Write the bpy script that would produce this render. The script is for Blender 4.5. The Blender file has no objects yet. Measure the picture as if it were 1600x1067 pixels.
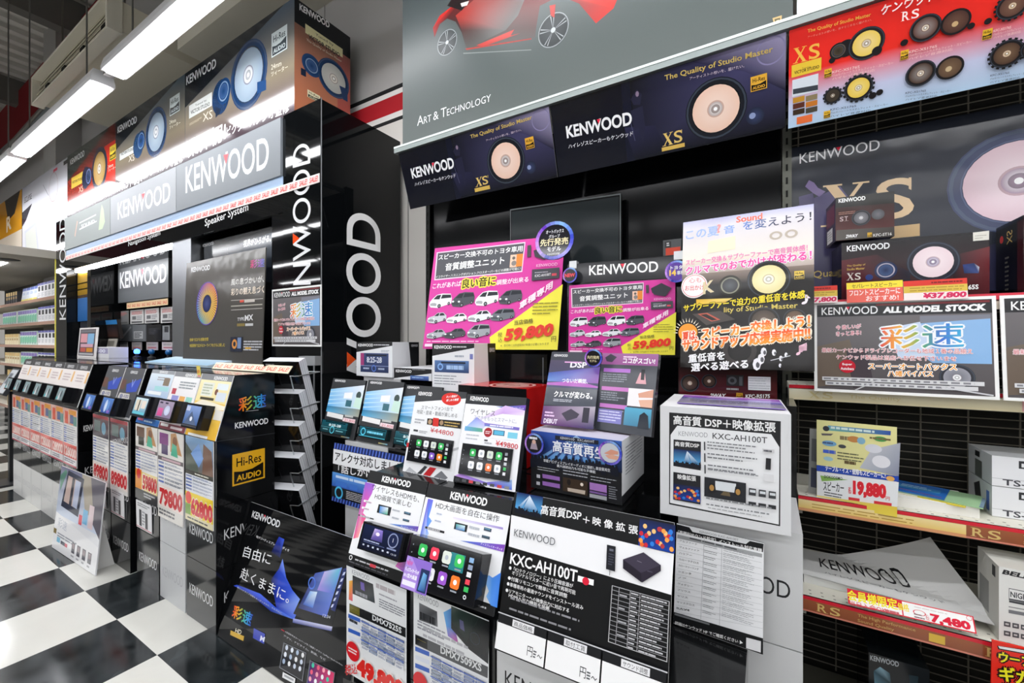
import bpy, math, random
from mathutils import Vector as V
rnd = random.Random(7)
SC = bpy.context.scene
COL = SC.collection
# ---------------------------------------------------------------- camera, light, exposure
CAM_H, YAW, FPX, PX0, PY0 = 1.33, math.radians(31.0), 665.0, 800.0, 532.0
cam_d = bpy.data.cameras.new('camera'); cam = bpy.data.objects.new('camera', cam_d); COL.objects.link(cam)
cam.location = (0, 0, CAM_H); cam.rotation_euler = (math.pi/2, 0, YAW)
cam_d.sensor_width = 36; cam_d.lens = 36*FPX/1600; cam_d.clip_start = .02; cam_d.clip_end = 100
SC.camera = cam
SC.view_settings.view_transform = 'Standard'; SC.view_settings.look = 'None'
SC.view_settings.gamma = 1; SC.view_settings.use_curve_mapping = False
SC.view_settings.exposure = -0.12
try: SC.cycles.use_denoising = True; SC.cycles.max_bounces = 8; SC.cycles.sample_clamp_indirect = 6
except Exception: pass
wd = bpy.data.worlds.new('world'); SC.world = wd; wd.use_nodes = True
wd.node_tree.nodes['Background'].inputs[0].default_value = (.95, .97, 1, 1)
wd.node_tree.nodes['Background'].inputs[1].default_value = .55
LAMP = 27.0          # strength of every tube in the store
# ---------------------------------------------------------------- colours and materials
def lin(h):
    if not isinstance(h, str): return tuple(h)
    h = h.lstrip('#')
    if len(h) == 3: h = ''.join(x*2 for x in h)
    r = []
    for i in (0, 2, 4):
        x = int(h[i:i+2], 16)/255
        r.append(x/12.92 if x <= .04045 else ((x+.055)/1.055)**2.4)
    return tuple(r)
def mat(name, rough=.5, metal=0., spec=.5, color=None, emit=None, strength=0, bump=0, alpha=None):
    m = bpy.data.materials.new(name); m.use_nodes = True; nt = m.node_tree
    b = nt.nodes['Principled BSDF']
    b.inputs['Roughness'].default_value = rough; b.inputs['Metallic'].default_value = metal
    b.inputs['Specular IOR Level'].default_value = spec
    if color is None:
        a = nt.nodes.new('ShaderNodeAttribute'); a.attribute_name = 'Col'
        nt.links.new(a.outputs['Color'], b.inputs['Base Color'])
    else: b.inputs['Base Color'].default_value = (*lin(color), 1)
    if emit:
        b.inputs['Emission Color'].default_value = (*lin(emit), 1); b.inputs['Emission Strength'].default_value = strength
    if alpha is not None: b.inputs['Alpha'].default_value = alpha
    if bump:
        n = nt.nodes.new('ShaderNodeTexNoise'); n.inputs['Scale'].default_value = 9; n.inputs['Detail'].default_value = 1
        g = nt.nodes.new('ShaderNodeTexCoord'); nt.links.new(g.outputs['Object'], n.inputs['Vector'])
        u = nt.nodes.new('ShaderNodeBump'); u.inputs['Strength'].default_value = bump; u.inputs['Distance'].default_value = .02
        nt.links.new(n.outputs['Fac'], u.inputs['Height']); nt.links.new(u.outputs['Normal'], b.inputs['Normal'])
    return m
MT = {
 'print': mat('coated_print', .32, spec=.28), 'matte': mat('matte_paint', .75, spec=.3), 'card': mat('card_print', .5),
 'gloss': mat('gloss_print', .10, spec=.38), 'film': mat('laminated_print', .14, spec=.35, bump=.10), 'acryl': mat('gloss_acrylic', .04, spec=.36),
 'metal': mat('brushed_metal', .3, metal=1.), 'satin': mat('satin_silver', .35, metal=.55), 'plastic': mat('plastic', .4),
 'lamp': mat('lamp_diffuser', .4, color='#ffffff', emit='#fbfcff', strength=LAMP),
 'led': mat('led_blue', .3, color='#3060ff', emit='#3a6cff', strength=8),
 'panel': mat('silver_panel', .42, metal=.15, spec=.4), 'black': mat('black_panel', .12, spec=.12),
 'clear': mat('clear_plastic', .06, color='#ffffff', alpha=.22),
}
# ---------------------------------------------------------------- mesh builder
class MB:
    def __init__(s): s.v = []; s.f = []; s.c = []; s.m = []; s.mats = []
    def mi(s, m):
        if m not in s.mats: s.mats.append(m)
        return s.mats.index(m)
    def face(s, pts, col, m='print'):
        i = len(s.v); s.v += [tuple(p) for p in pts]; n = len(pts)
        s.f.append(tuple(range(i, i+n))); s.m.append(s.mi(m))
        cs = [lin(c) for c in col] if isinstance(col, list) else [lin(col)]*n
        s.c += cs
    def mesh(s, vs, fs, col, m='print'):
        i = len(s.v); s.v += [tuple(p) for p in vs]; k = s.mi(m); c = lin(col)
        for f in fs: s.f.append(tuple(i+j for j in f)); s.m.append(k); s.c += [c]*len(f)
    def prism(s, o, u, v, n, w, h, d, col, m='plastic', front=None, b=0):
        """box: front face corner o (bottom-left), width along u, height along v, depth d behind the face (-n)"""
        o, u, v, n = V(o), V(u), V(v), V(n)
        A = [o, o+u*w, o+u*w+v*h, o+v*h]; B = [p-n*d for p in A]
        s.face(A, front or col, m)
        s.face([B[1], B[0], B[3], B[2]], col, m)
        for i in range(4):
            j = (i+1) % 4; s.face([A[j], A[i], B[i], B[j]], col, m)
    def box(s, x0, x1, y0, y1, z0, z1, col, m='plastic'):
        s.prism((x0, y0, z0), (1, 0, 0), (0, 0, 1), (0, -1, 0), x1-x0, z1-z0, y1-y0, col, m)
    def tube(s, pts, r, col, m='metal', k=8, closed=False):
        pts = [V(p) for p in pts]; rings = []; n = len(pts)
        for i, p in enumerate(pts):
            a = pts[i-1] if (i > 0 or closed) else p; b = pts[(i+1) % n] if (i < n-1 or closed) else p
            t = (b-a).normalized(); x = t.cross(V((0, 0, 1)) if abs(t.z) < .9 else V((1, 0, 0))).normalized(); y = t.cross(x)
            rings.append([p+(x*math.cos(2*math.pi*j/k)+y*math.sin(2*math.pi*j/k))*r for j in range(k)])
        i0 = len(s.v); c = lin(col); mi = s.mi(m)
        for R in rings: s.v += [tuple(q) for q in R]
        for a in range(n if closed else n-1):
            b = (a+1) % n
            for j in range(k):
                l = (j+1) % k; s.f.append((i0+a*k+j, i0+a*k+l, i0+b*k+l, i0+b*k+j)); s.m.append(mi); s.c += [c]*4
        if not closed:
            s.f.append(tuple(i0+j for j in reversed(range(k)))); s.m.append(mi); s.c += [c]*k
            s.f.append(tuple(i0+(n-1)*k+j for j in range(k))); s.m.append(mi); s.c += [c]*k
    def lathe(s, o, ax, prof, col, m='plastic', k=24):
        o, ax = V(o), V(ax).normalized(); x = ax.cross(V((0, 0, 1)) if abs(ax.z) < .9 else V((1, 0, 0))).normalized(); y = ax.cross(x)
        i0 = len(s.v); mi = s.mi(m); cols = col if isinstance(col, list) else [col]*len(prof)
        for r, h in prof: s.v += [tuple(o+ax*h+(x*math.cos(2*math.pi*j/k)+y*math.sin(2*math.pi*j/k))*r) for j in range(k)]
        for a in range(len(prof)-1):
            for j in range(k):
                l = (j+1) % k; s.f.append((i0+a*k+j, i0+a*k+l, i0+(a+1)*k+l, i0+(a+1)*k+j)); s.m.append(mi); s.c += [lin(cols[a])]*4
        s.f.append(tuple(i0+(len(prof)-1)*k+j for j in range(k))); s.m.append(mi); s.c += [lin(cols[-1])]*k
        s.f.append(tuple(i0+j for j in reversed(range(k)))); s.m.append(mi); s.c += [lin(cols[0])]*k
    def build(s, name, parent=None, label=None, cat=None, group=None, kind=None, smooth=False):
        L = V((0, 0, 0))
        p = parent
        while p is not None: L = L+V(p.location); p = p.parent
        if parent is None:
            xs = [q[0] for q in s.v]; ys = [q[1] for q in s.v]; zs = [q[2] for q in s.v]
            O = V(((min(xs)+max(xs))/2, (min(ys)+max(ys))/2, min(zs)))
        else: O = V((0, 0, 0))
        me = bpy.data.meshes.new(name)
        S = L+O
        me.from_pydata([(q[0]-S.x, q[1]-S.y, q[2]-S.z) for q in s.v], [], s.f)
        me.polygons.foreach_set('material_index', s.m)
        at = me.color_attributes.new('Col', 'FLOAT_COLOR', 'CORNER')
        at.data.foreach_set('color', [x for c in s.c for x in (*c, 1.0)])
        for m in s.mats: me.materials.append(MT[m])
        if smooth: me.polygons.foreach_set('use_smooth', [True]*len(s.f))
        me.update()
        ob = bpy.data.objects.new(name, me); COL.objects.link(ob); ob.location = O
        if parent is not None: ob.parent = parent
        tag(ob, label, cat, group, kind)
        return ob
def tag(o, label=None, cat=None, group=None, kind=None):
    if label: o['label'] = label
    if cat: o['category'] = cat
    if group: o['group'] = group
    if kind: o['kind'] = kind
    return o
def thing(name, label, cat, loc, group=None):
    o = bpy.data.objects.new(name, None); COL.objects.link(o); o.location = loc; o.empty_display_size = .05
    return tag(o, label, cat, group)
# ---------------------------------------------------------------- camera rays and planes
_R = V((math.cos(YAW), math.sin(YAW), 0)); _F = V((-math.sin(YAW), math.cos(YAW), 0)); _C = V((0, 0, CAM_H)); _U = V((0, 0, 1))
def ray(x, y): return _F+_R*((x-PX0)/FPX)-_U*((y-PY0)/FPX)
def at(x, y, Y=None, X=None, Z=None):
    r = ray(x, y)
    t = Y/r.y if Y is not None else X/r.x if X is not None else (Z-CAM_H)/r.z
    return _C+r*t
def axes(rot=0., tilt=0.):
    r, t = math.radians(rot), math.radians(tilt)
    u = V((math.cos(r), math.sin(r), 0)); b = V((-math.sin(r), math.cos(r), 0))
    v = _U*math.cos(t)+b*math.sin(t)
    return u, v, u.cross(v)
# ---------------------------------------------------------------- lettering
_fc = bpy.data.curves.new('lettering', 'FONT'); _fo = bpy.data.objects.new('lettering', _fc); COL.objects.link(_fo)
_tc = {}
def glyphs(s, bold=0., res=2):
    k = (s, bold, res)
    if k in _tc: return _tc[k]
    _fc.body = s; _fc.size = 1; _fc.offset = bold; _fc.resolution_u = res; _fc.fill_mode = 'FRONT'
    dg = bpy.context.evaluated_depsgraph_get(); dg.update()
    me = bpy.data.meshes.new_from_object(_fo.evaluated_get(dg))
    vs = [(v.co.x, v.co.y) for v in me.vertices]; fs = [tuple(reversed(p.vertices)) if p.normal.z < 0 else tuple(p.vertices) for p in me.polygons]
    bpy.data.meshes.remove(me)
    xs = [v[0] for v in vs] or [0, 1]; ys = [v[1] for v in vs] or [0, 1]
    x0, x1, y0, y1 = min(xs), max(xs), min(ys), max(ys)
    out = ([((x-x0)/max(x1-x0, 1e-6), (y-y0)/max(y1-y0, 1e-6)) for x, y in vs], fs)
    _tc[k] = out
    return out
def mix(a, b, t):
    a, b = lin(a), lin(b); return tuple(a[i]*(1-t)+b[i]*t for i in range(3))
# ---------------------------------------------------------------- canvas on a face
EPS = 4e-5
class Cv:
    def __init__(s, mb, O, u, v, n, m='print', M=None, st=None):
        s.mb, s.O, s.u, s.v, s.n, s.m = mb, V(O), u, v, n, m
        s.M = M or s.px; s.st = st or [1]
    def px(s, x, y):
        r = ray(x, y); t = (s.O-_C).dot(s.n)/r.dot(s.n); P = _C+r*t-s.O
        return P.dot(s.u), P.dot(s.v)
    def W(s, a, b, k): return s.O+s.u*a+s.v*b+s.n*(EPS*k)
    def lay(s): s.st[0] += 1; return s.st[0]
    def sub(s, x0, y0, x1, y1):
        a0, b0 = s.M(x0, y0); a1, b1 = s.M(x1, y1)
        return Cv(s.mb, s.O, s.u, s.v, s.n, s.m, (lambda x, y: (a0+(a1-a0)*x, b0+(b1-b0)*y)), s.st)
    def p(s, pts, col, m=None):
        k = s.lay(); q = [s.M(*p) for p in pts]
        ar = sum(q[i][0]*q[(i+1) % len(q)][1]-q[(i+1) % len(q)][0]*q[i][1] for i in range(len(q)))
        if ar < 0:
            q.reverse()
            if isinstance(col, list): col = col[::-1]
        s.mb.face([s.W(a, b, k) for a, b in q], col, m or s.m)
    def r(s, x0, y0, x1, y1, col, c2=None, h=False, m=None):
        a0, b0 = s.M(x0, y0); a1, b1 = s.M(x1, y1); k = s.lay()
        if a1 < a0: a0, a1 = a1, a0
        if b1 > b0: b0, b1 = b1, b0
        P = [s.W(a0, b1, k), s.W(a1, b1, k), s.W(a1, b0, k), s.W(a0, b0, k)]
        c = col if c2 is None else ([col, c2, c2, col] if h else [col, col, c2, c2])
        s.mb.face(P, c, m or s.m)
    def e(s, x, y, rx, ry, col, c2=None, k=28, r0=0., m=None, a0=0., a1=360., pl=True):
        """ellipse (or ring when r0>0); radii in canvas units; c2 = colour at the centre / inner edge"""
        a, b = s.M(x, y); ra = abs(s.M(x+rx, y)[0]-a); rb = abs(s.M(x, y+ry)[1]-b) if ry else ra
        L = s.lay(); full = abs(a1-a0) >= 359.9
        pts = []
        for i in range(k if full else k+1):
            t = math.radians(a0+(a1-a0)*i/k); pts.append((math.cos(t)*ra, math.sin(t)*rb))
        n = len(pts); lim = n if full else n-1
        if r0 <= 0 and c2 is None and full:
            s.mb.face([s.W(a+p, b+q, L) for p, q in pts], col, m or s.m); return
        for i in range(lim):
            p, q = pts[i], pts[(i+1) % n]
            if r0 <= 0: s.mb.face([s.W(a, b, L), s.W(a+p[0], b+p[1], L), s.W(a+q[0], b+q[1], L)], [c2 or col, col, col], m or s.m)
            else: s.mb.face([s.W(a+p[0]*r0, b+p[1]*r0, L), s.W(a+p[0], b+p[1], L), s.W(a+q[0], b+q[1], L), s.W(a+q[0]*r0, b+q[1]*r0, L)], [c2 or col, col, col, c2 or col], m or s.m)
    def c(s, x, y, r, col, c2=None, **k): s.e(x, y, r, 0, col, c2, **k)
    def l(s, x0, y0, x1, y1, w, col):
        a, b = s.M(x0, y0); c, d = s.M(x1, y1); ww = abs(s.M(x0+w, y0)[0]-a)/2
        L = math.hypot(c-a, d-b) or 1; nx, ny = -(d-b)/L*ww, (c-a)/L*ww; k = s.lay()
        s.mb.face([s.W(a-nx, b-ny, k), s.W(c-nx, d-ny, k), s.W(c+nx, d+ny, k), s.W(a+nx, b+ny, k)], col, s.m)
    def t(s, txt, x0, y0, x1, y1, h, col, b=0., sl=0., c2=None, out=None, ow=.05, res=2, _sh=None):
        """lettering from bottom-left (x0,y0) to bottom-right (x1,y1), letter height h (canvas units)"""
        cjk = any(ord(ch) > 0x2E80 for ch in txt)
        if out:
            w = b+ow*1.3; s.t(txt, x0, y0, x1, y1, h, out, 0, sl, res=1, _sh=[(w*math.cos(k*math.pi/4), w*math.sin(k*math.pi/4)) for k in range(8)])
        a0, b0 = s.M(x0, y0); a1, b1 = s.M(x1, y1); hh = abs(s.M(x0, y0-h)[1]-b0); k = s.lay()
        sh = _sh or [(0, 0)]
        if not _sh and ((b > .012 and cjk) or b > .045): q = b*.42; sh = [(-q, -q), (q, -q), (-q, q), (q, q)]
        vs, fs = glyphs(txt, 0 if cjk else min(b, .032), 1 if (cjk and hh < .012) else res)
        for dx, dy in sh:
            k += .35; s.st[0] = max(s.st[0], k)
            P = [s.W(a0+(a1-a0)*x+sl*hh*y+dx*hh, b0+(b1-b0)*x+hh*y+dy*hh, k) for x, y in vs]
            if c2 is None: s.mb.mesh(P, fs, col, s.m); continue
            i = len(s.mb.v); s.mb.v += [tuple(p) for p in P]; mi = s.mb.mi(s.m)
            for f in fs:
                s.mb.f.append(tuple(i+j for j in f)); s.mb.m.append(mi)
                s.mb.c += [grad(c2, vs[j][0]) if isinstance(c2, (list, tuple)) else mix(c2, col, vs[j][1]) for j in f]
    def serif(s, txt, x0, y0, x1, y1, h, col):
        """roman capitals X, S, R with slab feet"""
        n = len(txt)
        for i, ch in enumerate(txt):
            p = (x0+(x1-x0)*i/n, y0+(y1-y0)*i/n); q = (x0+(x1-x0)*(i+.92)/n, y0+(y1-y0)*(i+.92)/n)
            P = lambda a, b: (p[0]+(q[0]-p[0])*a, p[1]+(q[1]-p[1])*a-h*b)
            if ch == 'X':
                s.p([P(.05, 1), P(.30, 1), P(.97, 0), P(.70, 0)], col); s.p([P(.80, 1), P(.90, 1), P(.20, 0), P(.10, 0)], col)
                for a, b, y in ((0, .42, 1), (.65, 1.02, 1), (-.05, .34, 0), (.58, 1.05, 0)): s.p([P(a, y+.02), P(b, y+.02), P(b, y-.02), P(a, y-.02)], col)
            elif ch == 'S':
                s.t('S', *P(.08, 0), *P(.92, 0), h, col, .01, res=4); s.p([P(.80, 1), P(.86, 1), P(.86, .68), P(.80, .72)], col); s.p([P(.10, .32), P(.15, .28), P(.15, 0), P(.10, 0)], col)
            else:
                s.t(ch, *P(.12, 0), *P(.90, 0), h, col, .01, res=4)
                for a, b, y in ((0, .40, 0), (0, .3, .98), (.68, 1.02, 0)): s.p([P(a, y+.04), P(b, y+.04), P(b, y), P(a, y)], col)
    def ta(s, txt, O, X, Yp, col, b=0., res=8):
        """lettering on an affine frame of three canvas points: glyph box origin, end of baseline, top"""
        vs, fs = glyphs(txt, b, res); o = s.M(*O); x = s.M(*X); y = s.M(*Yp); k = s.lay()
        s.mb.mesh([s.W(o[0]+(x[0]-o[0])*p+(y[0]-o[0])*q, o[1]+(x[1]-o[1])*p+(y[1]-o[1])*q, k) for p, q in vs], fs, col, s.m)
    def kw(s, x0, y0, x1, y1, h, col='#f2f2f2', b=0., tri='#e8304a', res=4):
        s.t('KENWOOD', x0, y0, x1, y1, h, col, b, res=res)
        f = lambda k: (x0+(x1-x0)*k, y0+(y1-y0)*k)
        if tri:
            A, B, C = f(.455), f(.515), f(.485)
            s.p([(A[0], A[1]-h), (B[0], B[1]-h), (C[0], C[1]-h*.62)], tri)
    def f(s, x0, y0, x1, y1, n, col, fill=.55, seg=3, slope=0.):
        """n rows of illegibly small print"""
        xm, ym = (x0+x1)/2, (y0+y1)/2; A, B = s.M(xm, ym)
        wa = abs(s.M(x1, ym)[0]-s.M(x0, ym)[0]); hb = abs(s.M(xm, y1)[1]-s.M(xm, y0)[1]); k = s.lay()
        for i in range(n):
            t = B+hb/2-hb*(i+.5-fill/2)/n; d = B+hb/2-hb*(i+.5+fill/2)/n; x = 0.
            end = 1-(rnd.random()*.35 if i == n-1 or rnd.random() < .4 else 0)
            while x < end-1e-9:
                e = min(x+(.35+rnd.random())/seg, end); p, q = A-wa/2+wa*x, A-wa/2+wa*e
                s.mb.face([s.W(p, t, k), s.W(q, t, k), s.W(q, d, k), s.W(p, d, k)][::-1], col, s.m); x = e+.02
    # ---- recurring pictures
    def hires(s, x0, y0, x1, y1, a='#e8b62c', k='#151310'):
        c = s.sub(x0, y0, x1, y1)
        c.r(0, 0, 1, 1, a); c.p([(.05, .55), (.3, .6), (.6, .58), (.95, .45), (.95, .95), (.05, .95)], k)
        c.t('Hi-Res', .12, .42, .88, .42, .28, k, .01); c.t('AUDIO', .12, .88, .88, .88, .2, a, .03)
    def speaker(s, x, y, r, cone, rim='#16181c', dome='#c8c8cc', cone2=None, teeth=0, ry=0):
        e = lambda q, *a, **k: s.e(x, y, r*q, ry*q, *a, **k)
        for i in range(teeth):
            t = 2*math.pi*i/teeth
            s.e(x, y, r*1.12, ry*1.12, rim, r0=.86, a0=math.degrees(t), a1=math.degrees(t)+200/teeth, k=2)
        e(1, rim); e(.97, mix(rim, '#6a7a90', .22), r0=.94); e(.80, mix(rim, '#000000', .3)); e(.76, cone, cone2 or cone)
        e(.27, mix(cone, '#806060', .4)); e(.23, dome, '#ffffff'); e(.14, mix(dome, '#555555', .5), dome); e(.06, '#ffffff')
    def tweeter(s, x, y, r, ring='#8a8f98', body='#1b2638'):
        s.c(x, y, r, body); s.c(x, y, r*.8, ring, r0=.84); s.c(x, y, r*.6, mix(body, '#4a6a9a', .5), body)
    def crowd(s, x0, y0, x1, y1, a='#0b1f5a', b='#5ab4f0'):
        c = s.sub(x0, y0, x1, y1); c.r(0, 0, 1, 1, b, a)
        q = random.Random(int(abs(x0*13+y0*7)*100) % 9999)
        for i in range(5):
            xx = .1+.8*q.random(); c.p([(.5, .05), (xx+.25*q.random(), .75), (xx-.06, .75)], ['#eaf6ff', mix(b, a, .5), mix(b, a, .6)])
        for i in range(16):
            xx = i/16; hh = .72+.16*q.random(); c.e(xx+.03, hh, .035, .06, '#050a1c'); c.r(xx, hh+.03, xx+.07, 1, '#050a1c')
            if q.random() < .5: c.p([(xx+.02, hh+.1), (xx+.05, hh-.2), (xx+.07, hh+.1)], '#050a1c')
    def people(s, x0, y0, x1, y1):
        c = s.sub(x0, y0, x1, y1); c.r(0, 0, 1, 1, '#0f3d9a', '#101a40'); q = random.Random(5)
        for i in range(26):
            c.e(q.random()*.9+.05, .25+.7*q.random(), .06, .09, q.choice(['#e0632a', '#c8283a', '#f0a04a', '#2a7ad8', '#58a8f0', '#b03a3a', '#f2c27a']), k=9)
    def car(s, x0, y0, x1, y1, body, van=True):
        c = s.sub(x0, y0, x1, y1); d = mix(body, '#20242c', .55); g = '#23282f'
        roof = [(.02, .55), (.10, .38), (.30, .10), (.55, .02), (.92, .06), (.99, .35), (.99, .70), (.80, .78), (.40, .97), (.08, .92), (.0, .75)] if van else \
               [(.01, .62), (.08, .48), (.32, .38), (.50, .14), (.80, .12), (.97, .38), (.99, .66), (.80, .78), (.38, .97), (.06, .90), (.0, .75)]
        c.p(roof, body)
        if van: c.p([(.16, .38), (.32, .13), (.50, .10), (.44, .40)], g); c.p([(.50, .36), (.55, .10), (.93, .12), (.96, .32)], g)
        else: c.p([(.34, .40), (.50, .18), (.60, .17), (.56, .40)], g); c.p([(.60, .38), (.64, .18), (.79, .17), (.90, .36)], g)
        c.p([(.04, .62), (.34, .64), (.32, .84), (.05, .80)], d); c.e(.46, .84, .075, .13, '#0c0d10'); c.e(.46, .84, .04, .07, '#8a8f96')
        c.e(.88, .70, .055, .11, '#0c0d10'); c.e(.88, .70, .03, .06, '#8a8f96'); c.e(.07, .60, .05, .06, '#f4f6fa'); c.e(.33, .62, .05, .06, '#f4f6fa')
    def apps(s, x0, y0, x1, y1, cols, nx=4, ny=2):
        c = s.sub(x0, y0, x1, y1)
        for j in range(ny):
            for i in range(nx):
                k = cols[(j*nx+i) % len(cols)]; cx, cy = (i+.5)/nx, (j+.42)/ny; w, h = .34/nx, .30/ny
                c.p([(cx-w, cy-h*.7), (cx-w*.7, cy-h), (cx+w*.7, cy-h), (cx+w, cy-h*.7), (cx+w, cy+h*.7), (cx+w*.7, cy+h), (cx-w*.7, cy+h), (cx-w, cy+h*.7)], k)
                c.e(cx, cy, w*.42, h*.42, '#ffffff' if k not in ('#f4f4f6', '#e4e4e6', '#dfe4da', '#dce4d8') else '#b4bac4', k=8)
                c.r(cx-w*.7, cy+h*1.25, cx+w*.7, cy+h*1.5, '#9a9ea6')
def grad(cs, t):
    t = max(0, min(.9999, t))*(len(cs)-1); i = int(t); return mix(cs[i], cs[i+1], t-i)
RAIN = ('#e83a2a', '#f0a020', '#58b848', '#2aa0e0', '#3848c0')
def homog(q):
    A = []; dst = ((0, 0), (1, 0), (1, 1), (0, 1))
    for (x, y), (X, Y) in zip(q, dst):
        A.append([x, y, 1, 0, 0, 0, -x*X, -y*X, X]); A.append([0, 0, 0, x, y, 1, -x*Y, -y*Y, Y])
    for i in range(8):
        p = max(range(i, 8), key=lambda r: abs(A[r][i])); A[i], A[p] = A[p], A[i]
        for r in range(8):
            if r != i:
                f = A[r][i]/A[i][i]
                if f: A[r] = [a-f*b for a, b in zip(A[r], A[i])]
    return [A[i][8]/A[i][i] for i in range(8)]
class Board(Cv):
    def __init__(s, name, label, cat, O, u, v, n, w, h, col='#ffffff', t=.004, m='print', edge=None, g=None, par=None, c2=None, kind=None):
        mb = MB(); s.w, s.h, s.t_ = w, h, t
        front = col if c2 is None else [col, col, c2, c2]
        O = V(O)
        mb.prism(O, u, v, n, w, h, t, edge or (col if c2 is None else c2), m, front)
        super().__init__(mb, O, u, v, n, m); s.meta = (name, label, cat, g, par, kind)
    def loc(s): return Cv(s.mb, s.O, s.u, s.v, s.n, s.m, (lambda x, y: (s.w*x, s.h*(1-y))), s.st)
    def right(s): return Cv(s.mb, s.O+s.u*s.w-s.n*s.t_, s.n, s.v, s.n.cross(s.v), s.m, (lambda x, y: (s.t_*(1-x), s.h*(1-y))))
    def side(s, which='R'):
        if which == 'R':   # right face: x runs from the front edge to the back
            O = s.O+s.u*s.w; u = -s.n; n = s.u
            return Cv(s.mb, O, u, s.v, n, s.m, (lambda x, y: (s.t_*x, s.h*(1-y))))
        if which == 'L':
            O = s.O-s.n*s.t_; u = s.n; n = -s.u
            return Cv(s.mb, O, u, s.v, n, s.m, (lambda x, y: (s.t_*x, s.h*(1-y))))
        O = s.O+s.v*s.h; u = s.u; v = -s.n; n = s.v     # top face, y from the back (0) to the front (1)
        return Cv(s.mb, O, u, v, n, s.m, (lambda x, y: (s.w*x, s.t_*(1-y))))
    def frame(s, q):
        """canvas whose coordinates are those of any flat picture with corners q (TL,TR,BR,BL) mapped onto this board"""
        H = homog(q)
        def M(x, y):
            d = H[6]*x+H[7]*y+1; return s.w*(H[0]*x+H[1]*y+H[2])/d, s.h*(1-(H[3]*x+H[4]*y+H[5])/d)
        return Cv(s.mb, s.O, s.u, s.v, s.n, s.m, M, s.st)
    def done(s, **k):
        name, label, cat, g, par, kind = s.meta
        return s.mb.build(name, par, label, cat, g, kind, **k)
def quadrect(q, Y, rot, tilt):
    u, v, n = axes(rot, tilt); cx = sum(p[0] for p in q)/4; cy = sum(p[1] for p in q)/4
    A = at(cx, cy, Y=Y); L = []
    for p in q:
        r = ray(*p); t = (A-_C).dot(n)/r.dot(n); P = _C+r*t-A; L.append((P.dot(u), P.dot(v)))
    x0 = (L[0][0]+L[3][0])/2; x1 = (L[1][0]+L[2][0])/2; y1 = (L[0][1]+L[1][1])/2; y0 = (L[2][1]+L[3][1])/2
    return A+u*x0+v*y0, u, v, n, x1-x0, y1-y0
def board(name, label, cat, q, Y, rot=0, tilt=0, col='#ffffff', z0=None, **k):
    """board seen at the four image corners q (TL,TR,BR,BL), standing at depth Y; z0 pins its lower edge"""
    O, u, v, n, w, h = quadrect(q, Y, rot, tilt)
    if z0 is not None:
        d = (O.z-z0)/v.z; O = O-v*d; h += d
    return Board(name, label, cat, O, u, v, n, w, h, col, **k)
def wboard(name, label, cat, O, w, h, rot=0, tilt=0, col='#ffffff', **k):
    u, v, n = axes(rot, tilt)
    return Board(name, label, cat, O, u, v, n, w, h, col, **k)
# ================================================================ SETTING
def floor_material():
    m = bpy.data.materials.new('checker_tile'); m.use_nodes = True; nt = m.node_tree; b = nt.nodes['Principled BSDF']
    tc = nt.nodes.new('ShaderNodeTexCoord'); mp = nt.nodes.new('ShaderNodeMapping')
    mp.inputs['Location'].default_value = (2.22/.45+40, -.772/.45+40, .5); mp.inputs['Scale'].default_value = (1/.45, 1/.45, 0)
    nt.links.new(tc.outputs['Object'], mp.inputs['Vector'])
    ck = nt.nodes.new('ShaderNodeTexChecker'); ck.inputs['Scale'].default_value = 1
    nt.links.new(mp.outputs['Vector'], ck.inputs['Vector'])
    no = nt.nodes.new('ShaderNodeTexNoise'); no.inputs['Scale'].default_value = 5; no.inputs['Detail'].default_value = 6; no.inputs['Distortion'].default_value = 1.2
    nt.links.new(tc.outputs['Object'], no.inputs['Vector'])
    r1 = nt.nodes.new('ShaderNodeValToRGB'); r1.color_ramp.elements[0].color = (.006, .008, .009, 1); r1.color_ramp.elements[1].color = (.035, .042, .045, 1)
    r1.color_ramp.elements[0].position = .35; r1.color_ramp.elements[1].position = .75
    r2 = nt.nodes.new('ShaderNodeValToRGB'); r2.color_ramp.elements[0].color = (.60, .595, .55, 1); r2.color_ramp.elements[1].color = (.66, .655, .61, 1)
    nt.links.new(no.outputs['Fac'], r1.inputs['Fac']); nt.links.new(no.outputs['Fac'], r2.inputs['Fac'])
    nt.links.new(r2.outputs['Color'], ck.inputs['Color1']); nt.links.new(r1.outputs['Color'], ck.inputs['Color2'])
    nt.links.new(ck.outputs['Color'], b.inputs['Base Color'])
    rr = nt.nodes.new('ShaderNodeMapRange'); rr.inputs['To Min'].default_value = .06; rr.inputs['To Max'].default_value = .20
    nt.links.new(no.outputs['Fac'], rr.inputs['Value']); nt.links.new(rr.outputs['Result'], b.inputs['Roughness'])
    return m
MT['floor'] = floor_material()
def struct(name, fn):
    mb = MB(); fn(mb); return mb.build(name, kind='structure')
XL, XR, YB, YF, ZC = -16., 6., 2.12, -12., 6.0
o = struct('floor', lambda m: m.box(XL, XR, YF, YB, -.05, 0, '#ffffff', 'floor'))
me = o.data; off = V(o.location); me.transform(__import__('mathutils').Matrix.Translation(off)); o.location = (0, 0, 0)
def back_wall(m):
    m.box(XL, XR, YB, YB+.1, 0, 2.86, '#dcd8d2', 'matte')
    m.box(XL, XR, YB, YB+.1, 3.11, ZC, '#b4b2b0', 'matte')  # upper wall greyed: its shade is put into the colour
    for z0, z1, c in ((2.86, 2.886, '#1c1c1e'), (2.886, 2.925, '#e8e6e2'), (2.925, 3.045, '#b01622'), (3.045, 3.08, '#e8e6e2'), (3.08, 3.11, '#17171a')):
        m.box(XL, XR, YB, YB+.1, z0, z1, c, 'matte')
    for x in (-3.0, -2.1, -1.2, -4.8, -3.9): m.box(x, x+.006, YB-.004, YB, 0, ZC, '#8f8d8a', 'matte')
struct('wall_back', back_wall)
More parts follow.
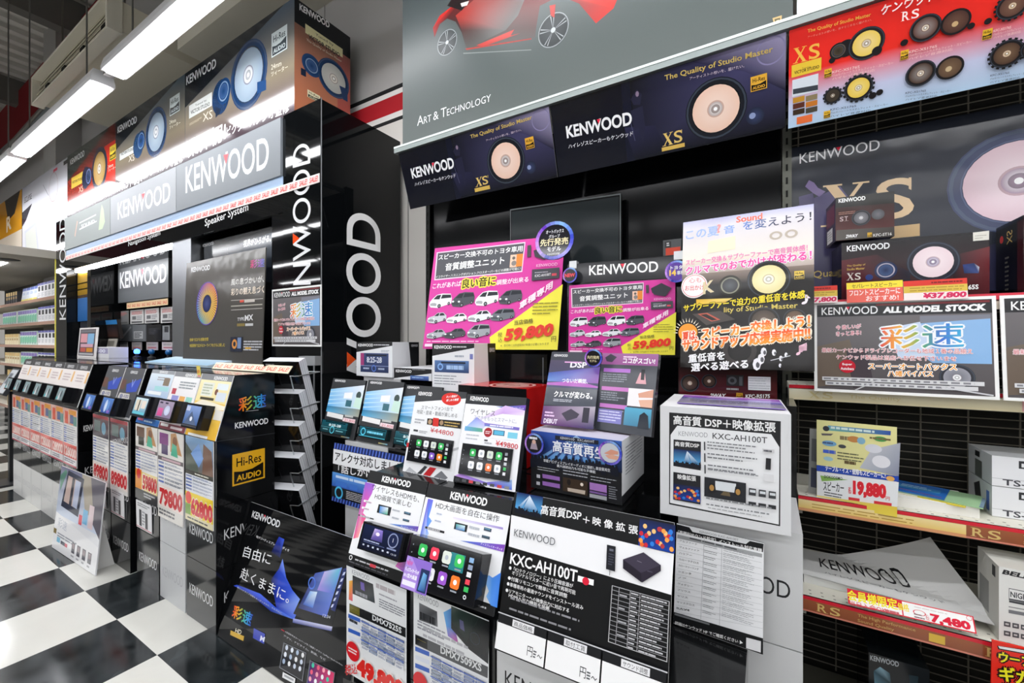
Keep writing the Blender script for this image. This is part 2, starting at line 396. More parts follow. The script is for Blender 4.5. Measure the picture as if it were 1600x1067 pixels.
def opp(m):
    m.box(XL, XR, YF-.1, YF, 0, ZC, '#8a8884', 'matte')
    m.box(-15, -7.6, YF, YF+.05, 3.3, 3.31, '#8a8884', 'matte')
    for i in range(26):
        x = -15+i*.8
        for z in (.3, .7, 1.1, 1.5):
            m.box(x, x+.7, YF, YF+.2, z, z+.28, rnd.choice(['#c8c8cc', '#383a40', '#8a2a30', '#2a4a80', '#d0c060', '#e4e4e4']), 'matte')
struct('wall_opposite', opp)
struct('wall_left', lambda m: (m.box(XL-.1, XL, YF, YB, 0, ZC, '#8c8a86', 'matte'), m.box(XL, XL+.02, YF, YB, 3.3, 4.4, '#7a1018', 'matte')))
struct('wall_right', lambda m: m.box(XR, XR+.1, YF, YB, 0, ZC, '#a09e9a', 'matte'))
def ceil(m):
    m.box(XL, XR, YF, YB, ZC, ZC+.1, '#c4c2bb', 'matte')
    x = XL
    while x < XR: m.box(x, x+.12, YF, YB, ZC-.07, ZC, '#d8d6d0', 'matte'); x += .30
struct('ceiling', ceil)
def beams(m):
    for y in (-1.6, .75): m.box(XL, XR, y, y+.14, 5.6, ZC-.07, '#5a5854', 'matte')
    for x in (-11.5, -8.2, -1.9, 2.5): m.box(x, x+.18, YF, YB, 5.5, ZC-.07, '#6a6864', 'matte')
struct('ceiling_beams', beams)
struct('column_back', lambda m: m.box(-9.3, -8.7, 1.85, YB, 0, ZC, '#a5a3a0', 'matte'))
struct('trim_1', lambda m: m.box(-4.6, -2.3, 1.75, YB, 3.98, 4.25, '#d6d1c2', 'matte'))

# ---- tube lights
def batten(x0, x1, y, label, z=3.30, w=.13, group='tube lights over the aisle'):
    t = thing('tube_light', label, 'light', ((x0+x1)/2, y, z+.1), group)
    m = MB(); hw = w/2
    A = [(-hw*1.1, z), (hw*1.1, z), (hw*1.1, z+.03), (hw*.85, z+.095), (-hw*.85, z+.095), (-hw*1.1, z+.03)]
    for xx, rev in ((x0, 0), (x1, 1)):
        f = [(xx, y+a, b) for a, b in A]; m.face(f if not rev else f[::-1], '#e4e4e6', 'plastic')
    for i in range(len(A)):
        p, q = A[i], A[(i+1) % len(A)]
        m.face([(x0, y+p[0], p[1]), (x1, y+p[0], p[1]), (x1, y+q[0], q[1]), (x0, y+q[0], q[1])], '#e4e4e6', 'plastic')
    m.build('housing', t)
    d = MB(); B = [(-hw*.9, z-.0005), (-hw*.72, z-.016), (hw*.72, z-.016), (hw*.9, z-.0005)]
    for i in range(3):
        p, q = B[i], B[i+1]
        d.face([(x0+.03, y+q[0], q[1]), (x0+.03, y+p[0], p[1]), (x1-.03, y+p[0], p[1]), (x1-.03, y+q[0], q[1])][::-1], '#fff', 'lamp')
    for xx in (x0+.03, x1-.03): d.face([(xx, y+a, b) for a, b in B], '#fff', 'lamp')
    d.build('diffuser', t)
    for k in (0.15, .85):
        xx = x0+(x1-x0)*k; s = MB(); s.tube([(xx, y, z+.09), (xx, y, ZC)], .006, '#8a8a88', 'metal', 6); s.build('suspension_rod', t)
    c = MB(); c.box(x0-.10, x0, y-.03, y+.03, z+.02, z+.075, '#9a9a98', 'satin'); c.build('connector', t)
xs = [(-4.15, -1.75), (-6.78, -4.36), (-9.35, -6.92), (-1.54, .86), (1.07, 3.47)]
nm = ['bright tube light nearest the camera, above the grey speaker signs', 'second tube light in the row, above the orange speaker sign', 'farthest tube light, cut off by the left edge of the photo', 'tube light above the camera outside the frame', 'tube light to the right outside the frame']
for (a, b), l in zip(xs, nm): batten(a, b, 1.18, l)
for j, y in enumerate((.22, -1.5, -3.4, -5.4, -7.6, -9.8)):  # nearest rows match seen reflections; rear rows added as frontal fill
    for i, x in enumerate((-14.2, -11.7, -9.2, -6.7, -4.2, -1.7, .8, 3.3)):
        batten(x, x+2.38, y, 'tube light over the aisle behind the camera', group='tube lights behind the camera')  # unseen battens; only the nearest rows match reflections, rear ones are added fill

struct('trim_2', lambda m: m.box(-14, -7.4, 1.95, YB, 5.0, 5.75, '#7a1018', 'matte'))
# ---- air-conditioning unit hung under the deck
t = thing('air_conditioner', 'long beige slotted air-conditioning unit hung from the ceiling', 'air conditioner', (-5.9, 1.65, 4.0))
m = MB(); m.box(-7.04, -4.77, 1.40, 2.05, 4.0, 4.26, '#dcd6c4', 'matte'); m.build('casing', t)
m = MB()
m.box(-7.06, -7.02, 1.31, 1.41, 3.97, 4.28, '#e0dbcc', 'matte'); m.box(-4.79, -4.75, 1.31, 1.41, 3.97, 4.28, '#e0dbcc', 'matte')
m.box(-7.02, -4.79, 1.31, 1.40, 4.255, 4.28, '#e0dbcc', 'matte'); m.box(-7.02, -4.79, 1.31, 1.40, 3.97, 3.99, '#e0dbcc', 'matte'); m.build('frame', t)
for k, z in enumerate((4.02, 4.09, 4.16, 4.22)):
    m = MB(); m.prism((-7.02, 1.33+.012*k, z), (1, 0, 0), V((0, .5, .87)), V((0, -.87, .5)), 2.23, .055, .008, '#bdb7a2', 'matte'); m.build('louvre', t)
m = MB()
for i in range(4): m.box(-6.6+i*.55, -6.5+i*.55, 1.325, 1.36, 4.03, 4.06, '#15140f', 'matte')
m.build('vent_slot', t)
for x in (-6.8, -5.0):
    m = MB(); m.tube([(x, 1.5, 4.26), (x, 1.5, ZC)], .008, '#77756f', 'metal', 6); m.build('hanger_rod', t)
for x0, x1 in ((-8.6, -7.6),):
    m = MB(); m.tube([(-14, 1.75, 4.5), (-7.2, 1.8, 4.5)], .09, '#6f7678', 'matte', 12); tag(m.build('ceiling_pipe'), 'grey pipe running under the ceiling left of the beige unit', 'pipe')
m = MB(); m.tube([(-12, 1.5, 4.0), (-7.1, 1.5, 4.2)], .02, '#9a9a96', 'metal', 8); tag(m.build('brace_rod'), 'thin metal brace rod under the dark ceiling', 'rod')
# ================================================================ LEFT DISPLAY WALL
YT = 1.478                      # front of the end tower and header
fx = thing('display_fixture', 'tall glossy black built-in display wall with lit header and end tower', 'display wall', (-4.3, 1.7, 0))
# end tower
u, v, n = axes(0, 0)
tw = Board('tower', None, None, (-2.485, YT, 0), u, v, n, .355, 2.68, '#0b0d0f', t=.60, m='acryl', par=fx)
tw.ta('KENWOOD', (486, 506), (485, 219), (458, 505), '#e8e8ea', 0)
tw.p([(457.5, 363), (457.5, 380), (468, 371)], '#f0501e')
s = tw.side('R'); s.M = s.px
s.ta('KENWOOD', (595, 759), (595, 341), (541, 779), '#f0f0f0', .012)
s.p([(542, 548), (542, 573), (556, 560)], '#f4561c')
s.r(501.2, 150, 503, 900, '#8c9092')
tw.done()
# header, soffit, back, pillars
m = MB(); m.box(-6.56, -2.485, YT, 2.08, 2.215, 2.667, '#15171a', 'acryl'); m.build('header_box', fx)
m = MB(); m.box(-6.56, -2.485, YT+.012, 1.9, 2.105, 2.215, '#0c0d0f', 'acryl'); m.build('soffit', fx)
m = MB(); m.box(-6.56, -2.485, 1.93, 1.97, 1.175, 2.105, '#0d0e10', 'acryl'); m.build('back_panel', fx)
m = MB(); m.box(-4.0, -3.69, YT+.01, 1.93, 1.175, 2.105, '#b6bac0', 'metal'); m.build('pillar', fx)
m = MB(); m.box(-2.62, -2.485, YT+.008, 1.93, 1.175, 2.105, '#101114', 'acryl'); m.build('pillar', fx)
pl = Board('pillar', None, None, (-6.93, YT, 0), u, v, n, .37, 2.68, '#0c0e10', t=.6, m='acryl', par=fx)
pl.ta('KENWOOD', (103, 498), (103, 337), (93, 498), '#e8e8ea'); pl.done()
m = MB(); m.box(-6.14, -6.04, YT+.06, 1.93, 1.175, 2.105, '#08090a', 'acryl'); m.build('divider', fx)
# dark gloss panel in the far niche, yellow and blue reflection painted on
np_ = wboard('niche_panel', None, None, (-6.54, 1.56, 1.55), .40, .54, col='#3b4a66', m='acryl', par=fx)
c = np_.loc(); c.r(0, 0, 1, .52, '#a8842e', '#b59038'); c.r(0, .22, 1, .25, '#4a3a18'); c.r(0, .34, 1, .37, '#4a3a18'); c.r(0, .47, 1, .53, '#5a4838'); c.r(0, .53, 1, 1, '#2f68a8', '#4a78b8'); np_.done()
m = MB(); m.box(-6.54, -6.14, 1.58, 1.60, 1.175, 1.55, '#3c4048', 'acryl'); m.build('lower_panel', fx)
m = MB(); m.box(-6.56, -2.485, 1.225, 1.93, 1.145, 1.175, '#1a1b1e', 'acryl'); m.box(-6.56, -2.485, 1.223, 1.2252, 1.15, 1.17, '#8a8c90', 'metal'); m.build('counter_deck', fx)
m = MB(); m.box(-6.56, -2.485, 1.30, 1.93, 0.0, 1.145, '#0c0d0f', 'gloss'); m.build('plinth', fx)
# strip light under the header
m = MB(); m.box(-6.5, -4.02, YT+.05, YT+.075, 2.085, 2.104, '#fff', 'lamp'); m.build('strip_light', fx)

# lettering on the header
h = wboard('header_fascia', None, None, (-6.56, YT, 2.105), 4.075, .11, col='#0f1012', t=.012, m='acryl', par=fx)
h.M = h.px
h.t('Speaker System', 320, 356, 388, 331, 15, '#f4f4f4', .01); h.t('Navigation System', 200.5, 385.5, 250.5, 368, 9.5, '#f4f4f4', .01); h.done()
st = wboard('lit_strip', None, None, (-6.56, YT-.004, 2.263), 4.075, .055, col='#b9d2f2', t=.006, m='gloss', par=fx); st.done()
# sale tape
tp = wboard('sale_tape', 'white tape printed SALE in red along the header and tower', 'tape', (-6.56, YT-.006, 2.213), 4.43, .05, col='#f6ece8', t=.002)
c = tp.loc()
for i in range(46): c.t('SALE!', (i+.08)/46, .82, (i+.86)/46, .82, .62, '#e0403a', .02, sl=.2)
tp.done()
# silver header sign panels
g = 'silver header signs above the niches'
p1 = wboard('header_sign', 'silver header sign lettered KENWOOD beside the end tower, largest of three', 'sign', (-3.862, YT-.016, 2.32), 1.375, .345, col='#6c7278', t=.015, m='panel', c2='#8a9096', g=g)
p1.kw(290, 301, 420, 261, 42, '#e4e6ea', .012, '#e04a52'); p1.done()
p2 = wboard('header_sign', 'silver header sign lettered KENWOOD in the middle, above the monitor', 'sign', (-5.215, YT-.016, 2.32), 1.345, .345, col='#8f949a', t=.015, m='panel', c2='#a4a8ae', g=g)
p2.kw(184, 342, 266, 313, 27, '#f6f6f8', .012, '#e04a52'); p2.done()
p3 = wboard('header_sign', 'greenish grey header sign with a stamp logo, farthest of three', 'sign', (-6.555, YT-.016, 2.32), 1.33, .345, col='#8a9290', t=.015, m='panel', g=g)
p3.l(124, 347, 150, 334, .6, '#eef2f2'); p3.l(124, 357, 151, 344, .6, '#eef2f2'); p3.t('SOUND', 127, 355.5, 148, 347, 6, '#e6ecec', .02)
p3.p([(154, 358), (157, 330), (159, 318), (162, 326), (164, 345), (160, 356)], '#b9cfa6'); p3.l(117, 368, 121, 344, 1.2, '#d0a890'); p3.done()

# big lit speaker signs on top of the header
g = 'speaker signs on top of the display wall'
def topsign(label, x0, base, parts):
    b = wboard('speaker_sign', label, 'sign', (x0, 1.6, 2.668), 1.498, .843, col=base[2], t=.42, m='gloss', g=g, edge='#4a5560')
    c = b.loc(); c.r(0, 0, 1, .5, base[1], base[0]); c.r(0, .5, 1, .78, '#5a4a52', base[1]); c.r(0, .78, 1, 1, '#1c1a20', '#5a4a52')
    c.p([(0, 0), (.93, 0), (0, .33)], base[3]); parts(b, c); return b
def s3(b, c):
    b.kw(291, 132, 337.5, 104, 14, '#e8eaec', .02, None)
    b.r(295.5, 164, 331.3, 163.5, '#cfd2cf'); b.t('Tuned by', 305, 166, 323, 157, 4, '#555', .01); b.t('VICTOR STUDIO', 298, 177.5, 328, 163.5, 6, '#3a3a3a', .02)
    b.t('XS', 317, 189, 332, 183, 13, '#d8cfc0'); b.f(296, 186, 315, 190, 3, '#b0a590')
    b.c(345, 150, 14, '#18345a'); b.speaker(388, 115.5, 30, '#8b9dae', '#17355c', '#c8ccd0', '#b4c2ce'); b.c(350, 141, 10.5, '#1f4474'); b.tweeter(349.5, 141, 10, '#7690ae', '#163a66')
    b.p([(337, 165), (345, 168), (343, 176), (337, 183)], '#16263e'); b.p([(402, 127), (416, 123), (416, 139), (402, 145)], '#1f4474')
    b.hires(424.5, 52, 449, 74.5, '#c9d4d6', '#3c444a'); b.t('24mm', 424, 108, 440, 101, 8, '#e6e0cc'); b.t('ツィーター', 424, 119, 450, 107, 8, '#e6e0cc')
    b.t('業界初!', 294, 246, 353, 217, 27, '#ffffff', .05); b.t('ビクタースタジオ監修', 354.5, 212, 452, 173.5, 15, '#ffffff', .04)
b = topsign('grey speaker sign on the wall top nearest the camera, blue speaker and Japanese headline', -4.066, ('#48596a', '#857a68', '#2a2228', '#1b2129'), s3)
r = b.side('R'); r.r(0, 0, 1, 1, '#d8825a', '#6a5850'); r.r(.75, .1, 1, 1, '#c25040', '#96605a', h=False); r.r(0, 0, 1, .185, '#15181c')
r.M = r.px
r.kw(467.9, 14, 514.8, 43, 10.5, '#eeeeee', .03, None)
r.r(477, 35.2, 535.4, 88.6, '#e4dfae'); r.t('Tuned by', 493, 55, 521, 72, 5, '#555'); r.t('VICTOR STUDIO', 482, 58.5, 531, 88.5, 7.5, '#333', .03)
r.t('The Quality of Studio Master', 479, 63, 534, 97, 4.5, '#e8d8c0')
r.c(487, 101, 15, '#20406a'); r.speaker(521.5, 121.5, 24, '#b4b8b4', '#17345a', '#d8d4c8', '#d4d4cc'); r.tweeter(487, 101.5, 12, '#7690ae', '#163a66')
r.p([(470, 104), (478, 108), (478, 119), (470, 115)], '#16233a'); r.p([(530, 132), (543, 138), (543, 158), (536, 154)], '#1c3862')
r.hires(480.3, 138, 500, 160, '#e8e4c0', '#2a2a2a'); b.done()
def s2(b, c):
    b.kw(183.8, 207, 213.6, 190, 10.5, '#e8eaec', .02, None); b.r(187, 239, 210, 236.5, '#cfd2cf'); b.t('VICTOR STUDIO', 189, 242, 208.5, 233, 4.5, '#3a3a3a', .02)
    b.t('XS', 201, 252, 210, 249, 10, '#d8cfc0'); b.c(216, 226, 8, '#23456e'); b.speaker(243.8, 204.8, 17, '#8b9dae', '#17355c', '#c8ccd0', '#b4c2ce'); b.tweeter(220.5, 218.5, 6.5, '#7690ae', '#163a66')
    b.hires(265.5, 153, 281, 171, '#c9d4d6', '#3c444a'); b.t('24mm', 265, 193, 275, 189, 6, '#e6e0cc'); b.t('ツィーター', 265, 201, 282, 193, 6, '#e6e0cc')
    b.t('業界初!', 186, 297, 222, 283, 21, '#ffffff', .05); b.t('ビクタースタジオ監修', 224, 279, 286, 252, 13, '#ffffff', .04)
topsign('grey speaker sign in the middle of the wall top, above the smaller KENWOOD header sign', -5.568, ('#4a5a66', '#827764', '#2a2228', '#1f262d'), s2).done()
def s1(b, c):
    c.r(0, 0, 1, .8, '#b8341e', '#5a2a28'); c.r(.8, .2, 1, .8, '#d03020'); c.p([(0, 0), (.93, 0), (0, .36)], '#39423f')
    b.kw(109.6, 257, 131.8, 242, 9, '#e8eaec', .02, None); b.r(111.6, 277, 130, 283.5, '#e6c552'); b.t('VICTOR STUDIO', 113, 286, 129, 279, 4, '#3a3a20', .02); b.t('XS', 123, 300, 130, 297, 9, '#f0d0b0')
    b.c(134, 276, 6, '#232a44'); b.speaker(155.3, 262, 12.5, '#b08c4c', '#22283f', '#d0c4b0', '#c8b080'); b.tweeter(138.5, 274, 5, '#8088b0', '#232a44')
    b.hires(171.6, 228.5, 181.4, 245, '#f0d040', '#302a10'); b.t('24mm', 169, 262, 177, 258, 5, '#ffe0d0'); b.t('ツィーター', 169, 268, 181, 262, 5, '#ffe0d0')
topsign('orange and red speaker sign with a yellow cone, leftmost on the wall top', -7.07, ('#8a3a30', '#b04a28', '#e8e4e4', '#39423f'), s1).done()

# ---- niche contents
b = wboard('monitor_board', 'dark grey board lettered KENWOOD in the left niche', 'board', (-5.98, 1.74, 1.742), 1.22, .455, col='#5c5f63', t=.05, m='plastic', edge='#1a1b1d')
b.kw(187.5, 450, 260, 439.5, 26, '#f2f2f4', .02); b.done()
t = wboard('sale_strip', 'small strip of paper printed SALE under the dark monitor board', 'strip', (-5.78, 1.75, 1.672), .98, .062, col='#e2c9a0', t=.003)
c = t.loc()
for i in range(8): c.t('SALE', (i+.12)/8, .78, (i+.88)/8, .78, .5, '#c4503c', .03)
t.done()
g = 'price cards in the navigation niche'
wh = ['leftmost of four', 'second from left', 'third from left', 'rightmost of four']
for i, (x0, x1, ya, yb) in enumerate(((183.7, 200.6, 485, 505), (203.6, 224.2, 483, 504), (226, 247.8, 481, 503), (250.9, 275.2, 478.5, 502.5))):
    b = board('price_card', f'white price card hanging below the sale strip, {wh[i]}', 'price card', [(x0, ya), (x1, ya-1), (x1, yb), (x0, yb+.5)], 1.78, col='#c9c8c6' if i else '#7d7d7c', t=.006, g=g)
    c = b.loc(); c.f(.1, .1, .9, .35, 3, '#c06a6a'); c.r(.15, .45, .45, .7, '#6a6a6c'); c.f(.5, .42, .9, .75, 3, '#808084'); c.r(.1, .82, .9, .95, '#5a5a5c'); b.done()
g = 'demo devices in the navigation niche'
wh = ['grey drive recorder demo panel at the left of the row', 'grey demo panel with a white label in the niche row', 'black demo panel third in the niche row', 'demo panel with silver left half at the right of the row']
for i, (x0, x1) in enumerate(((184.6, 206.3), (207, 227.6), (229, 252), (252.8, 281))):
    b = board('demo_device', wh[i], 'demo device', [(x0, 506), (x1, 505), (x1, 531.5), (x0, 532)], 1.76, col=['#55585b', '#6a6d70', '#15161a', '#101114'][i], t=.05, m='gloss', g=g)
    c = b.loc()
    if i == 0: c.p([(.1, .9), (.9, .1), (.95, .2), (.2, .95)], '#7a7d80')
    if i == 1: c.r(.1, .4, .8, .85, '#a9abac'); c.f(.15, .45, .7, .8, 4, '#55575a')
    if i == 2: c.f(.15, .2, .8, .6, 4, '#3a3c44')
    if i == 3: c.r(.04, .05, .45, .92, '#8d9094'); c.r(.15, .1, .38, .45, '#3a3c40')
    b.done()
g = 'small name tags under the demo devices'
for i, (x0, x1) in enumerate(((184.6, 199), (206, 221), (228.8, 246.5), (253, 272.3))):
    b = board('name_tag', 'small tag under the niche devices, ' + ['leftmost and greyest', 'second from left', 'third from left, pinkish', 'rightmost and whitest'][i], 'tag', [(x0, 532.8), (x1, 532.8), (x1, 545.5), (x0, 545)], 1.77, col=['#8f8f8e', '#9c9796', '#b3abaa', '#cfc6c6'][i], t=.005, g=g)
    c = b.loc(); c.f(.12, .2, .88, .45, 2, '#77777a'); c.r(.12, .62, .88, .8, '#b06a70'); b.done()
g = 'blue indicator lamps on the counter deck'
for i, x in enumerate((191.8, 214, 236.9, 263.4)):
    P = at(x, 556.8, Y=1.62); t = thing('indicator_lamp', ['small blue lamp on the deck, leftmost of four', 'brightly lit blue lamp on the deck, second of four', 'small blue lamp on the deck, third of four', 'small blue lamp on the deck, rightmost of four'][i], 'lamp', (P.x, P.y, 1.175), g)
    m = MB(); m.lathe((P.x, P.y, 1.175), (0, 0, 1), [(.03, 0), (.03, .012), (.012, .02), (.012, .04)], '#1c1e22', k=14); m.build('base', t)
    m = MB(); m.lathe((P.x, P.y, 1.215), (0, 0, 1), [(.016, 0), (.022, .01), (.024, .022), (.02, .036), (.01, .043), (.002, .045)], '#1d5f9c' , 'led' if i == 1 else 'gloss', k=16); m.build('lens', t, smooth=True)
b = wboard('small_poster', 'small framed poster on the deck at the far end of the niche', 'poster', (-5.97, 1.42, 1.176), .50, .29, tilt=4, col='#e8e4e2', t=.012)
c = b.loc(); c.r(.06, .05, .94, .95, '#5a5058'); c.r(.1, .08, .9, .16, '#77777c'); c.r(.12, .2, .5, .5, '#e0a0a8'); c.r(.52, .2, .88, .55, '#88b8dc'); c.r(.15, .55, .85, .66, '#d8a8b8'); c.r(.15, .68, .45, .82, '#c05a50'); c.r(.5, .68, .85, .82, '#d8922c'); c.r(.1, .86, .9, .92, '#b8b8bc'); b.done()
t = thing('demo_screen', 'small tilted demo screen with a card below, left of the niche devices', 'screen', at(172, 560, Y=1.66))
t.location.z = 1.176; X0 = t.location.x
b = wboard('screen', None, None, (X0-.19, 1.68, 1.36), .40, .20, tilt=-8, col='#2a2422', t=.03, m='gloss', par=t); c = b.loc(); c.r(.02, .02, .98, .25, '#3a86c8'); c.r(.06, .35, .9, .9, '#54362e', '#2a2a30'); b.done()
b = wboard('card', None, None, (X0-.17, 1.66, 1.255), .31, .105, tilt=10, col='#b9b4aa', t=.006, par=t); c = b.loc(); c.r(.2, .2, .8, .75, '#77736a'); b.done()
m = MB(); m.box(X0-.03, X0+.03, 1.69, 1.72, 1.176, 1.40, '#2a2b2e'); m.build('stand', t)
b = wboard('white_carton', 'small white carton with purple print on the deck', 'box', (at(144, 560, Y=1.45).x, 1.45, 1.176), .44, .10, tilt=0, col='#d8d8dc', t=.14, m='card'); c = b.loc(); c.r(.05, .1, .95, .6, '#9a96b8'); c.t('2500', .1, .52, .8, .52, .34, '#e8e8f4', .03); b.done()
b = wboard('blue_clipboard', 'pale blue board lying flat on the counter deck', 'board', (-3.95, 1.30, 1.18), .95, .25, tilt=80, col='#8fb8d6', t=.02, c2='#cfe0ea'); b.done()
# poster behind and the ring poster
b = wboard('back_poster', 'dark poster with white headline at the back of the speaker niche', 'poster', (-3.655, 1.56, 1.176), .95, .90, col='#191b20', t=.004, m='gloss')
c = b.loc(); c.p([(.12, .10), (1, .04), (1, .4), (.12, .4)], ['#23262e', '#4a5260', '#2a3038', '#1c1f26']); c.p([(.25, .30), (.55, .16), (.62, .19), (.34, .33)], ['#3a4656', '#8a98ac', '#7a8698', '#3a4450']); c.M = b.px  # pale slanting streak is glare drawn into the print
c.t('視界がひろがる。', 380, 385, 423, 376, 11, '#f2f2f2', .05, sl=.15); c.kw(317, 385, 334, 380.5, 4.5, '#d8d8dc', .02, None); b.done()
b = wboard('ring_poster', 'large dark poster with a rainbow iris ring standing in the speaker niche', 'poster', (-3.70, 1.44, 1.176), 1.05, .735, tilt=2, col='#4a4846', t=.006, m='film', c2='#57544f')
b.kw(299, 424, 328, 420, 7.5, '#dcdcde', .02, None)
b.t('彩速', 391, 418, 413, 415, 13, '#e0406a', .03, c2=('#e0406a', '#a850b0', '#5878c8'))
b.t('風の息づかいが、', 361, 444.5, 412.5, 439.5, 10, '#e0ded8', .02); b.t('彩りの観え息づく', 361, 460.5, 412.5, 456, 11, '#e8d8c4', .02)
b.l(361, 468, 411, 465, .4, '#c8c4be'); b.r(375, 467.5, 381, 470.5, '#d85a4a'); b.r(382, 467, 398, 470, '#c8c0b8'); b.l(361, 477, 410, 474, .8, '#b8b4a8'); b.l(361, 483, 410, 480, .4, '#c8c4be')
for i in range(48):
    a = i*7.5; b.e(323.7, 472.7, 16.5, 0, grad(['#e8a040', '#e86a60', '#9a60c0', '#4a80d0', '#50b8c8', '#e8c060', '#e8a040'], i/48), '#f0c870', r0=.42, a0=a, a1=a+5.5, k=1)
b.e(323.7, 472.7, 17, 0, '#6a50b0', r0=.96); b.e(323.7, 472.7, 6.5, 0, '#2a3058', '#4a5488')
b.t('TYPE', 371.5, 500, 382, 499, 5, '#d8d8da', .02); b.t('MX', 383, 500, 396, 498.7, 9, '#e4e4e6', .03); b.r(371, 504, 383, 508, '#8a7a4a'); b.r(384, 504, 396, 507.5, '#c8c8c8')
b.t('音楽で広がる感動空間', 297, 532, 326, 531, 5, '#d0b850', .03); b.t('地図更新で広がるカーライフをさらに楽しむ', 297, 541, 352, 540, 5, '#d0b850', .03)
b.r(361, 525, 379, 548, '#2c3040'); b.c(367, 536, 4, '#d8904a', r0=.5); b.r(372, 526, 377, 543, '#7a90b8'); b.f(381, 530, 410, 547, 4, '#b8b8bc'); b.r(384, 541, 393, 544, '#d0a040'); b.done()
b = wboard('sale_strip', 'strip of SALE paper along the counter top before the ring poster', 'strip', (at(331, 565, Y=1.2).x, 1.20, 1.176), .74, .042, tilt=35, col='#ead9b8', t=.003)
c = b.loc()
for i in range(7): c.t('SALE!', (i+.1)/7, .80, (i+.9)/7, .80, .58, '#cf4434', .03)
b.done()

# ---- base cubes under the counters
g = 'stacked base cubes under the counters'
def cube(x0, y0, z0, col, label, txt='#d8d8dc', w=.288, m=None, g=g, big=False, h=.288):
    b = wboard('base_cube', label, 'box', (x0, y0, z0), w-.003, h-.002, col=col, t=.285, m=m or ('gloss' if col < '#8' else 'print'), g=g, edge='#101113' if col < '#8' else '#b8babc')
    c = b.loc()
    if txt: c.kw(.10, .60, .90, .60, .16 if big else .17, txt, .0, None)
    if col < '#8':
        r = b.side('R'); r.kw(.12, .56, .88, .56, .17, '#dcdcde', .0, None)
    b.done(); return b
cx = [-2.428, -2.728, -3.028, -3.41, -3.71]
colr = ['#17191b', '#c2c4c6', '#17191b', '#17191b', '#17191b']
nmz = ['under the yellow demo', 'under the pink demo', 'under the light blue demo', 'under the second dark demo', 'behind the leaning white poster']
for i, x in enumerate(cx):
    for k in range(2):
        cube(x, .962, .001+k*.289, colr[i], f"{'white' if i == 1 else 'glossy black'} KENWOOD cube {nmz[i]}, {'bottom' if k == 0 else 'top'} of its stack", '#a8aaae' if i == 1 else '#dcdcde')
for i in range(6):
    for k in range(2):
        cube(-4.31-.29*i, .962, .001+k*.289, '#d6d6d4' if k == 0 else '#1a1c1e', f"{'white bottom' if k == 0 else 'black top'} cube under the far counter, {['nearest', 'second', 'third', 'fourth', 'fifth', 'farthest'][i]} of six", '#b8b8ba' if k == 0 else '#c8c8ca')

# ---- counters: profile in the Y-Z plane
def counter(name, label, x0, x1, side):
    t = thing(name, label, 'display counter', ((x0+x1)/2, 1.1, .58))
    m = MB(); pr = [(.962, .581), (.962, .878), (1.041, 1.172), (1.225, 1.172), (1.225, .581)]
    if x0 > -3.2: pr[3] = pr[4] = None; pr = [(.962, .581), (.962, .878), (1.041, 1.172), (1.225, 1.172), (1.225, .581)]
    m.face([(x1, y, z) for y, z in pr], '#0b0c0e', 'gloss'); m.face([(x0, y, z) for y, z in pr][::-1], '#0b0c0e', 'gloss')
    for i in range(5):
        a, b = pr[i], pr[(i+1) % 5]; m.face([(x0, *a), (x0, *b), (x1, *b), (x1, *a)][::-1], '#121315', 'gloss')
    c = Cv(m, (x1, 0, 0), V((0, 1, 0)), _U, V((1, 0, 0)), 'gloss'); side(c); m.build('cabinet', t)
    return t
def sideA(c):
    c.t('彩速', 373, 642, 415.5, 634, 22, '#e83a2a', .03, c2=RAIN); c.l(384, 641, 404, 639, .5, '#d8d8d8')
    c.kw(367, 668.5, 419, 660, 9.5, '#ececec', .02, None)
    c.hires(363, 709, 413.8, 745, '#eab022', '#191307')
    c.l(336.5, 688.5, 430, 675, .8, '#3a3c40')
counter('display_counter', 'black counter with rainbow characters and gold Hi-Res badge on its end', -3.03, -2.135, sideA)
counter('display_counter', 'narrow black counter carrying the two dark blue demos', -3.712, -3.12, lambda c: c.kw(176, 694, 200, 690, 9, '#e0e0e0', 0, None))
counter('display_counter', 'far black counter holding the row of six identical demos', -5.77, -4.02, lambda c: c.kw(130.5, 673, 160, 668, 9.5, '#e8e8e8', .02, None))

# ---- demo boards on the slopes
SL = math.degrees(math.atan2(.079, .294)); SH = math.hypot(.079, .294)
def unit(par, c, x0, y0, x1, y1, depth, screen, frame='#17181b', name='head_unit'):
    """protruding head unit on a board; screen(canvas) draws its display"""
    M = c.M
    if c.M == c.px: M = Cv(c.mb, c.O+c.n*depth, c.u, c.v, c.n).px
    a0, b1 = M(x0, y0); a1, b0 = M(x1, y1)
    O = c.O+c.u*a0+c.v*b0+c.n*depth
    b = Board(name, None, None, O, c.u, c.v, c.n, a1-a0, b1-b0, frame, t=depth-.0005, m='gloss', par=par)
    ob = b.done()
    p, q = .018*b.w, .025*b.h
    s_ = Board('screen', None, None, b.O+b.u*p+b.v*q+b.n*.0011, b.u, b.v, b.n, b.w-2*p, b.h-2*q, '#101116', t=.001, m='gloss', par=ob)
    screen(s_.loc()); s_.done(); return ob
def demo(label, x0, w, art, screen, ur, depth=.05, g='demo boards on the counters', frame='#17181b', name='demo_board'):
    t = thing(name, label, 'demo board', (x0+w/2, .955, .879), g)
    uu, vv, nn = axes(0, SL); O = V((x0, .956, .880))
    b = Board('panel', None, None, O, uu, vv, nn, w, SH-.004, '#ffffff', t=.004, m='print', par=t)
    c = b.loc(); art(c); b.done(); unit(t, c, *ur, depth, screen, frame); return t
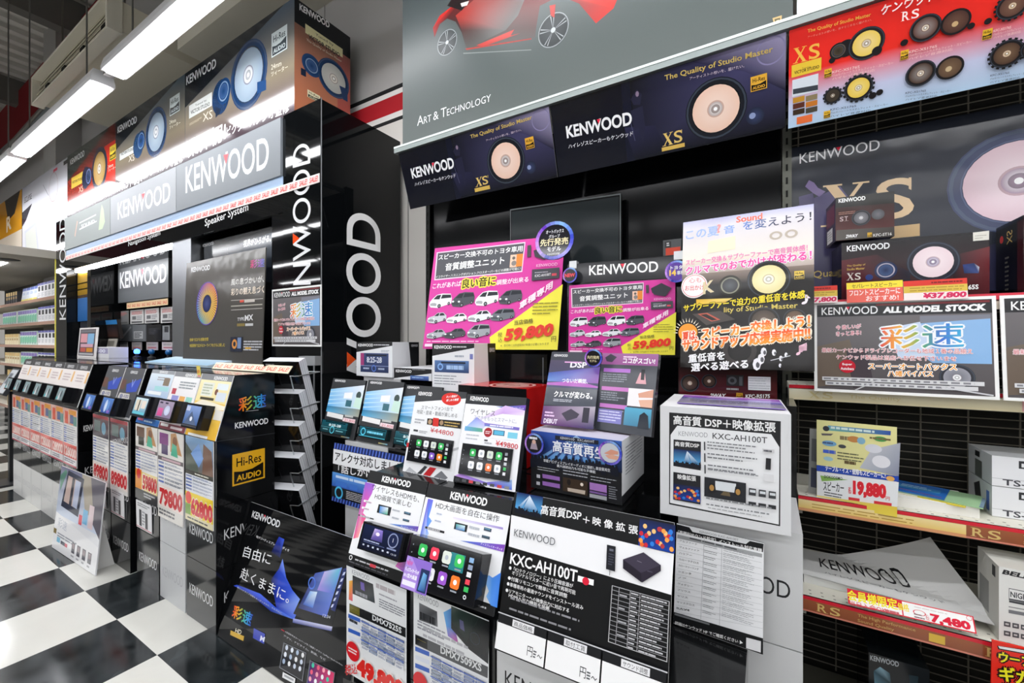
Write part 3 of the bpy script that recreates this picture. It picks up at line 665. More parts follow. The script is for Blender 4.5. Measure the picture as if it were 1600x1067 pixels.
def scr_nav(c):
    c.r(.04, .06, .96, .86, '#3b5f9a', '#8aa4d8'); c.p([(.1, .86), (.45, .3), (.9, .86)], '#5a6a88'); c.e(.5, .62, .08, .1, '#e8eef8', k=8); c.r(.06, .1, .3, .3, '#c8d0e8'); c.r(.04, .88, .96, .95, '#4a4c54')
def scr_blue(c):
    c.r(.06, .05, .95, .92, '#284a9a', '#5a88d0'); c.e(.45, .5, .12, .36, '#a8c8f0', '#e8f2ff'); c.e(.65, .5, .1, .3, '#6a98d8'); c.e(.75, .8, .12, .1, '#8a6ac0', k=8); c.e(.12, .85, .05, .06, '#c8c040', k=6)
def scr_light(c):
    c.r(.05, .06, .95, .94, '#1c3450'); c.r(.1, .1, .9, .9, '#58a0c0', '#d8ecf0'); c.r(.16, .2, .5, .72, '#e8dcc8'); c.r(.36, .2, .42, .75, '#24303c'); c.r(.55, .22, .82, .6, '#f0e4d8'); c.r(.12, .78, .88, .9, '#6ac8d8')
def scr_pink(c):
    c.r(.05, .06, .95, .86, '#8a7a98', '#b0a0b8'); c.r(.12, .42, .42, .8, '#d84a90', '#e070a8'); c.e(.65, .5, .16, .24, '#c0c8e8', '#e0e4f4'); c.r(.12, .12, .3, .2, '#4a4458'); c.r(.45, .12, .62, .2, '#4a4458'); c.r(.05, .88, .95, .95, '#554a58')
def scr_car(c):
    c.r(.06, .08, .94, .92, '#7a8c90', '#9ab0b4'); c.p([(.2, .9), (.45, .3), (.62, .3), (.5, .9)], '#d8dce0'); c.e(.6, .5, .12, .25, '#5a6a70'); c.r(.1, .7, .3, .88, '#4ab0b8')
def a_dark(c):
    c.r(0, 0, 1, 1, '#4a4c50', '#55565a'); c.kw(.30, .12, .66, .12, .06, '#e4e4e6', .03, None); c.p([(.3, .34), (.95, .2), (.9, .46), (.4, .5)], '#3a52b8'); c.t('V', .52, .4, .7, .38, .16, '#8a9ae0', .02)
    c.r(.0, .25, .25, .45, '#6a4a40'); c.p([(.1, .52), (.62, .52), (.66, .62), (.06, .62)], '#d8d4cc'); c.t('@-132', .14, .62, .6, .62, .08, '#3a4a8a', .03); c.r(0, .96, 1, 1, '#b8b8ba')
def a_lblue(c):
    c.r(0, 0, 1, 1, '#4a8ac8', '#e8f2f8'); c.r(0, 0, 1, .07, '#9a9ea4'); c.kw(.35, .06, .7, .06, .045, '#f4f4f4', .03, None); c.f(.35, .12, .85, .2, 2, '#a8a8ae'); c.r(.65, .14, .9, .28, '#8a7a6a'); c.r(.35, .3, .95, .38, '#a8dce0'); c.r(.1, .40, .7, .46, '#f4f8fa')
    c.r(0, .9, 1, 1, '#2a66b0'); c.r(.05, .91, .3, .95, '#d06a80'); c.f(.35, .92, .9, .97, 1, '#c8dcf0')
def a_pink(c):
    c.r(0, 0, 1, 1, '#f0e4e8', '#f2f4f4'); c.r(0, 0, 1, .09, '#8a8c90'); c.kw(.42, .08, .85, .08, .055, '#f4f4f4', .03, None); c.r(.08, .3, .24, .4, '#c04a58'); c.f(.3, .16, .9, .3, 3, '#9aa0a4'); c.r(.14, .42, .4, .5, '#9a9ad8'); c.r(.45, .42, .65, .5, '#f0b060'); c.r(.7, .42, .92, .5, '#9ad8c8')
    c.r(0, .9, 1, 1, '#7a3a44'); c.r(.05, .91, .35, .955, '#e8e8e8'); c.r(.45, .93, .9, .97, '#e0d0d4')
def a_yel(c):
    c.r(0, .42, 1, 1, '#eab534', '#f0cf6a'); c.r(0, 0, 1, .45, '#f4e3a2', '#f6eec6'); c.r(0, 0, 1, .10, '#84868a'); c.kw(.42, .09, .85, .09, .06, '#f4f4f4', .03, None); c.r(.12, .14, .5, .36, '#e8eae0'); c.f(.15, .16, .45, .34, 4, '#b8c0a8'); c.r(.6, .14, .95, .24, '#e4ecf0'); c.c(.62, .28, .05, '#7a4a38'); c.r(.65, .28, .95, .42, '#d8e0ea')
    c.r(.15, .38, .6, .42, '#4a4430'); c.p([(.0, .5), (.25, .42), (1, .48), (1, .54), (0, .6)], '#f8f0dc'); c.r(.75, .55, 1, .7, '#e8e4dc'); c.r(.1, .96, .75, 1, '#f0f0f0')
demo('yellow demo board with a grey head unit, nearest on the counter', -2.432, .294, a_yel, scr_nav, (.18, .5, .72, .88), .05)
demo('white and pink demo board with a pink screen, second on the counter', -2.732, .290, a_pink, scr_pink, (.14, .5, .82, .86), .05)
demo('light blue demo board with a small bright screen, third on the counter', -3.03, .290, a_lblue, scr_light, (.14, .5, .84, .88), .05)
demo('dark demo board with a blue screen, beside the light blue board', -3.414, .288, a_dark, scr_blue, (.12, .62, .78, .97), .07)
demo('dark demo board with a blue screen, at the far end of the narrow counter', -3.712, .288, a_dark, scr_blue, (.12, .62, .78, .97), .07)
def a_far(c):
    c.r(0, 0, 1, .16, '#4a4a4c'); c.kw(.25, .13, .75, .13, .08, '#d8d8da', .03, None); c.r(0, .16, 1, .58, '#f4ece8'); c.f(.2, .25, .75, .45, 3, '#d0c0c0'); c.r(.88, .2, 1, .45, '#f0c07a'); c.r(0, .58, 1, 1, '#141416')
for i in range(6):
    demo(f"black demo board with a white top card and green screen, {['nearest', 'second', 'third', 'fourth', 'fifth', 'farthest'][i]} on the far counter", -4.312-.29*i, .288, a_far, scr_car, (.10, .58, .68, .93), .06, g='six demos on the far counter')

# ---- price boards on the counter fronts
g = 'price boards under the demos'
def pboard(label, x0, w, z0, z1, art, y=.956):
    b = wboard('price_board', label, 'price board', (x0, y, z0), w, z1-z0, col='#f0eeec', t=.004, m='gloss', g=g); c = b.loc(); art(c); b.done()
def specs(c, y0, y1, n=6):
    for i in range(n):
        a = y0+(y1-y0)*i/n; bb = y0+(y1-y0)*(i+.55)/n
        c.r(.02, a, .24, bb, '#5a70b8' if i % 2 else '#8a94b8'); c.f(.27, a, .97, bb, 2, rnd.choice(['#7a8ab0', '#9aa4bc', '#5a6478', '#a0a6b8']), .6)
def pr_red(c, y0, y1, txt, bg='#f4e2da', col='#c8242a'):
    c.r(0, y0, 1, y1, bg); c.t(txt, .06, y1-.015, .96, y1-.02, (y1-y0)*.8, col, .06, sl=.05, out='#f8f0ea', ow=.03)
def f5(c):
    c.r(0, 0, 1, .40, '#6a625a', '#8ab0d8'); c.p([(0, .4), (0, .08), (.35, .22), (.5, .4)], '#5a6258'); c.p([(.62, .4), (.66, .05), (.95, .12), (1, .4)], '#7a5a4a'); c.p([(.2, .2), (.5, .06), (.66, .22), (.5, .34)], '#7aa4e0')
    c.r(0, .40, 1, .45, '#3c3a34'); c.f(.35, .41, .95, .44, 1, '#d8d4c8'); c.r(0, .45, 1, .66, '#e8eaf0'); specs(c, .46, .65, 5); c.r(0, .66, 1, .93, '#f0d230'); c.r(0, .80, .2, .93, '#7aa03a'); c.c(.12, .73, .11, '#e03a2a')
    c.t('62800', .22, .91, .98, .915, .19, '#d0202a', .07, out='#f8ecd0', ow=.03); c.r(0, .93, 1, 1, '#e2d8b0'); c.f(.08, .95, .9, .98, 1, '#4a4840', seg=6)
pboard('yellow price board under the yellow demo', -2.425, .27, .47, .875, f5)
def fam(c, k):
    c.r(0, 0, 1, .30, '#e8e4de'); c.p([(.5, .22), (.52, .02), (.72, .0), (.95, .24)], '#c89868'); c.c(.68, .1, .09, '#8a5a38'); c.p([(.52, .26), (.58, .12), (.74, .14), (.8, .27)], '#5ab898'); c.r(.06, .03, .42, .16, '#8a4a8a' if k else '#6a4a38'); c.r(.14, .16, .4, .27, '#5a4a70' if k else '#3a3a30'); c.r(0, .30, 1, .345, '#6a6264'); c.r(.15, .31, .9, .335, '#c8a8b0')
def f4(c): fam(c, 1); specs(c, .36, .62, 6); pr_red(c, .63, .87, '79800'); c.r(0, .87, 1, 1, '#e0dcd6'); c.f(.05, .89, .9, .97, 2, '#5a5a60', seg=6)
pboard('white price board under the pink demo', -2.735, .285, .42, .872, f4)
def f3(c): fam(c, 0); specs(c, .36, .60, 6); c.r(0, .60, .3, .86, '#e89028'); c.c(.16, .66, .1, '#d8322a'); pr_red(c.sub(.3, 0, 1, 1), .62, .86, '59800', '#f0d890'); c.r(0, .86, 1, 1, '#3a3a3c'); c.f(.4, .88, .9, .95, 2, '#b8b8ba')
pboard('price board with orange corner under the light blue demo', -3.03, .285, .46, .872, f3)
def f2(c): c.r(0, 0, 1, .32, '#4a4450', '#6a4048'); c.r(0, 0, 1, .05, '#b03a44'); c.r(.1, .08, .5, .24, '#6a7a78'); c.e(.7, .18, .14, .09, '#78a8c0'); specs(c, .34, .70, 9); pr_red(c, .70, .94, '89800'); c.r(0, .94, 1, 1, '#e4e0dc')
pboard('price board with red top under the nearer dark demo', -3.414, .27, .44, .868, f2)
pboard('price board with red top under the farther dark demo', -3.712, .27, .44, .868, f2)
def ff(c):
    c.r(0, 0, 1, .28, '#f0a890'); c.r(.0, .0, .45, .28, '#f2c0b0'); c.r(.1, .05, .35, .27, '#e8583a'); c.r(.4, .02, .95, .1, '#f0a030'); c.r(.5, .1, .75, .25, '#5a6a9a'); c.r(.75, .12, 1, .28, '#6a9a90'); specs(c, .31, .62, 8); c.r(0, .62, 1, .86, '#e86a62'); c.t('128000', .05, .84, .97, .845, .17, '#f8d8d0', .05, out='#c83a38', ow=.04); c.r(0, .86, 1, .97, '#e8e2e4'); c.f(.08, .88, .9, .95, 2, '#7a7a88'); c.r(0, .97, 1, 1, '#c05a6a')
for i in range(6):
    pboard(f"price board with orange top under the far counter demo, {['nearest', 'second', 'third', 'fourth', 'fifth', 'farthest'][i]} of six", -4.308-.29*i, .28, .465, .86, ff)
# small white slips below
g = 'white slips with bar marks under the price boards'
for i, (x0, z0, lab) in enumerate(((-3.02, .30, 'white slip with two dark bars under the orange-cornered price board'), (-3.40, .30, 'white slip with two dark bars under the nearer red-topped board'), (-3.69, .30, 'white slip with two dark bars under the farther red-topped board'))):
    b = wboard('price_slip', lab, 'slip', (x0, .957, z0), .20, .15, tilt=-1, col='#e6e6e8', t=.003, g=g); c = b.loc(); c.f(.1, .05, .9, .2, 2, '#8a8a90'); c.r(.2, .3, .36, .9, '#3a3a3e'); c.r(.6, .35, .76, .92, '#3a3a3e'); c.f(.4, .3, .58, .85, 5, '#9a9aa0'); c.r(.0, .94, 1, .97, '#c06070'); b.done()
b = wboard('yellow_tag', 'small yellow tag sticking up from the yellow demo board', 'tag', at(309, 592, Y=1.03), .035, .072, rot=0, tilt=-5, col='#f0dc6a', t=.002); c = b.loc(); c.t('NEW', .1, .55, .9, .5, .25, '#d04030', .02); c.r(.1, .65, .9, .9, '#f0a0a0'); b.done()

# ---- leaning white poster on the floor
q = [(101, 732), (186, 739), (147, 896), (81, 852)]
t = thing('floor_poster', 'white poster with a car navigation unit leaning against the black cubes', 'poster', (-3.6, .84, 0))
O, uu, vv, nn = at(81, 853, Z=.003), *axes(2, 5)
b = Board('panel', None, None, O, uu, vv, nn, .70, .515, '#e9eaee', t=.006, m='gloss', par=t)
c = b.loc(); c.r(0, 0, 1, .58, '#d4def0', '#6a6a88'); c.p([(.55, 0), (1, 0), (1, .62), (.78, .45)], '#6a6670'); c.p([(.5, 0), (.7, 0), (.85, .45), (.65, .4)], '#a89f90')
c.p([(.18, .02), (.56, .05), (.52, .50), (.10, .47)], '#2c3248'); c.p([(.2, .08), (.5, .10), (.47, .42), (.15, .40)], '#c8b0a8'); c.p([(.3, .09), (.36, .09), (.34, .41), (.28, .41)], '#3a3a48'); c.p([(.38, .1), (.5, .1), (.47, .42), (.36, .41)], '#b8c0d8'); c.p([(0, .12), (.12, .02), (.16, .05), (.04, .3)], '#5a8a78')
c.r(.62, .38, .72, .54, '#7ab8e0'); c.r(.54, .46, .61, .57, '#d84a5a'); c.r(.74, .30, .84, .56, '#e4d0d4')
c.p([(0, .56), (1, .70), (1, 1), (0, 1)], '#f2f2f4'); c.t('彩速', .08, .72, .3, .73, .11, '#c8ccd8', .02); c.f(.1, .78, .7, .84, 2, '#a0a4ac')
c.r(.0, .76, .07, .82, '#8a7a50'); c.r(.1, .84, .18, .9, '#8ac4e0'); c.r(.2, .86, .3, .9, '#555a66'); c.r(.3, .86, .36, .9, '#d06070')
for i in range(4): c.r(.46+.12*i, .80, .53+.12*i, .92, '#5a5a62'); c.r(.47+.12*i, .81, .52+.12*i, .87, '#9a8a90'); c.f(.46+.12*i, .935, .53+.12*i, .97, 1, '#b0b0b4')
b.done()
m = MB(); P = O+uu*.62-nn*.008
m.face([tuple(P), tuple(P+V((0, .10, 0))), tuple(P+vv*.36)], '#e4e4e2', 'card'); m.face([tuple(P+V((.004, 0, 0))), tuple(P+V((.004, 0, 0))+vv*.36), tuple(P+V((.004, .10, 0)))], '#e4e4e2', 'card'); m.build('stand_flap', t)

# ---- A4-size all-model-stock poster on the tower
def stock_art(c, small=False):
    c.r(.02, .03, .98, .97, '#5a5658', '#6a6668'); c.r(.02, .03, .98, .165, '#1d1e21'); c.r(.38, .04, .97, .06, '#7a1c22'); c.kw(.05, .145, .39, .145, .085, '#f2f2f2', .01); c.t('ALL MODEL STOCK', .42, .14, .95, .14, .065, '#f6f6f6', .06, sl=.1)
    c.r(.62, .18, .97, .25, '#7a7c88'); c.p([(.58, .26), (.97, .22), (.97, .66), (.68, .66), (.56, .5)], '#8ab4e0'); c.p([(.45, .3), (.62, .24), (.7, .6), (.5, .62)], '#c8d8ec')
    c.p([(.02, .5), (.22, .42), (.3, .9), (.02, .95)], '#6e6156'); c.p([(.2, .55), (.32, .5), (.36, .9), (.24, .95)], '#4a4248')
    c.t('今 欲しいが', .14, .315, .29, .30, .05, '#c8566a', .02, out='#f4e4e8'); c.t('きっとある!', .14, .385, .29, .37, .05, '#c8566a', .02, out='#f4e4e8')
    c.t('彩速', .40, .52, .84, .50, .24, '#e04848', .02, c2=('#e04848', '#f0b040', '#58a858', '#3a6ad0', '#40b0d8'), out='#f0f4f8', ow=.04)
    c.t('最新カーナビからドライブレコーダーも地域１番の品揃え', .05, .565, .88, .565, .05, '#c43a48', .01, out='#fbeef0', ow=.05); c.t('ケンウッド製品は当店へお任せ下さいませ', .14, .64, .80, .64, .05, '#c43a48', .01, out='#fbeef0', ow=.05)
    c.speaker(.80, .80, .09, '#9a9aa4', '#3a3c42', '#e8e8ea', '#70727a'); c.c(.205, .715, .05, '#c82838', r0=0); c.t('Super', .175, .71, .235, .71, .03, '#ffffff', .02); c.t('Autobacs', .165, .755, .245, .755, .03, '#ffffff', .02)
    c.t('スーパーオートバックス', .33, .74, .80, .73, .065, '#f0a020', .04, out='#ffffff', ow=.06); c.t('八幡バイパス', .44, .81, .68, .80, .06, '#f0a020', .04, out='#ffffff', ow=.06)
    c.r(.05, .835, .93, .875, '#d8d8da'); c.r(.07, .885, .90, .925, '#d8d8da'); c.f(.06, .84, .92, .87, 1, '#8a8a90', seg=26, fill=.6); c.f(.08, .89, .89, .92, 1, '#8a8a90', seg=26, fill=.6)
    c.l(.25, .97, .4, .84, .008, '#c8c8cc'); c.l(.72, .9, .97, .96, .01, '#d0d0d4')
b = board('stock_poster', 'small ALL MODEL STOCK poster in a white border on the tower front', 'poster', [(423, 451), (502, 443.5), (502, 541), (427, 538.5)], YT-.007, 0, 0, col='#eeeeec', t=.004)
stock_art(b.loc(), True); b.done()

# ---- brochure rack hanging from the tower
BX, BY, BR = -2.135, 1.30, 20
ub_, vb_, nb_ = axes(BR, 0)
def rp(x, y, z): return V((BX, BY, 0))+ub_*x-nb_*y+V((0, 0, z))
t = thing('brochure_rack', 'chrome wire brochure rack with five pockets hanging from the tower', 'rack', (BX, BY, .42))
m = MB(); m.prism(rp(-.02, .10, 1.20), ub_, _U, nb_, .10, .05, .05, '#a8aaac', 'satin'); m.build('bracket', t)
m = MB()
for x in (-.07, .07): m.tube([rp(x, .105, 1.21), rp(x, .105, .42)], .004, '#b8bcc0')
m.build('frame', t)
g5 = 'brochure stacks in the wire rack'; od = ['top', 'second', 'third', 'fourth', 'bottom']
for i in range(5):
    zt = 1.232-.162*i; W_2 = .108; m = MB()
    top, bot = zt-.075, zt-.255
    for sx in (-1, 1):
        m.tube([rp(sx*W_2, .10, top+.01), rp(sx*W_2, -.066, top), rp(sx*.062, -.068, top), rp(sx*.05, .006, bot), rp(sx*.05, .10, bot-.01)], .003, '#c8ccd0', k=6)
    m.tube([rp(-.05, .006, bot), rp(.05, .006, bot)], .003, '#c8ccd0', k=6); m.tube([rp(-W_2, .10, top+.01), rp(W_2, .10, top+.01)], .003, '#c8ccd0', k=6)
    m.build('pocket', t)
    u2, v2, n2 = axes(BR, -20)
    O = rp(-.104, .042, zt-.285)
    b = Board('brochure_stack', f'stack of black brochures in the {od[i]} pocket of the wire rack', 'brochures', O, u2, v2, n2, .208, .30, '#141518', t=.052, m='gloss', g=g5, edge='#dfe1e6')
    c = b.loc(); c.r(0, 0, 1, 1, '#191a1d', '#0e0f11'); c.t('KENWOOD', .06, .075, .30, .075, .028, '#c8c8cc', .01); c.p([(.30, 1), (.45, .6), (.62, .7), (.80, 1)], ['#5a5048', '#a89a80', '#7a6a50', '#2a2826'] if i != 2 else ['#6a6020', '#c0b040', '#8a7a20', '#2a2816'])
    for j in range(3):
        s2 = b.side('R'); s2.r(.30*j+.22, 0, .30*j+.25, 1, '#8a8c92')
    b.done()
# ================================================================ CENTRE TABLE OF CUBES
gc = 'base cubes of the centre table'
K = .288
def ccube(x0, y0, z0, white, label, txt=True, w=K):
    b = wboard('base_cube', label, 'box', (x0, y0, z0), w-.003, K-.003, col='#d2d3d4' if white else '#131416', t=K-.004, m='print' if white else 'gloss', g=gc, edge='#c4c5c6' if white else '#0e0f10')
    if txt: b.loc().kw(.09, .58, .91, .58, .15, '#1c1d20' if white else '#c8c8cc', .0, None)
    b.done()
# front row, two high, third ones set back behind the front boards
for i, (x, wh, lab) in enumerate(((-1.21, 0, 'under the first front board'), (-.919, 0, 'under the phone display board'), (-.628, 1, 'under the wide spec board'), (-.328, 0, 'under the car list board'))):
    for k in range(2): ccube(x, .966, .001+k*K, wh, f"{'white' if wh else 'black'} cube in the front row {lab}, {'bottom' if k == 0 else 'top'}", txt=wh)
for x, lab in ((-1.21, 'left'), (-.919, 'middle'), (-.628, 'right')):
    ccube(x, 1.03, .001+2*K, 0, f'black cube hidden behind the front boards, {lab} of three', False)
# second row, three high
for x, wh, lab in ((-1.72, 1, 'under the Alexa sign'), (-1.43, 0, 'beside the Alexa cubes'), (-1.14, 0, 'third from left in the second row'), (-.85, 0, 'fourth from left in the second row'), (-.56, 0, 'fifth from left in the second row')):
    for k in range(3): ccube(x, 1.325, .001+k*K, wh, f"{'white' if wh else 'black'} second-row cube {lab}, {('bottom', 'middle', 'top')[k]}", False)
for k in range(3): ccube(-.212+.004*(k == 0), 1.245, .001+k*K, 1, f"white cube below the boxed spec sign at the right end, {('bottom', 'middle', 'top')[k]} of three", True)
# third row, four high (front faces hidden)
for i, x in enumerate((-1.94, -1.65, -1.36, -1.07, -.78, -.49)):
    for k in range(4):
        if k >= 2: ccube(x, 1.617, k*K-.0145, i in (0,), f"{'white' if i == 0 else 'black'} rear cube column {('at the far left', 'second', 'third', 'fourth', 'fifth', 'sixth')[i]}, {('', '', 'third', 'top')[k]} level", False)
m = MB(); m.box(-1.94, .075, 1.62, 1.90, .0, .560, '#101112', 'gloss'); m.box(-.20, .075, 1.535, 1.90, .560, 1.135, '#101112', 'gloss'); tag(m.build('rear_plinth'), 'black stepped plinth behind the cubes against the shelving', 'plinth')

# ---------------------------------------------------------------- front boards with head units
def led_icons(c, cols, x0, y0, x1, y1): c.apps(x0, y0, x1, y1, cols)
W_, G_ = '#f4f4f6', '#38b45a'
# first front board
O, uu, vv, nn, w, h = quadrect([(575, 732), (673.6, 752.5), (629.5, 910), (544, 878.7)], .93, 2, 20)
t = thing('display_board', 'front display board with pink paint splash and a small dark head unit', 'display board', (O.x+w/2, O.y, .578))
b = Board('panel', None, None, O, uu, vv, nn, w, h, '#eff0f2', t=.006, m='print', par=t, edge='#1a1b1d')
c = b.loc(); c.r(0, 0, 1, .135, '#141517'); c.r(0, .90, 1, 1, '#17181a')
b.kw(596, 751, 640.5, 760.6, 10, '#f2f2f2', .035)
b.p([(571, 751.5), (586, 754.8), (581, 770), (573, 784), (567, 800), (573, 806), (566, 818), (560, 838), (552, 840)], ['#8a58c8', '#9a60d0', '#b860c8', '#d858b0', '#e050a8', '#f0609a', '#f2708a', '#f8a8a0', '#e84a90'])
b.t('ワイヤレスもHDMIも、', 580.5, 764, 654.5, 783.8, 9.5, '#26282c', .01); b.t('HD画質で楽しむ', 585, 777.5, 642, 791.8, 9, '#26282c', .01)
b.r(569, 779, 583, 786, '#f6f0f4'); b.r(566, 789.5, 581, 797, '#f6f0f4'); b.f(571, 781, 582, 785.5, 1, '#b8a8b4'); b.f(568, 792, 580, 796, 1, '#b8a8b4')
b.r(592, 786, 609, 804.5, '#1c2226'); b.p([(594, 789), (607, 791.5), (605.5, 802.5), (592.5, 800)], ['#4a90d8', '#e8f4f8', '#5ab88a', '#3a78b8'])
b.f(613, 794, 628, 799, 1, '#b8bcc4'); b.f(612, 806, 627, 811, 1, '#b8bcc4'); b.r(632, 797.3, 641.5, 804, '#3a4a5a'); b.r(633, 798.5, 640, 801, '#6ab0d0'); b.r(630, 808.4, 639.3, 814.4, '#3a4a5a'); b.r(631, 809.6, 638, 812, '#6ab0d0')
b.r(560.5, 802, 584, 810.5, '#1c1d20'); b.f(562, 804, 583, 809, 1, '#b8b8bc', seg=5)
b.p([(608, 816.5), (660, 821.5), (657.5, 831)], ['#4a90d8', '#7a4ab8', '#6a3aa8']); b.t('ディスプレイオーディオ', 626, 822.5, 656, 830.5, 3.5, '#e8e0f4', .02)
b.p([(636, 856), (648, 838), (641, 882), (632, 893), (618, 883)], ['#f0a0d0', '#d860c0', '#8a58c8', '#6a4ab8', '#e070c0'])
c.c(.06, .935, .028, '#e8e8ea', r0=.6); c.f(.14, .925, .9, .95, 1, '#c8c8cc', seg=7); c.r(.40, .925, .50, .955, '#e04a58'); c.f(.05, .965, .95, .985, 1, '#5a5a60', seg=12); b.done()
def scr_audio(c):
    c.r(.03, .05, .97, .95, '#0d1226', '#1a2344'); c.p([(.30, .12), (.5, .12), (.54, .55), (.26, .55)], ['#c8b8e8', '#8a78d0', '#3a3a70', '#5a4a90']); c.e(.40, .3, .05, .07, '#f4e8f4', k=8); c.c(.78, .36, .12, '#8a94b8', r0=.82); c.c(.78, .36, .09, '#20284a'); c.l(.78, .42, .78, .28, .012, '#d8dcf0')
    c.f(.1, .58, .55, .66, 1, '#a8b0d0', seg=4); c.r(.1, .68, .62, .70, '#5a6490')
    for i in range(6): c.r(.1+.12*i, .78, .145+.12*i, .84, '#c8ccdc')
    c.f(.68, .62, .9, .72, 1, '#8a94b8'); c.t('13:18', .80, .86, .92, .86, .06, '#c8ccdc')
unit(t, b, 568.5, 812.5, 624, 877.5, .035, scr_audio)
# second front board
O, uu, vv, nn, w, h = quadrect([(672.6, 754.8), (799.7, 778.5), (772, 965), (630.5, 909)], .93, 2, 22)
t = thing('display_board', 'front display board with blue paint splash and a large phone-icon head unit', 'display board', (O.x+w/2, O.y, .578))
b = Board('panel', None, None, O, uu, vv, nn, w, h, '#eff0f2', t=.006, m='print', par=t, edge='#1a1b1d')
c = b.loc(); c.r(0, 0, 1, .145, '#141517'); c.r(0, .91, 1, 1, '#17181a')
b.kw(702.7, 778, 760, 789.8, 12.5, '#f2f2f2', .035)
b.p([(669, 777.5), (677, 779.5), (674, 793), (670, 806), (675, 812), (667, 824), (670, 832), (664, 842), (655, 842)], ['#6a58d0', '#6a70e0', '#5a80e8', '#5a98f0', '#7ab0f4', '#5a8af0', '#a8c8f8', '#c8dcfc', '#3a68d8'])
b.t('HD大画面を自在に操作', 680, 792, 779, 815, 10.5, '#26282c', .01)
b.p([(708, 806), (786, 822.5), (786, 826), (708, 809.5)], ['#e0d8f0', '#a090d0', '#a090d0', '#f0ecf8'])
b.r(677, 797, 694, 805, '#f2f4fa'); b.r(674, 808, 692, 816, '#f2f4fa'); b.f(682, 799.5, 693, 804, 1, '#b0b8cc'); b.f(679, 810.5, 691, 815, 1, '#b0b8cc'); b.r(665, 820.5, 694, 832, '#1c1d20'); b.f(667, 823.5, 692, 829, 1, '#b8b8bc', seg=5)
b.r(711.4, 814, 729, 830, '#1c2226'); b.p([(713, 817), (727, 820), (726, 828), (712, 825.5)], ['#5ab8b0', '#d8f0f4', '#4a90c8', '#3a6aa8'])
b.f(733, 820, 750, 827, 1, '#b8bcc4'); b.f(731, 831, 750, 838, 1, '#b8bcc4'); b.r(756.8, 822, 767.5, 830, '#3a4a5a'); b.r(758, 823.5, 766, 826.5, '#6ab0d0'); b.r(753.5, 834, 765, 841.5, '#3a4a5a'); b.r(754.7, 835.5, 763.5, 838, '#6ab0d0')
b.p([(719, 843), (789.5, 849.5), (787, 861)], ['#3a70d0', '#7a3ab0', '#8a4ac0']); b.t('ディスプレイオーディオ', 751, 849.5, 785, 859, 4, '#ece4f6', .02)
b.p([(757, 903), (764, 897), (770, 901), (783, 893), (777, 948), (767, 944), (760, 930), (764, 922)], ['#a8d0f8', '#6aaaf0', '#4a90ec', '#3a80e4', '#3a80e4', '#5a9af0', '#98c8f8', '#7ab4f4'])
c.f(.62, .94, .95, .965, 1, '#c8c8cc', seg=4); b.done()
hu = None
def scr_phone(c):
    c.r(.015, .03, .985, .97, '#0b0c10')
    for i, k in enumerate(('#34b858', '#e8485a', '#d8dcd0', '#2aa05a')): pass
    c.r(.60, .10, .80, .46, '#2a8088')
    c.apps(.10, .06, .82, .92, ['#38b85a', '#e8405a', '#dfe4da', '#40c060', '#f4f4f6', '#e4e4e6', '#9a5ac8', '#f07a30'])
    for i, k in enumerate(('#8ab0d8', '#8a98b0', '#e8e8ea', '#e8485a', '#40b860')): c.r(.86, .10+.145*i, .92, .20+.145*i, k)
    c.c(.89, .88, .022, '#d8dce0', r0=.5)
    for i in range(4): c.r(.03, .16+.17*i, .045, .19+.17*i, '#8a8c94')
ub = unit(t, b, 645, 833, 739.5, 949, .045, scr_phone)
# promo sticker on the head unit
P = b.O; bb = Board('promo_sticker', None, None, b.O+uu*(b.M(630, 912)[0]+.028)+vv*(b.M(630, 912)[1]+.006)+nn*.047, uu, vv, nn, .088, .078, '#8a6ac8', t=.0018, m='print', par=t)
k = bb.loc(); k.p([(0, 0), (.2, .02), (.55, .4), (.6, 1), (0, 1)], '#a98ad8'); k.t('NEW', .04, .28, .28, .28, .14, '#d04a98', .03); k.t('ディスプレイオーディオ', .03, .48, .58, .48, .13, '#ffffff', .04); k.t('10.1型大画面', .03, .66, .55, .66, .13, '#ffffff', .04); k.r(.03, .74, .55, .9, '#e8e4f4'); k.r(.64, .25, .97, .95, '#1c2c58'); k.p([(.68, .9), (.75, .35), (.9, .4), (.94, .9)], ['#3a70b8', '#7ab8e0', '#4a88c8', '#20407a']); bb.done()

# ---------------------------------------------------------------- price boards below them
def spec_grid(b, TL, BR):
    g = b.sub(*TL, *BR)
    for j in range(9):
        for i in range(5):
            k = rnd.choice(['#5a70a8', '#6a7a98', '#e6e8ee', '#eceef2', '#7a8498', '#c8d0e0'])
            g.r(.01+i/5, .01+j/9, .97/5+i/5, .9/9+j/9, k); g.f(.03+i/5, .02+j/9, .95/5+i/5, .85/9+j/9, 2, '#3a4a78' if k > '#a' else '#c8d0e0', .5, 3)
    for j in (0, 3, 6): g.r(.0, j/9, 1, j/9+.035, '#4a68c0')
b = board('price_board', 'price board reading DMX7525S and 49,800 below the pink splashed board', 'price board', [(545, 883), (637, 921), (633.4, 1110), (538, 1040)], .957, 0, 0, z0=.20, col='#eceef0', t=.005, edge='#111', m='gloss')
b.kw(550, 895, 577, 906, 7.5, '#9a9ca2', 0, None); b.p([(545.5, 906), (551, 905), (551, 938), (545, 935)], ['#f0c030', '#e8a030', '#e04a6a', '#e85a3a'])
b.p([(551, 897), (583, 911), (586, 941), (551, 926)], ['#1c1e22', '#2a2c30', '#3a4246', '#141518']); b.p([(563, 907), (569, 909.5), (570, 922), (564, 919)], '#6a58a8'); b.f(555, 924, 582, 934, 1, '#8a8c94', seg=7)
b.f(587, 912, 632, 932, 1, '#b8b0b4', .35, 5); b.f(592, 930, 620, 934, 1, '#a8a8b0'); b.f(592, 941, 632, 956, 4, '#8a8c94', .5, 5)
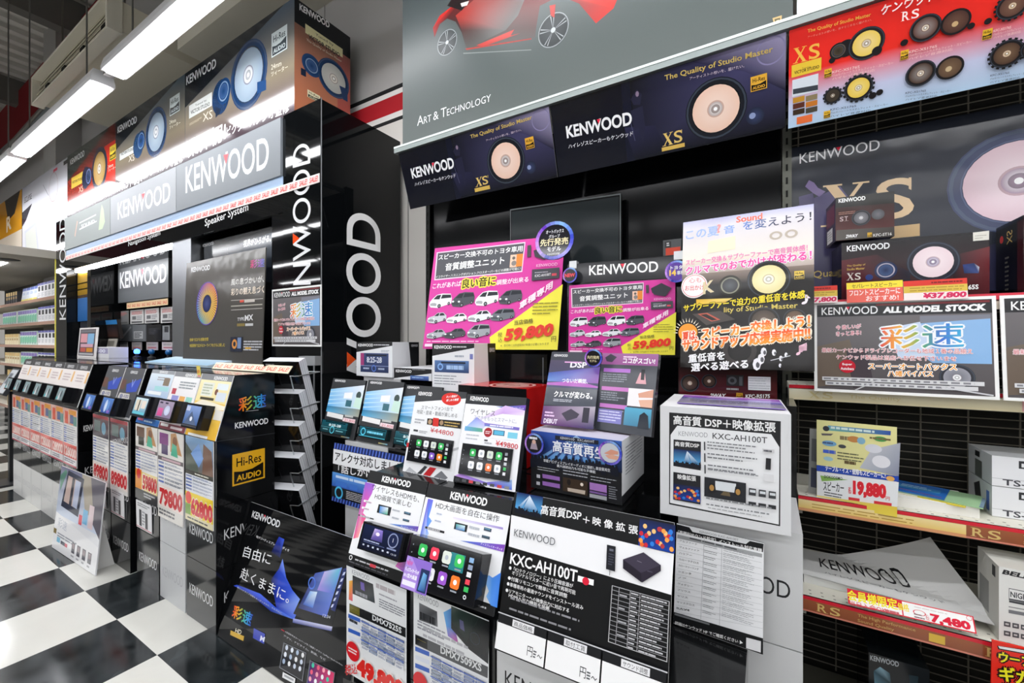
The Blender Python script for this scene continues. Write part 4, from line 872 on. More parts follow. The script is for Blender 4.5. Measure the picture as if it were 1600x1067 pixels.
b.p([(546, 941), (634, 979.5), (634, 994.5), (546, 955)], '#17181a'); b.p([(546, 942), (562, 949), (562, 961), (546, 954)], '#6a6420'); b.r(548, 947, 560, 953, '#c8b040')
b.t('DMX7525S', 582, 967, 627.5, 988.5, 9, '#e4e6e8', .03)
for i in range(4): b.p([(544.5, 957+i*11), (563, 965+i*11), (563, 971+i*11), (544.3, 963+i*11)], '#3a64c0' if i % 2 == 0 else '#dfe4f0')
b.f(546, 966, 562, 974, 1, '#3a3c44'); spec_grid(b, (565, 966), (632.5, 1046))
b.c(552.8, 1015, 10, '#d8202a'); b.f(546, 1010, 560, 1019, 2, '#f4e0e0', .5, 4)
b.t('税込', 541, 1052, 560, 1050, 16, '#d8282a', .03); b.t('49,800', 560, 1054, 633, 1096, 30, '#e02a24', .09, out='#f6ece6', ow=.05); b.p([(538, 1056), (632, 1100), (632, 1112), (538, 1068)], '#17181a')
b.done()
b = board('price_board', 'price board reading DMX7509XS below the blue splashed board', 'price board', [(648.3, 922), (766.5, 967.6), (761, 1130), (644, 1060)], .957, 0, 0, z0=.20, col='#eceef0', t=.005, edge='#111', m='gloss')
b.kw(653, 934, 685, 948, 9, '#9a9ca2', 0, None)
b.p([(655, 940), (683, 954), (684, 978), (655, 967)], ['#6a6c70', '#3a3c40', '#7a7c80', '#4a4c50']); b.f(656, 958, 682, 972, 1, '#1c1e22', .8, 6)
b.p([(693, 955), (706, 948), (712, 985), (716, 1003), (700, 992), (697, 975)], ['#6ab0e8', '#3a80c8', '#4a60b8', '#c05098', '#8a7ac8', '#5aa0e0']); b.p([(705, 945), (765, 970), (763, 1036), (733, 1013), (705, 980)], ['#2a4038', '#101214', '#22262a', '#1a1c1e', '#101214'])
b.p([(718, 966), (724, 969), (726, 985), (719, 980)], '#5a5a80'); b.c(742, 996, 8, '#2a3038', r0=.85); b.f(652, 975, 695, 990, 3, '#9a9ca4', .5, 5); b.f(660, 988, 730, 1012, 2, '#b8b8be', .35, 7)
b.p([(649, 989), (762.5, 1040), (762, 1058), (649, 1005)], '#55575a'); b.p([(649, 990), (668, 998.5), (668, 1013), (649, 1004)], '#17181a'); b.r(652, 996, 666, 1003, '#c8b83a')
b.t('DMX7509XS', 688.5, 1019, 752.5, 1048.5, 12, '#e4e6e8', .03)
for i in range(5): b.p([(649, 1008+i*13), (671, 1017+i*13), (671, 1024+i*13), (649, 1015+i*13)], '#3a64c0' if i % 2 == 0 else '#dfe4f0')
spec_grid(b, (674, 1021), (761, 1115)); b.c(658, 1062, 11, '#d8202a'); b.done()

# ---------------------------------------------------------------- wide spec board
b = board('spec_board', 'wide black and white KXC-AH100T spec board standing on the white cube', 'sign', [(804, 766), (1057, 817), (1040, 1067), (779, 970)], .935, 2, 16, col='#121315', t=.005, edge='#d8d8d8', z0=.578)
b.frame([(0, 0), (1, 0), (1, 1), (0, 1)])
b.p([(799, 803), (1053, 864), (1049, 928), (795, 852)], '#f0f0f2')
b.crowd(808, 767, 845, 808); b.t('高音質DSP', 845, 801.5, 908, 812, 15, '#f2f2f2', .04); b.t('＋', 911, 814, 921, 817, 10, '#f2f2f2', .06); b.t('映 像 拡 張', 926, 818, 996.5, 834, 13, '#f2f2f2', .04)
b.people(1000, 808, 1054, 863)
b.kw(803.7, 835.5, 867.5, 851, 11.5, '#55575c', -.004, None)
b.p([(949, 849), (962.5, 852), (961.5, 891), (947.5, 887)], '#1e1f26'); b.r(953, 855, 959, 860, '#6a6c7a'); b.f(951, 862, 960, 882, 5, '#4a4c5a', .4, 2); b.l(953.5, 889, 953, 897, .8, '#2a2a2e')
b.p([(974, 872), (1006, 861), (1033, 881), (1033, 890), (1004, 908), (974, 886)], '#2c2634'); b.p([(974, 872), (1006, 861), (1033, 881), (1002, 893)], '#3d3747'); b.p([(974, 872), (1002, 893), (1003, 908), (974, 886)], '#231e2a'); b.l(996, 874, 1003, 877, .6, '#8a8494'); b.r(1012, 889, 1020, 893, '#4a4454')
b.t('KXC-AH100T', 797.5, 878.5, 902, 908, 18, '#f4f4f4', .02)
b.r(904, 897, 928, 913, '#f6f6f6'); b.c(916, 906, 5.5, '#d8203a')
for s_, x0, y0, x1, y1 in (('●「K2テクノロジー」により圧縮音源が', 796, 888, 896, 917), ('オリジナルマスターに近い音で再現可能', 801, 895.5, 900, 927.5), ('●付属リモコンで簡単に音質調整', 794.5, 903.5, 887, 932.5), ('●車種専用の最適サウンドをインストール済み', 793, 912.5, 912, 951), ('●リアモニターへの映像出力に対応する', 791, 922.5, 890, 955.5), ('HDMI入出力機能を装備', 796, 930.5, 859, 952.5)):
    b.t(s_, x0, y0, x1, y1, 6.6, '#ececec', .02)
b.f(794, 940, 905, 975, 2, '#8a8a8e', .18, 9)
g = b.sub(957, 912, 1043, 1032)
g.r(0, 0, 1, 1, '#c8c8ca'); g.r(.012, .012, .988, .988, '#131416')
for j in range(13): g.r(.0, j/13, 1, j/13+.008, '#a8a8ac')
for x in (.13, .33, .50): g.r(x, .0, x+.01, 1, '#a8a8ac')
for j in range(13):
    g.f(.53, j/13+.025, .96, j/13+.06, 1, '#c8c8cc', .7, 4); g.f(.35, j/13+.025, .48, j/13+.06, 1, '#c8c8cc', .7, 2)
    if j % 3 == 1: g.f(.15, j/13+.03, .3, j/13+.07, 1, '#b0b0b4', .7, 2)
c = b.loc()
for i, (x0, x1) in enumerate(((.005, .33), (.34, .655), (.665, .993))):
    c.r(x0, .825, x1, .985, '#f2f2f2'); c.r(x0, .775, x1, .83, '#1c1d20'); c.r(x0-.005, .770, x1+.005, .777, '#c8c8cc'); c.r(x0+.1, .785, x1-.08, .825, '#e8e8ea')
    c.t(('商品価格', '取付工賃', 'サウンド調整')[i], x0+.11, .82, x1-.09, .82, .028, '#333'); c.t('円', x1-.11, .955, x1-.075, .955, .055, '#26282c'); c.f(x1-.07, .91, x1-.05, .955, 3, '#55585c'); c.t('〜', x1-.045, .945, x1-.012, .945, .02, '#26282c')
b.done()

# ---------------------------------------------------------------- car list board (A4) on the black cube
b = board('car_list_board', 'white A4 list of supported cars with black header right of the wide spec board', 'sign', [(1058.4, 817.3), (1195.3, 845.8), (1190, 1051), (1050.6, 996.5)], 1.205, -3, 8, z0=.578, col='#eff0f2', t=.004, edge='#1a1b1d')
c = b.frame([(225, 105), (752, 215), (732, 1005), (195, 795)])
c.p([(225, 112), (300, 130), (318, 160), (640, 228), (665, 205), (750, 222), (745, 280), (222, 165)], '#1c1d20'); c.t('KENWOOD KXC-AH100T', 360, 163, 595, 210, 15, '#8a8c90')
c.t('〔車種別サウンド設定〕インストール対応車種', 232, 178, 738, 285, 26, '#f4f4f4', .04)
c.p([(228, 182), (740, 292), (738, 318), (226, 208)], '#a4a6a8'); c.f(290, 200, 690, 295, 1, '#55575a', .12, 6)
cars = ['アルファード', 'ヴェルファイア', 'ハリアー', 'カローラクロス', 'カローラツーリング', 'シエンタ', 'ノア', 'ヴォクシー', 'プリウス', 'ヤリス', 'ヤリスクロス', 'RAV4']
for i, s_ in enumerate(cars):
    y = 232+i*42; x = 240-i*2.2; ln = min(120, 20+len(s_)*14)
    c.t(s_, x, y, x+ln, y+ln*.2, 14, '#3a3c40', .01)
    c.l(228-i*2, y+14, 735, y+122, 1.6, '#c0c2c4')
    c.f(385-i*1.6, y+12, 465-i*1.6, y+36, 2, '#77797c', .25, 3); c.f(500-i*1.6, y+38, 690-i*1.2, y+75, 3, '#8a8c90', .22, 7)
c.l(388, 205, 358, 760, 2, '#a8aaac'); c.l(495, 235, 470, 800, 2, '#a8aaac')
c.p([(200, 715), (735, 885), (733, 1000), (197, 790)], '#17181a'); c.p([(205, 722), (410, 788), (410, 800), (203, 735)], '#77797c'); c.t('詳細はケンウッド HP でご確認ください ▶', 205, 800, 610, 932, 24, '#f2f2f2', .03); c.p([(632, 880), (722, 905), (720, 985), (630, 955)], '#e0e0e2')
b.done()

# ---------------------------------------------------------------- phone boards
def phone_common(b, c): pass
O, uu, vv, nn, w, h = quadrect([(652, 604.8), (729.8, 612), (707.8, 756), (627.7, 738.5)], 1.15, 0, 14)
t = thing('display_board', 'white display board with a red oval and the price 44800', 'display board', (O.x+w/2, O.y, O.z))
b = Board('panel', None, None, O, uu, vv, nn, w, h, '#eeeff1', t=.012, m='print', par=t, edge='#2a2b2e'); c = b.loc()
c.p([(0, 0), (1, 0), (1, .07), (0, .165)], '#36383b'); b.kw(653.5, 616, 674.5, 617.5, 6, '#f0f0f0', .03, None)
b.e(705, 622, 15.5, 10, '#d8281e'); b.t('ネット動画が', 697, 620.5, 714, 619, 4, '#ffffff', .03, sl=.15); b.t('楽しめる機種', 697, 626, 716, 624.5, 4, '#ffffff', .03, sl=.15)
b.t('スマートフォン1台で', 658, 638, 707.5, 641, 6.5, '#66686c', .005); b.t('地図・音楽・動画が楽しめる', 651, 644.5, 714, 651.5, 6.5, '#66686c', .005)
b.p([(668, 652), (721.5, 656.5), (720, 668.5), (667, 661.5)], '#1d1b18'); b.p([(677, 651), (686, 652), (685, 665), (676, 664)], '#d02a22'); b.c(672, 657.5, 3, '#b89878'); b.c(690, 659, 3, '#a88868'); b.f(694, 657, 718, 666, 2, '#c8a860', .4, 4)
b.f(648, 652, 663, 661, 2, '#b0b2b8'); b.r(646.5, 669, 653, 673, '#3a3c40'); b.f(655, 671, 668, 676, 2, '#b0b2b8'); b.t('¥44800', 672, 673.5, 708, 680, 7.5, '#c8323a', .0)
for pts, k in (([(627, 742), (640, 728), (655, 740), (650, 746)], '#b8babf'), ([(660, 742), (672, 728), (682, 730), (668, 748)], '#c02028'), ([(672, 748), (690, 734), (700, 745), (690, 752)], '#77797e'), ([(652, 738), (664, 726), (668, 728), (656, 742)], '#3a3c40'), ([(706, 700), (727, 694), (727, 697), (706, 704)], '#b8babf'), ([(636, 690), (641, 690), (641, 697), (635, 697)], '#c02028')): b.p(pts, k)
for i in range(5): b.r(632+14*i, 734+3*i, 644+14*i, 739+3*i, '#e8e8ea'); b.f(633+14*i, 735+3*i, 643+14*i, 738+3*i, 1, '#9a9ca0')
b.done()
def scr_p(last):
    def f(c):
        c.r(.01, .02, .99, .98, '#121318'); c.apps(.14, .08, .86, .92, last)
        for i, k in enumerate(('#8a8c94', '#e8e8ea', '#d0d4d8', '#40b860', '#e8e8ea')): c.r(.885, .12+.16*i, .94, .22+.16*i, k)
        for i in range(4): c.r(.03, .2+.15*i, .045, .23+.15*i, '#8a8c94')
    return f
unit(t, b, 641.5, 677, 701.5, 730.5, .006, scr_p([G_, W_, '#dce4d8', '#48c068', W_, W_, '#8a62c8', '#f08a30']), name='phone_screen')
O, uu, vv, nn, w, h = quadrect([(730.6, 612), (823.4, 622), (804, 766), (707.8, 752)], 1.15, 5, 17)
t = thing('display_board', 'white and purple display board with the price 49800', 'display board', (O.x+w/2, O.y, O.z))
b = Board('panel', None, None, O, uu, vv, nn, w, h, '#f0f0f4', t=.03, m='print', par=t, edge='#1d2028'); c = b.loc()
c.r(0, 0, 1, .115, '#26282b'); b.kw(734.5, 624, 763, 627, 7, '#f2f2f2', .03, None)
b.p([(775, 634), (822, 631.5), (820.5, 640), (800, 638)], ['#4a7ac8', '#7a50b8', '#6a48b0', '#5a68c0']); b.t('ディスプレイオーディオ', 791, 637, 818, 639, 3.6, '#e8e4f4', .02)
b.p([(745, 655), (790, 632), (820, 640), (819, 648), (785, 645)], ['#f0ecf8', '#d8b8e8', '#e0c8ee', '#f0e4f6', '#c8a0e0']); b.p([(725, 668), (745, 650), (762, 662), (750, 672)], ['#a8c8f0', '#8a90e0', '#c8b8ec', '#d8e8f8'])
b.t('ワイヤレス', 735, 645, 773, 649, 8.5, '#3a3c42', .01); b.t('スマホをもっとスマートに。', 740, 653.5, 807, 660.5, 6.5, '#a0a0b8', .005)
b.p([(727, 664), (754, 668), (754, 673.5), (726, 671)], ['#6aa8d8', '#5aa880', '#5aa880', '#6aa8d8']); b.p([(757, 659), (812, 666.5), (811, 671), (757, 664)], ['#8a70c8', '#7a68c0', '#7a68c0', '#6a8ad0']); b.f(765, 661, 805, 669, 1, '#e4e0f4', .3, 5)
b.f(728, 675, 748, 687, 2, '#c0c4cc', .35); b.p([(755, 669), (809, 676), (808, 687), (754, 681)], '#fafafc'); b.c(762.7, 674, 6.5, '#a02028'); b.f(758.5, 671.5, 767, 677, 2, '#f0d8d8', .5)
b.r(771, 670, 788, 680, '#2a4a68'); b.r(772.5, 671, 787, 679, '#58b4d8'); b.r(794, 673.5, 808, 684.5, '#7ac8e0'); b.r(757, 685, 762, 688, '#3a3c40'); b.f(757, 689, 772, 693, 1, '#b0b2b8'); b.t('¥49800', 774, 694.5, 809, 701, 8.5, '#c8323a', .01)
b.p([(710, 742), (720, 738), (760, 752), (800, 748), (800, 764), (770, 758)], ['#c898e0', '#b888e0', '#7a68d8', '#a8c8f0', '#4a68d0', '#6a58d0']); c.p([(0, .935), (.45, .965), (.55, 1), (0, 1)], '#1a1b1e')
for i in range(8): c.r(.03+.115*i, .955, .10+.115*i, .985, ('#3a3c40', '#55585c', '#d84a52', '#8a8c90')[i % 4])
b.done()
unit(t, b, 723, 690.5, 795, 751, .006, scr_p([G_, W_, '#dce4d8', '#48c068', W_, W_, '#f07a40', W_]), name='phone_screen')

# ---------------------------------------------------------------- car stereo stands
g = 'car stereo display stands'
def stereo(q, label, Y, single):
    O, uu, vv, nn, w, h = quadrect(q, Y, -2, 14)
    O = O-vv*((O.z-.868)/vv.z); h += (O-O).length
    t = thing('stereo_stand', label, 'display stand', (O.x+w/2, O.y, .866), g)
    h = (quadrect(q, Y, -2, 14)[0]-O).dot(vv)+quadrect(q, Y, -2, 14)[5]
    b = Board('panel', None, None, O, uu, vv, nn, w, h, '#333538', t=.010, m='print', par=t, edge='#1c1d1f'); c = b.loc()
    c.kw(.07, .06, .40, .06, .04, '#e8e8ea', .03, None)
    c.p([(0, .20), (1, .08), (1, .50), (0, .50)], ['#8ac8f0', '#e4e8f0', '#d4e8e8', '#5ab0ea'])
    for i in range(4): c.p([(.0, .24+.07*i), (.55, .19+.07*i), (.55, .205+.07*i), (.0, .26+.07*i)], '#b8dcf4')
    c.p([(.45, .24), (.7, .22), (.7, .33), (.45, .34)], '#f0f2f6'); c.c(.88, .26, .07, '#3a4a48'); c.p([(.78, .46), (.82, .30), (1, .30), (1, .48)], '#c8e4d8'); c.r(.55, .36, .72, .47, '#3a6a78')
    c.p([(0, .50), (1, .49), (1, .62), (0, .60)], ['#2a7aa8', '#8a9080', '#a8a898', '#4aa8d8']); c.p([(.05, .60), (.56, .62), (.56, .70), (.05, .68)], '#ecebea'); c.p([(.58, .66), (.93, .665), (.93, .73), (.56, .72)], '#f0d8dc'); c.t('21,800', .62, .72, .92, .725, .045, '#c85a68', .0); c.r(.6, .61, .85, .645, '#b8bcb8')
    c.r(.62, .965, .86, .985, '#d8c870', '#78b8d8', True); b.done()
    def sc(k):
        k.r(.02, .03, .98, .97, '#143238', '#1e5a68')
        if single:
            k.r(.2, .12, .95, .2, '#0c1c20'); k.c(.17, .5, .09, '#58c8e8', r0=.7); k.f(.32, .35, .9, .6, 1, '#78d0e8', .8, 6); k.r(.04, .85, .96, .92, '#4ab0c8')
        else:
            k.r(.15, .07, .9, .14, '#0c1c20'); k.t('8:25-28', .30, .44, .75, .44, .2, '#d8eef0', .03); k.r(.0, .55, 1, .57, '#58b0b8'); k.c(.45, .72, .085, '#58c8e0', r0=.75); k.f(.1, .7, .35, .78, 1, '#78b8c0', .8, 3); k.f(.6, .7, .9, .78, 1, '#78b8c0', .8, 3)
    unit(t, c, *((.10, .75, .90, .925) if single else (.04, .735, .88, .955)), .02, sc, '#17292c')
stereo([(516, 590), (576, 592), (548, 690), (506, 680)], 'leftmost car stereo stand with a tall teal display', 1.36, False)
stereo([(577, 591), (632, 597), (612, 704), (555, 691)], 'middle car stereo stand with a flat teal display', 1.36, True)
stereo([(634, 598), (692, 605), (672, 718), (614, 704)], 'right car stereo stand half hidden behind the 44800 board', 1.36, False)

# ---------------------------------------------------------------- Alexa sign
b = board('alexa_sign', 'blue and white sign about Alexa support on the white cube below the stereo stands', 'sign', [(520, 691), (652, 713), (645, 811), (520, 787)], 1.30, 0, 3, col='#17181b', t=.004)
c = b.loc(); c.r(0, 0, 1, .10, '#1a2a68'); c.r(0, .92, 1, 1, '#1a2a68')
for i in range(26):
    for y0, y1 in ((0, .10), (.92, 1)): c.p([(i/26+.012, y0), (i/26+.026, y0), (i/26+.014, y1), (i/26, y1)], '#5a78d8')
c.r(0, .105, 1, .36, '#ecedf0'); b.t('アレクサ対応しました', 524, 718, 628, 739, 14.5, '#15161a', .04); b.t('「話しかける', 529, 736.5, 596, 748.5, 13, '#e8e8ea', .04)
c.r(0, .50, 1, .74, '#2a55b0', '#5a9ae0'); c.f(.05, .53, .6, .60, 1, '#c8dcf4', .6, 4); c.r(.05, .63, .2, .72, '#3a70c8'); c.r(.24, .63, .34, .72, '#3a70c8'); c.f(.42, .64, .85, .72, 2, '#c8dcf4', .4, 4)
c.r(0, .74, 1, .92, '#1a1c20'); c.c(.10, .83, .055, '#4ab8e8', r0=.7); c.f(.2, .76, .55, .9, 5, '#c8c8cc', .35, 4); c.r(.6, .76, .9, .91, '#b8bcc0'); b.done()

# ---------------------------------------------------------------- boxed car stereos on the rear cubes
g = 'boxed car stereos on the rear cubes'
def stereobox(label, q, Y, depth, rot, two, z0=1.139, fr=1.):
    b = board('stereo_box', label, 'box', q, Y, rot, 0, z0=z0, col='#eceef2', t=depth, m='card', g=g, edge='#e6e7ea'); c = b.loc().sub(0, 0, 1, fr)
    c.p([(0, 0), (1, 0), (1, .1 if two != 2 else .35), (0, .30 if two != 2 else .95)], '#17181b'); c.kw(.05, .13 if two != 2 else .4, .48, .13 if two != 2 else .4, .085 if two != 2 else .26, '#f0f0f2', .03, None); c.f(.5, .06, .95, .10, 1, '#c8c8cc', .8, 6)
    if two == 1:
        c.r(.12, .32, .90, .88, '#20305a', '#3a4a7a'); c.r(.12, .32, .22, .70, '#a83a78'); c.t('8:25-28', .30, .60, .72, .60, .17, '#dfe4f0', .03); c.r(.28, .36, .85, .40, '#0c1226'); c.r(.12, .68, .9, .70, '#8a98c0'); c.c(.5, .76, .065, '#5a80d8', r0=.7); c.f(.2, .74, .4, .8, 1, '#b0bcd8', .8, 3); c.f(.62, .74, .85, .8, 1, '#b0bcd8', .8, 3); c.f(.7, .22, .92, .3, 2, '#9aa0ac', .4, 2)
    elif two == 0:
        c.r(.06, .40, .88, .68, '#2a4070', '#5a80b8'); c.r(.22, .43, .8, .47, '#10182c'); c.c(.2, .55, .07, '#8ab8f0', r0=.6); c.f(.35, .50, .85, .62, 1, '#a8c8f0', .8, 6); c.f(.55, .26, .85, .33, 1, '#a8b0bc', .6, 2); c.r(.9, .24, .97, .36, '#7a80c0'); c.f(.05, .73, .7, .98, 4, '#8a8e98', .3, 4)
    else:
        c.r(.45, .62, .93, 1, '#2a4080', '#5a80c8'); c.f(.5, .72, .9, .85, 1, '#a8c8f0', .6, 5)
    if two != 2:
        r = b.side('R'); r.p([(.6, 0), (1, 0), (1, 1), (.72, 1)], '#141518'); r.kw(.78, .6, .78, .6, .01, '#fff', 0, None) if False else None; r.t('KENWOOD', .70, .14, .95, .14, .07, '#d8d8dc', .02); r.c(.25, .8, .04, '#9a9ca4')
    b.done()
stereobox('white stereo box with a tall display picture beside the tower', [(558, 533), (614, 533), (612, 589), (556, 586)], 1.60, .2, 0, 1)
stereobox('flat stereo box lying low between the two upright stereo boxes', [(615.6, 572.5), (674.5, 576), (674, 598), (615.6, 594)], 1.56, .3, 0, 2)
stereobox('white stereo box with a flat display picture under the pink poster', [(676, 535), (742, 535), (740, 590), (675, 588)], 1.42, .18, 4, 0, z0=1.045, fr=.66)
b = wboard('flat_carton', 'dark carton hidden below the right stereo box', 'box', (-1.135, 1.43, .868), .21, .175, col='#1a1b1d', t=.17, m='card'); b.done()

# ---------------------------------------------------------------- red box, black box
b = wboard('speaker_carton', 'red carton with a black front and a round pale logo on top', 'box', (-1.07, 1.36, .866), .315, .290, col='#141416', t=.20, m='gloss', edge='#c81c1c')
tc = b.side('T'); tc.c(.62, .5, .30, '#e8c8c0', r0=.86); tc.c(.62, .5, .22, '#e0b0a8'); tc.t('8 inch', .5, .58, .74, .58, .16, '#b02a28', .02); b.done()
b = wboard('black_carton', 'glossy black carton below the pink poster', 'box', (-1.09, 1.64, 1.139), .28, .135, col='#0e0f11', t=.2, m='gloss'); c = b.loc(); c.r(.92, .1, .94, .9, '#55585c'); b.done()

# ---------------------------------------------------------------- pink posters
PQ = [(130, 270), (960, 190), (900, 930), (35, 910)]
def pink_art(c, first):
    c.p([(942, 505), (900, 930), (470, 922), (463, 842)], '#f4ea4a')
    c.p([(140, 296), (707, 232), (682, 424), (120, 474)], '#f0d8e8'); c.p([(147, 302), (700, 240), (676, 417), (128, 466)], '#55565c')
    c.t('スピーカー交換不可のトヨタ車用', 150, 346, 686, 292, 34, '#f4f4f4', .04); c.t('音質調整ユニット', 190, 414, 566, 372, 46, '#f4f4f4', .05); c.t('イコライザー,リスニングポジション,クロスオーバーなどの調整が可能に!', 130, 462, 672, 411, 17, '#f0f0f0', .02)
    c.r(610, 315, 650, 392, '#f0c8b0'); c.r(650, 310, 682, 388, '#e88a3a'); c.c(630, 335, 10, '#6a6460'); c.c(630, 368, 16, '#8a8480')
    c.t('これがあれば', 108, 528, 288, 511, 33, '#fbe8f4', .04); c.t('良い音に', 295, 528, 506, 508, 58, '#3a3420', .05, out='#f4ea4a', ow=.09); c.t('調整が出来る', 516, 508, 720, 488, 33, '#fbe8f4', .04)
    rows = (((95, 560, 222, 652), (235, 552, 368, 648), (385, 545, 522, 642), (535, 540, 675, 634)), ((80, 672, 190, 752), (198, 680, 320, 752), (335, 662, 475, 747), (478, 660, 625, 742)), ((72, 780, 180, 852), (182, 775, 310, 853), (330, 757, 465, 852)))
    cl = (('#eceef2', '#4a4c54', '#f0f2f4', '#50525a'), ('#c8ccd2', '#f2f4f6', '#dfe2e6', '#6a7078'), ('#b0b4ba', '#4c4e54', '#9a9ea4'))
    vn = ((1, 1, 1, 1), (0, 0, 0, 1), (0, 0, 1))
    for r, k, vv_ in zip(rows, cl, vn):
        for q, kk, v_ in zip(r, k, vv_): c.car(*q, kk, v_)
    c.t('車種専用', 660, 672, 876, 532, 48, '#fbe8f4', .05); c.p([(722, 258), (746, 254), (742, 328), (718, 334)], '#4a4448'); c.p([(760, 290), (820, 270), (880, 310), (830, 350), (768, 330)], '#3c3a42')
    c.t('KENWOOD', 775, 398, 912, 388, 20, '#e8b8d8', .01); c.p([(748, 412), (926, 400), (922, 468), (744, 484)], '#46474e'); c.t('KXC-AH100T', 765, 462, 868, 452, 17, '#d8d8dc', .02); c.r(875, 438, 905, 452, '#d04a58'); c.f(765, 425, 850, 435, 1, '#a8a8b0')
    c.f(745, 618, 908, 706, 4, '#8a8430', .3, 3); c.t('当店価格', 626, 768, 746, 756, 30, '#3a3628', .02)
    c.t('税', 518, 845, 545, 843, 30, '#3a3628', .01); c.t('込', 518, 878, 545, 876, 30, '#3a3628', .01); c.t('59,800', 556, 884, 866, 852, 90, '#e2382a', .05, sl=.12); c.t('円', 862, 880, 892, 877, 34, '#3a3628', .01)
    c.t('※　取付時には別途取付け料金が必要になります', 535, 908, 846, 900, 16, '#4a4630', .01); c.f(60, 862, 440, 874, 1, '#f4c8e4', .5, 8); c.r(55, 880, 150, 900, '#f4d8ea')
def badge(name, label, x, y, Y, r, rim, art, rot=0, tilt=0, t=.006, par=None):
    u, v, n = axes(rot, tilt); P = at(x, y, Y=Y); mb = MB()
    mb.lathe(P-n*t, n, [(r, 0), (r, t)], '#2a2c50', 'gloss', 32)
    cv = Cv(mb, P-u*r-v*r, u, v, n, 'gloss', (lambda a, b: (2*r*a, 2*r*(1-b))))
    for i in range(24):
        cv.e(.5, .5, .5, 0, grad(['#3a4ac8', '#8ab8f0', '#6a3ab8', '#c890e8', '#2a3a98', '#7a70e0', '#3a4ac8'], i/24), r0=.8, a0=i*15, a1=i*15+15, k=1)
    cv.c(.5, .5, .41, '#1c1b22'); art(cv); return mb.build(name, par, label, 'badge')
b = board('pink_poster', 'large pink and yellow poster reading 59,800 beside the round badge', 'poster', [(681.7, 385.8), (884, 366.3), (869, 546.6), (658.5, 541.8)], 1.72, 8, 12, col='#d93fa0', t=.004, m='print')
pink_art(b.frame(PQ), True); b.done()
def ba(c): c.t('オートバックス', .28, .32, .74, .32, .10, '#f0f0f4', .03); c.t('グループ', .36, .44, .64, .44, .09, '#f0f0f4', .03); c.t('先行発売', .14, .63, .86, .63, .18, '#f0e4b8', .05); c.t('モデル', .33, .78, .68, .78, .12, '#f0f0f4', .03); c.kw(.34, .88, .66, .88, .05, '#d8d8dc', 0, None)
badge('round_badge', 'large round badge with a blue rim on the pink poster corner', 866, 374, 1.60, .083, None, ba, 8, 8)
# framed pink poster on a stand
O, uu, vv, nn, w, h = quadrect([(886, 410.8), (1069.8, 396.8), (1064, 563), (886, 550)], 1.58, 3, 2)
t = thing('framed_sign', 'pink 59,800 poster in a black frame with a KENWOOD header', 'sign', (O.x+w/2, O.y, 1.139))
b = Board('frame', None, None, O, uu, vv, nn, w, h, '#151618', t=.02, m='gloss', par=t)
b.p([(887, 411.5), (1069, 397.5), (1068, 431), (887, 440.5)], '#2d2e31'); b.kw(920.5, 428.8, 1028.3, 423, 15.5, '#f2f2f2', .012); b.done()
q2 = [(890.5, 443.7), (1056.4, 434.3), (1053.4, 557.4), (887, 546.8)]
O2, u2, v2, n2, w2, h2 = quadrect(q2, O.y-.003, 3, 2)
b = Board('poster', None, None, O2, u2, v2, n2, w2, h2, '#d93fa0', t=.002, m='print', par=t); pink_art(b.frame(PQ), False)
b.p([(1018, 449), (1034, 441), (1050, 449), (1040, 462), (1022, 459)], '#37353e'); b.done()
m = MB(); m.box(O.x+w*.3, O.x+w*.7, O.y+.02, O.y+.05, 1.139, O.z+.03, '#1a1b1d'); m.build('stand', t)
for xx in (.02, .93):
    m = MB(); P = O+uu*(w*xx)+vv*(h-.018)-nn*.0-nn*0; m.prism(P+nn*.004, uu, vv, nn, .03, .03, .028, '#d0d2d4', 'satin'); m.build('clip', t)
badge('round_badge', 'small round NEW badge at the left edge of the framed pink poster', 890.5, 428.5, 1.54, .030, None, lambda c: c.t('NEW', .14, .62, .86, .62, .24, '#e04a58', .05))
badge('round_badge', 'round purple badge numbered 14 at the right corner of the framed pink poster', 1057, 422.5, 1.54, .038, None, lambda c: (c.c(.5, .5, .41, '#5a3a98'), c.t('トヨタ', .25, .4, .75, .4, .16, '#ffffff', .03), c.t('14', .2, .68, .48, .68, .26, '#f4c858', .05), c.t('車種', .52, .66, .84, .66, .18, '#f0f0f0', .03)))

# ---------------------------------------------------------------- leaflet stand and audio box
O, uu, vv, nn, w, h = quadrect([(866.3, 548), (940.5, 549), (926.6, 668), (840.5, 661.7)], 1.30, 3, 22)
t = thing('leaflet_stand', 'pair of dark purple leaflets leaning open on top of the blue audio box', 'leaflet', (O.x+w, O.y, 1.052))
b = Board('leaflet', None, None, O, uu, vv, nn, w, h, '#3a3c44', t=.006, m='film', par=t, c2='#4a4c54'); c = b.loc()
c.kw(.06, .07, .34, .07, .035, '#e8e8ea', .02, None); c.r(.0, .12, 1, .5, '#34385c', '#565064'); c.p([(0, .3), (1, .2), (1, .42), (0, .42)], ['#3a58a8', '#7a60b0', '#8a50a0', '#5a80c0']); c.p([(0, .44), (.6, .40), (1, .46), (1, .48), (0, .47)], '#a858b0'); c.t('DSP', .42, .22, .75, .22, .08, '#f0eef4', .04); c.f(.3, .13, .8, .16, 1, '#e0a8d8'); c.t('つないだ瞬間、', .3, .43, .8, .43, .06, '#f4f0f6', .02); c.r(0, .5, 1, .74, '#4a4e58')
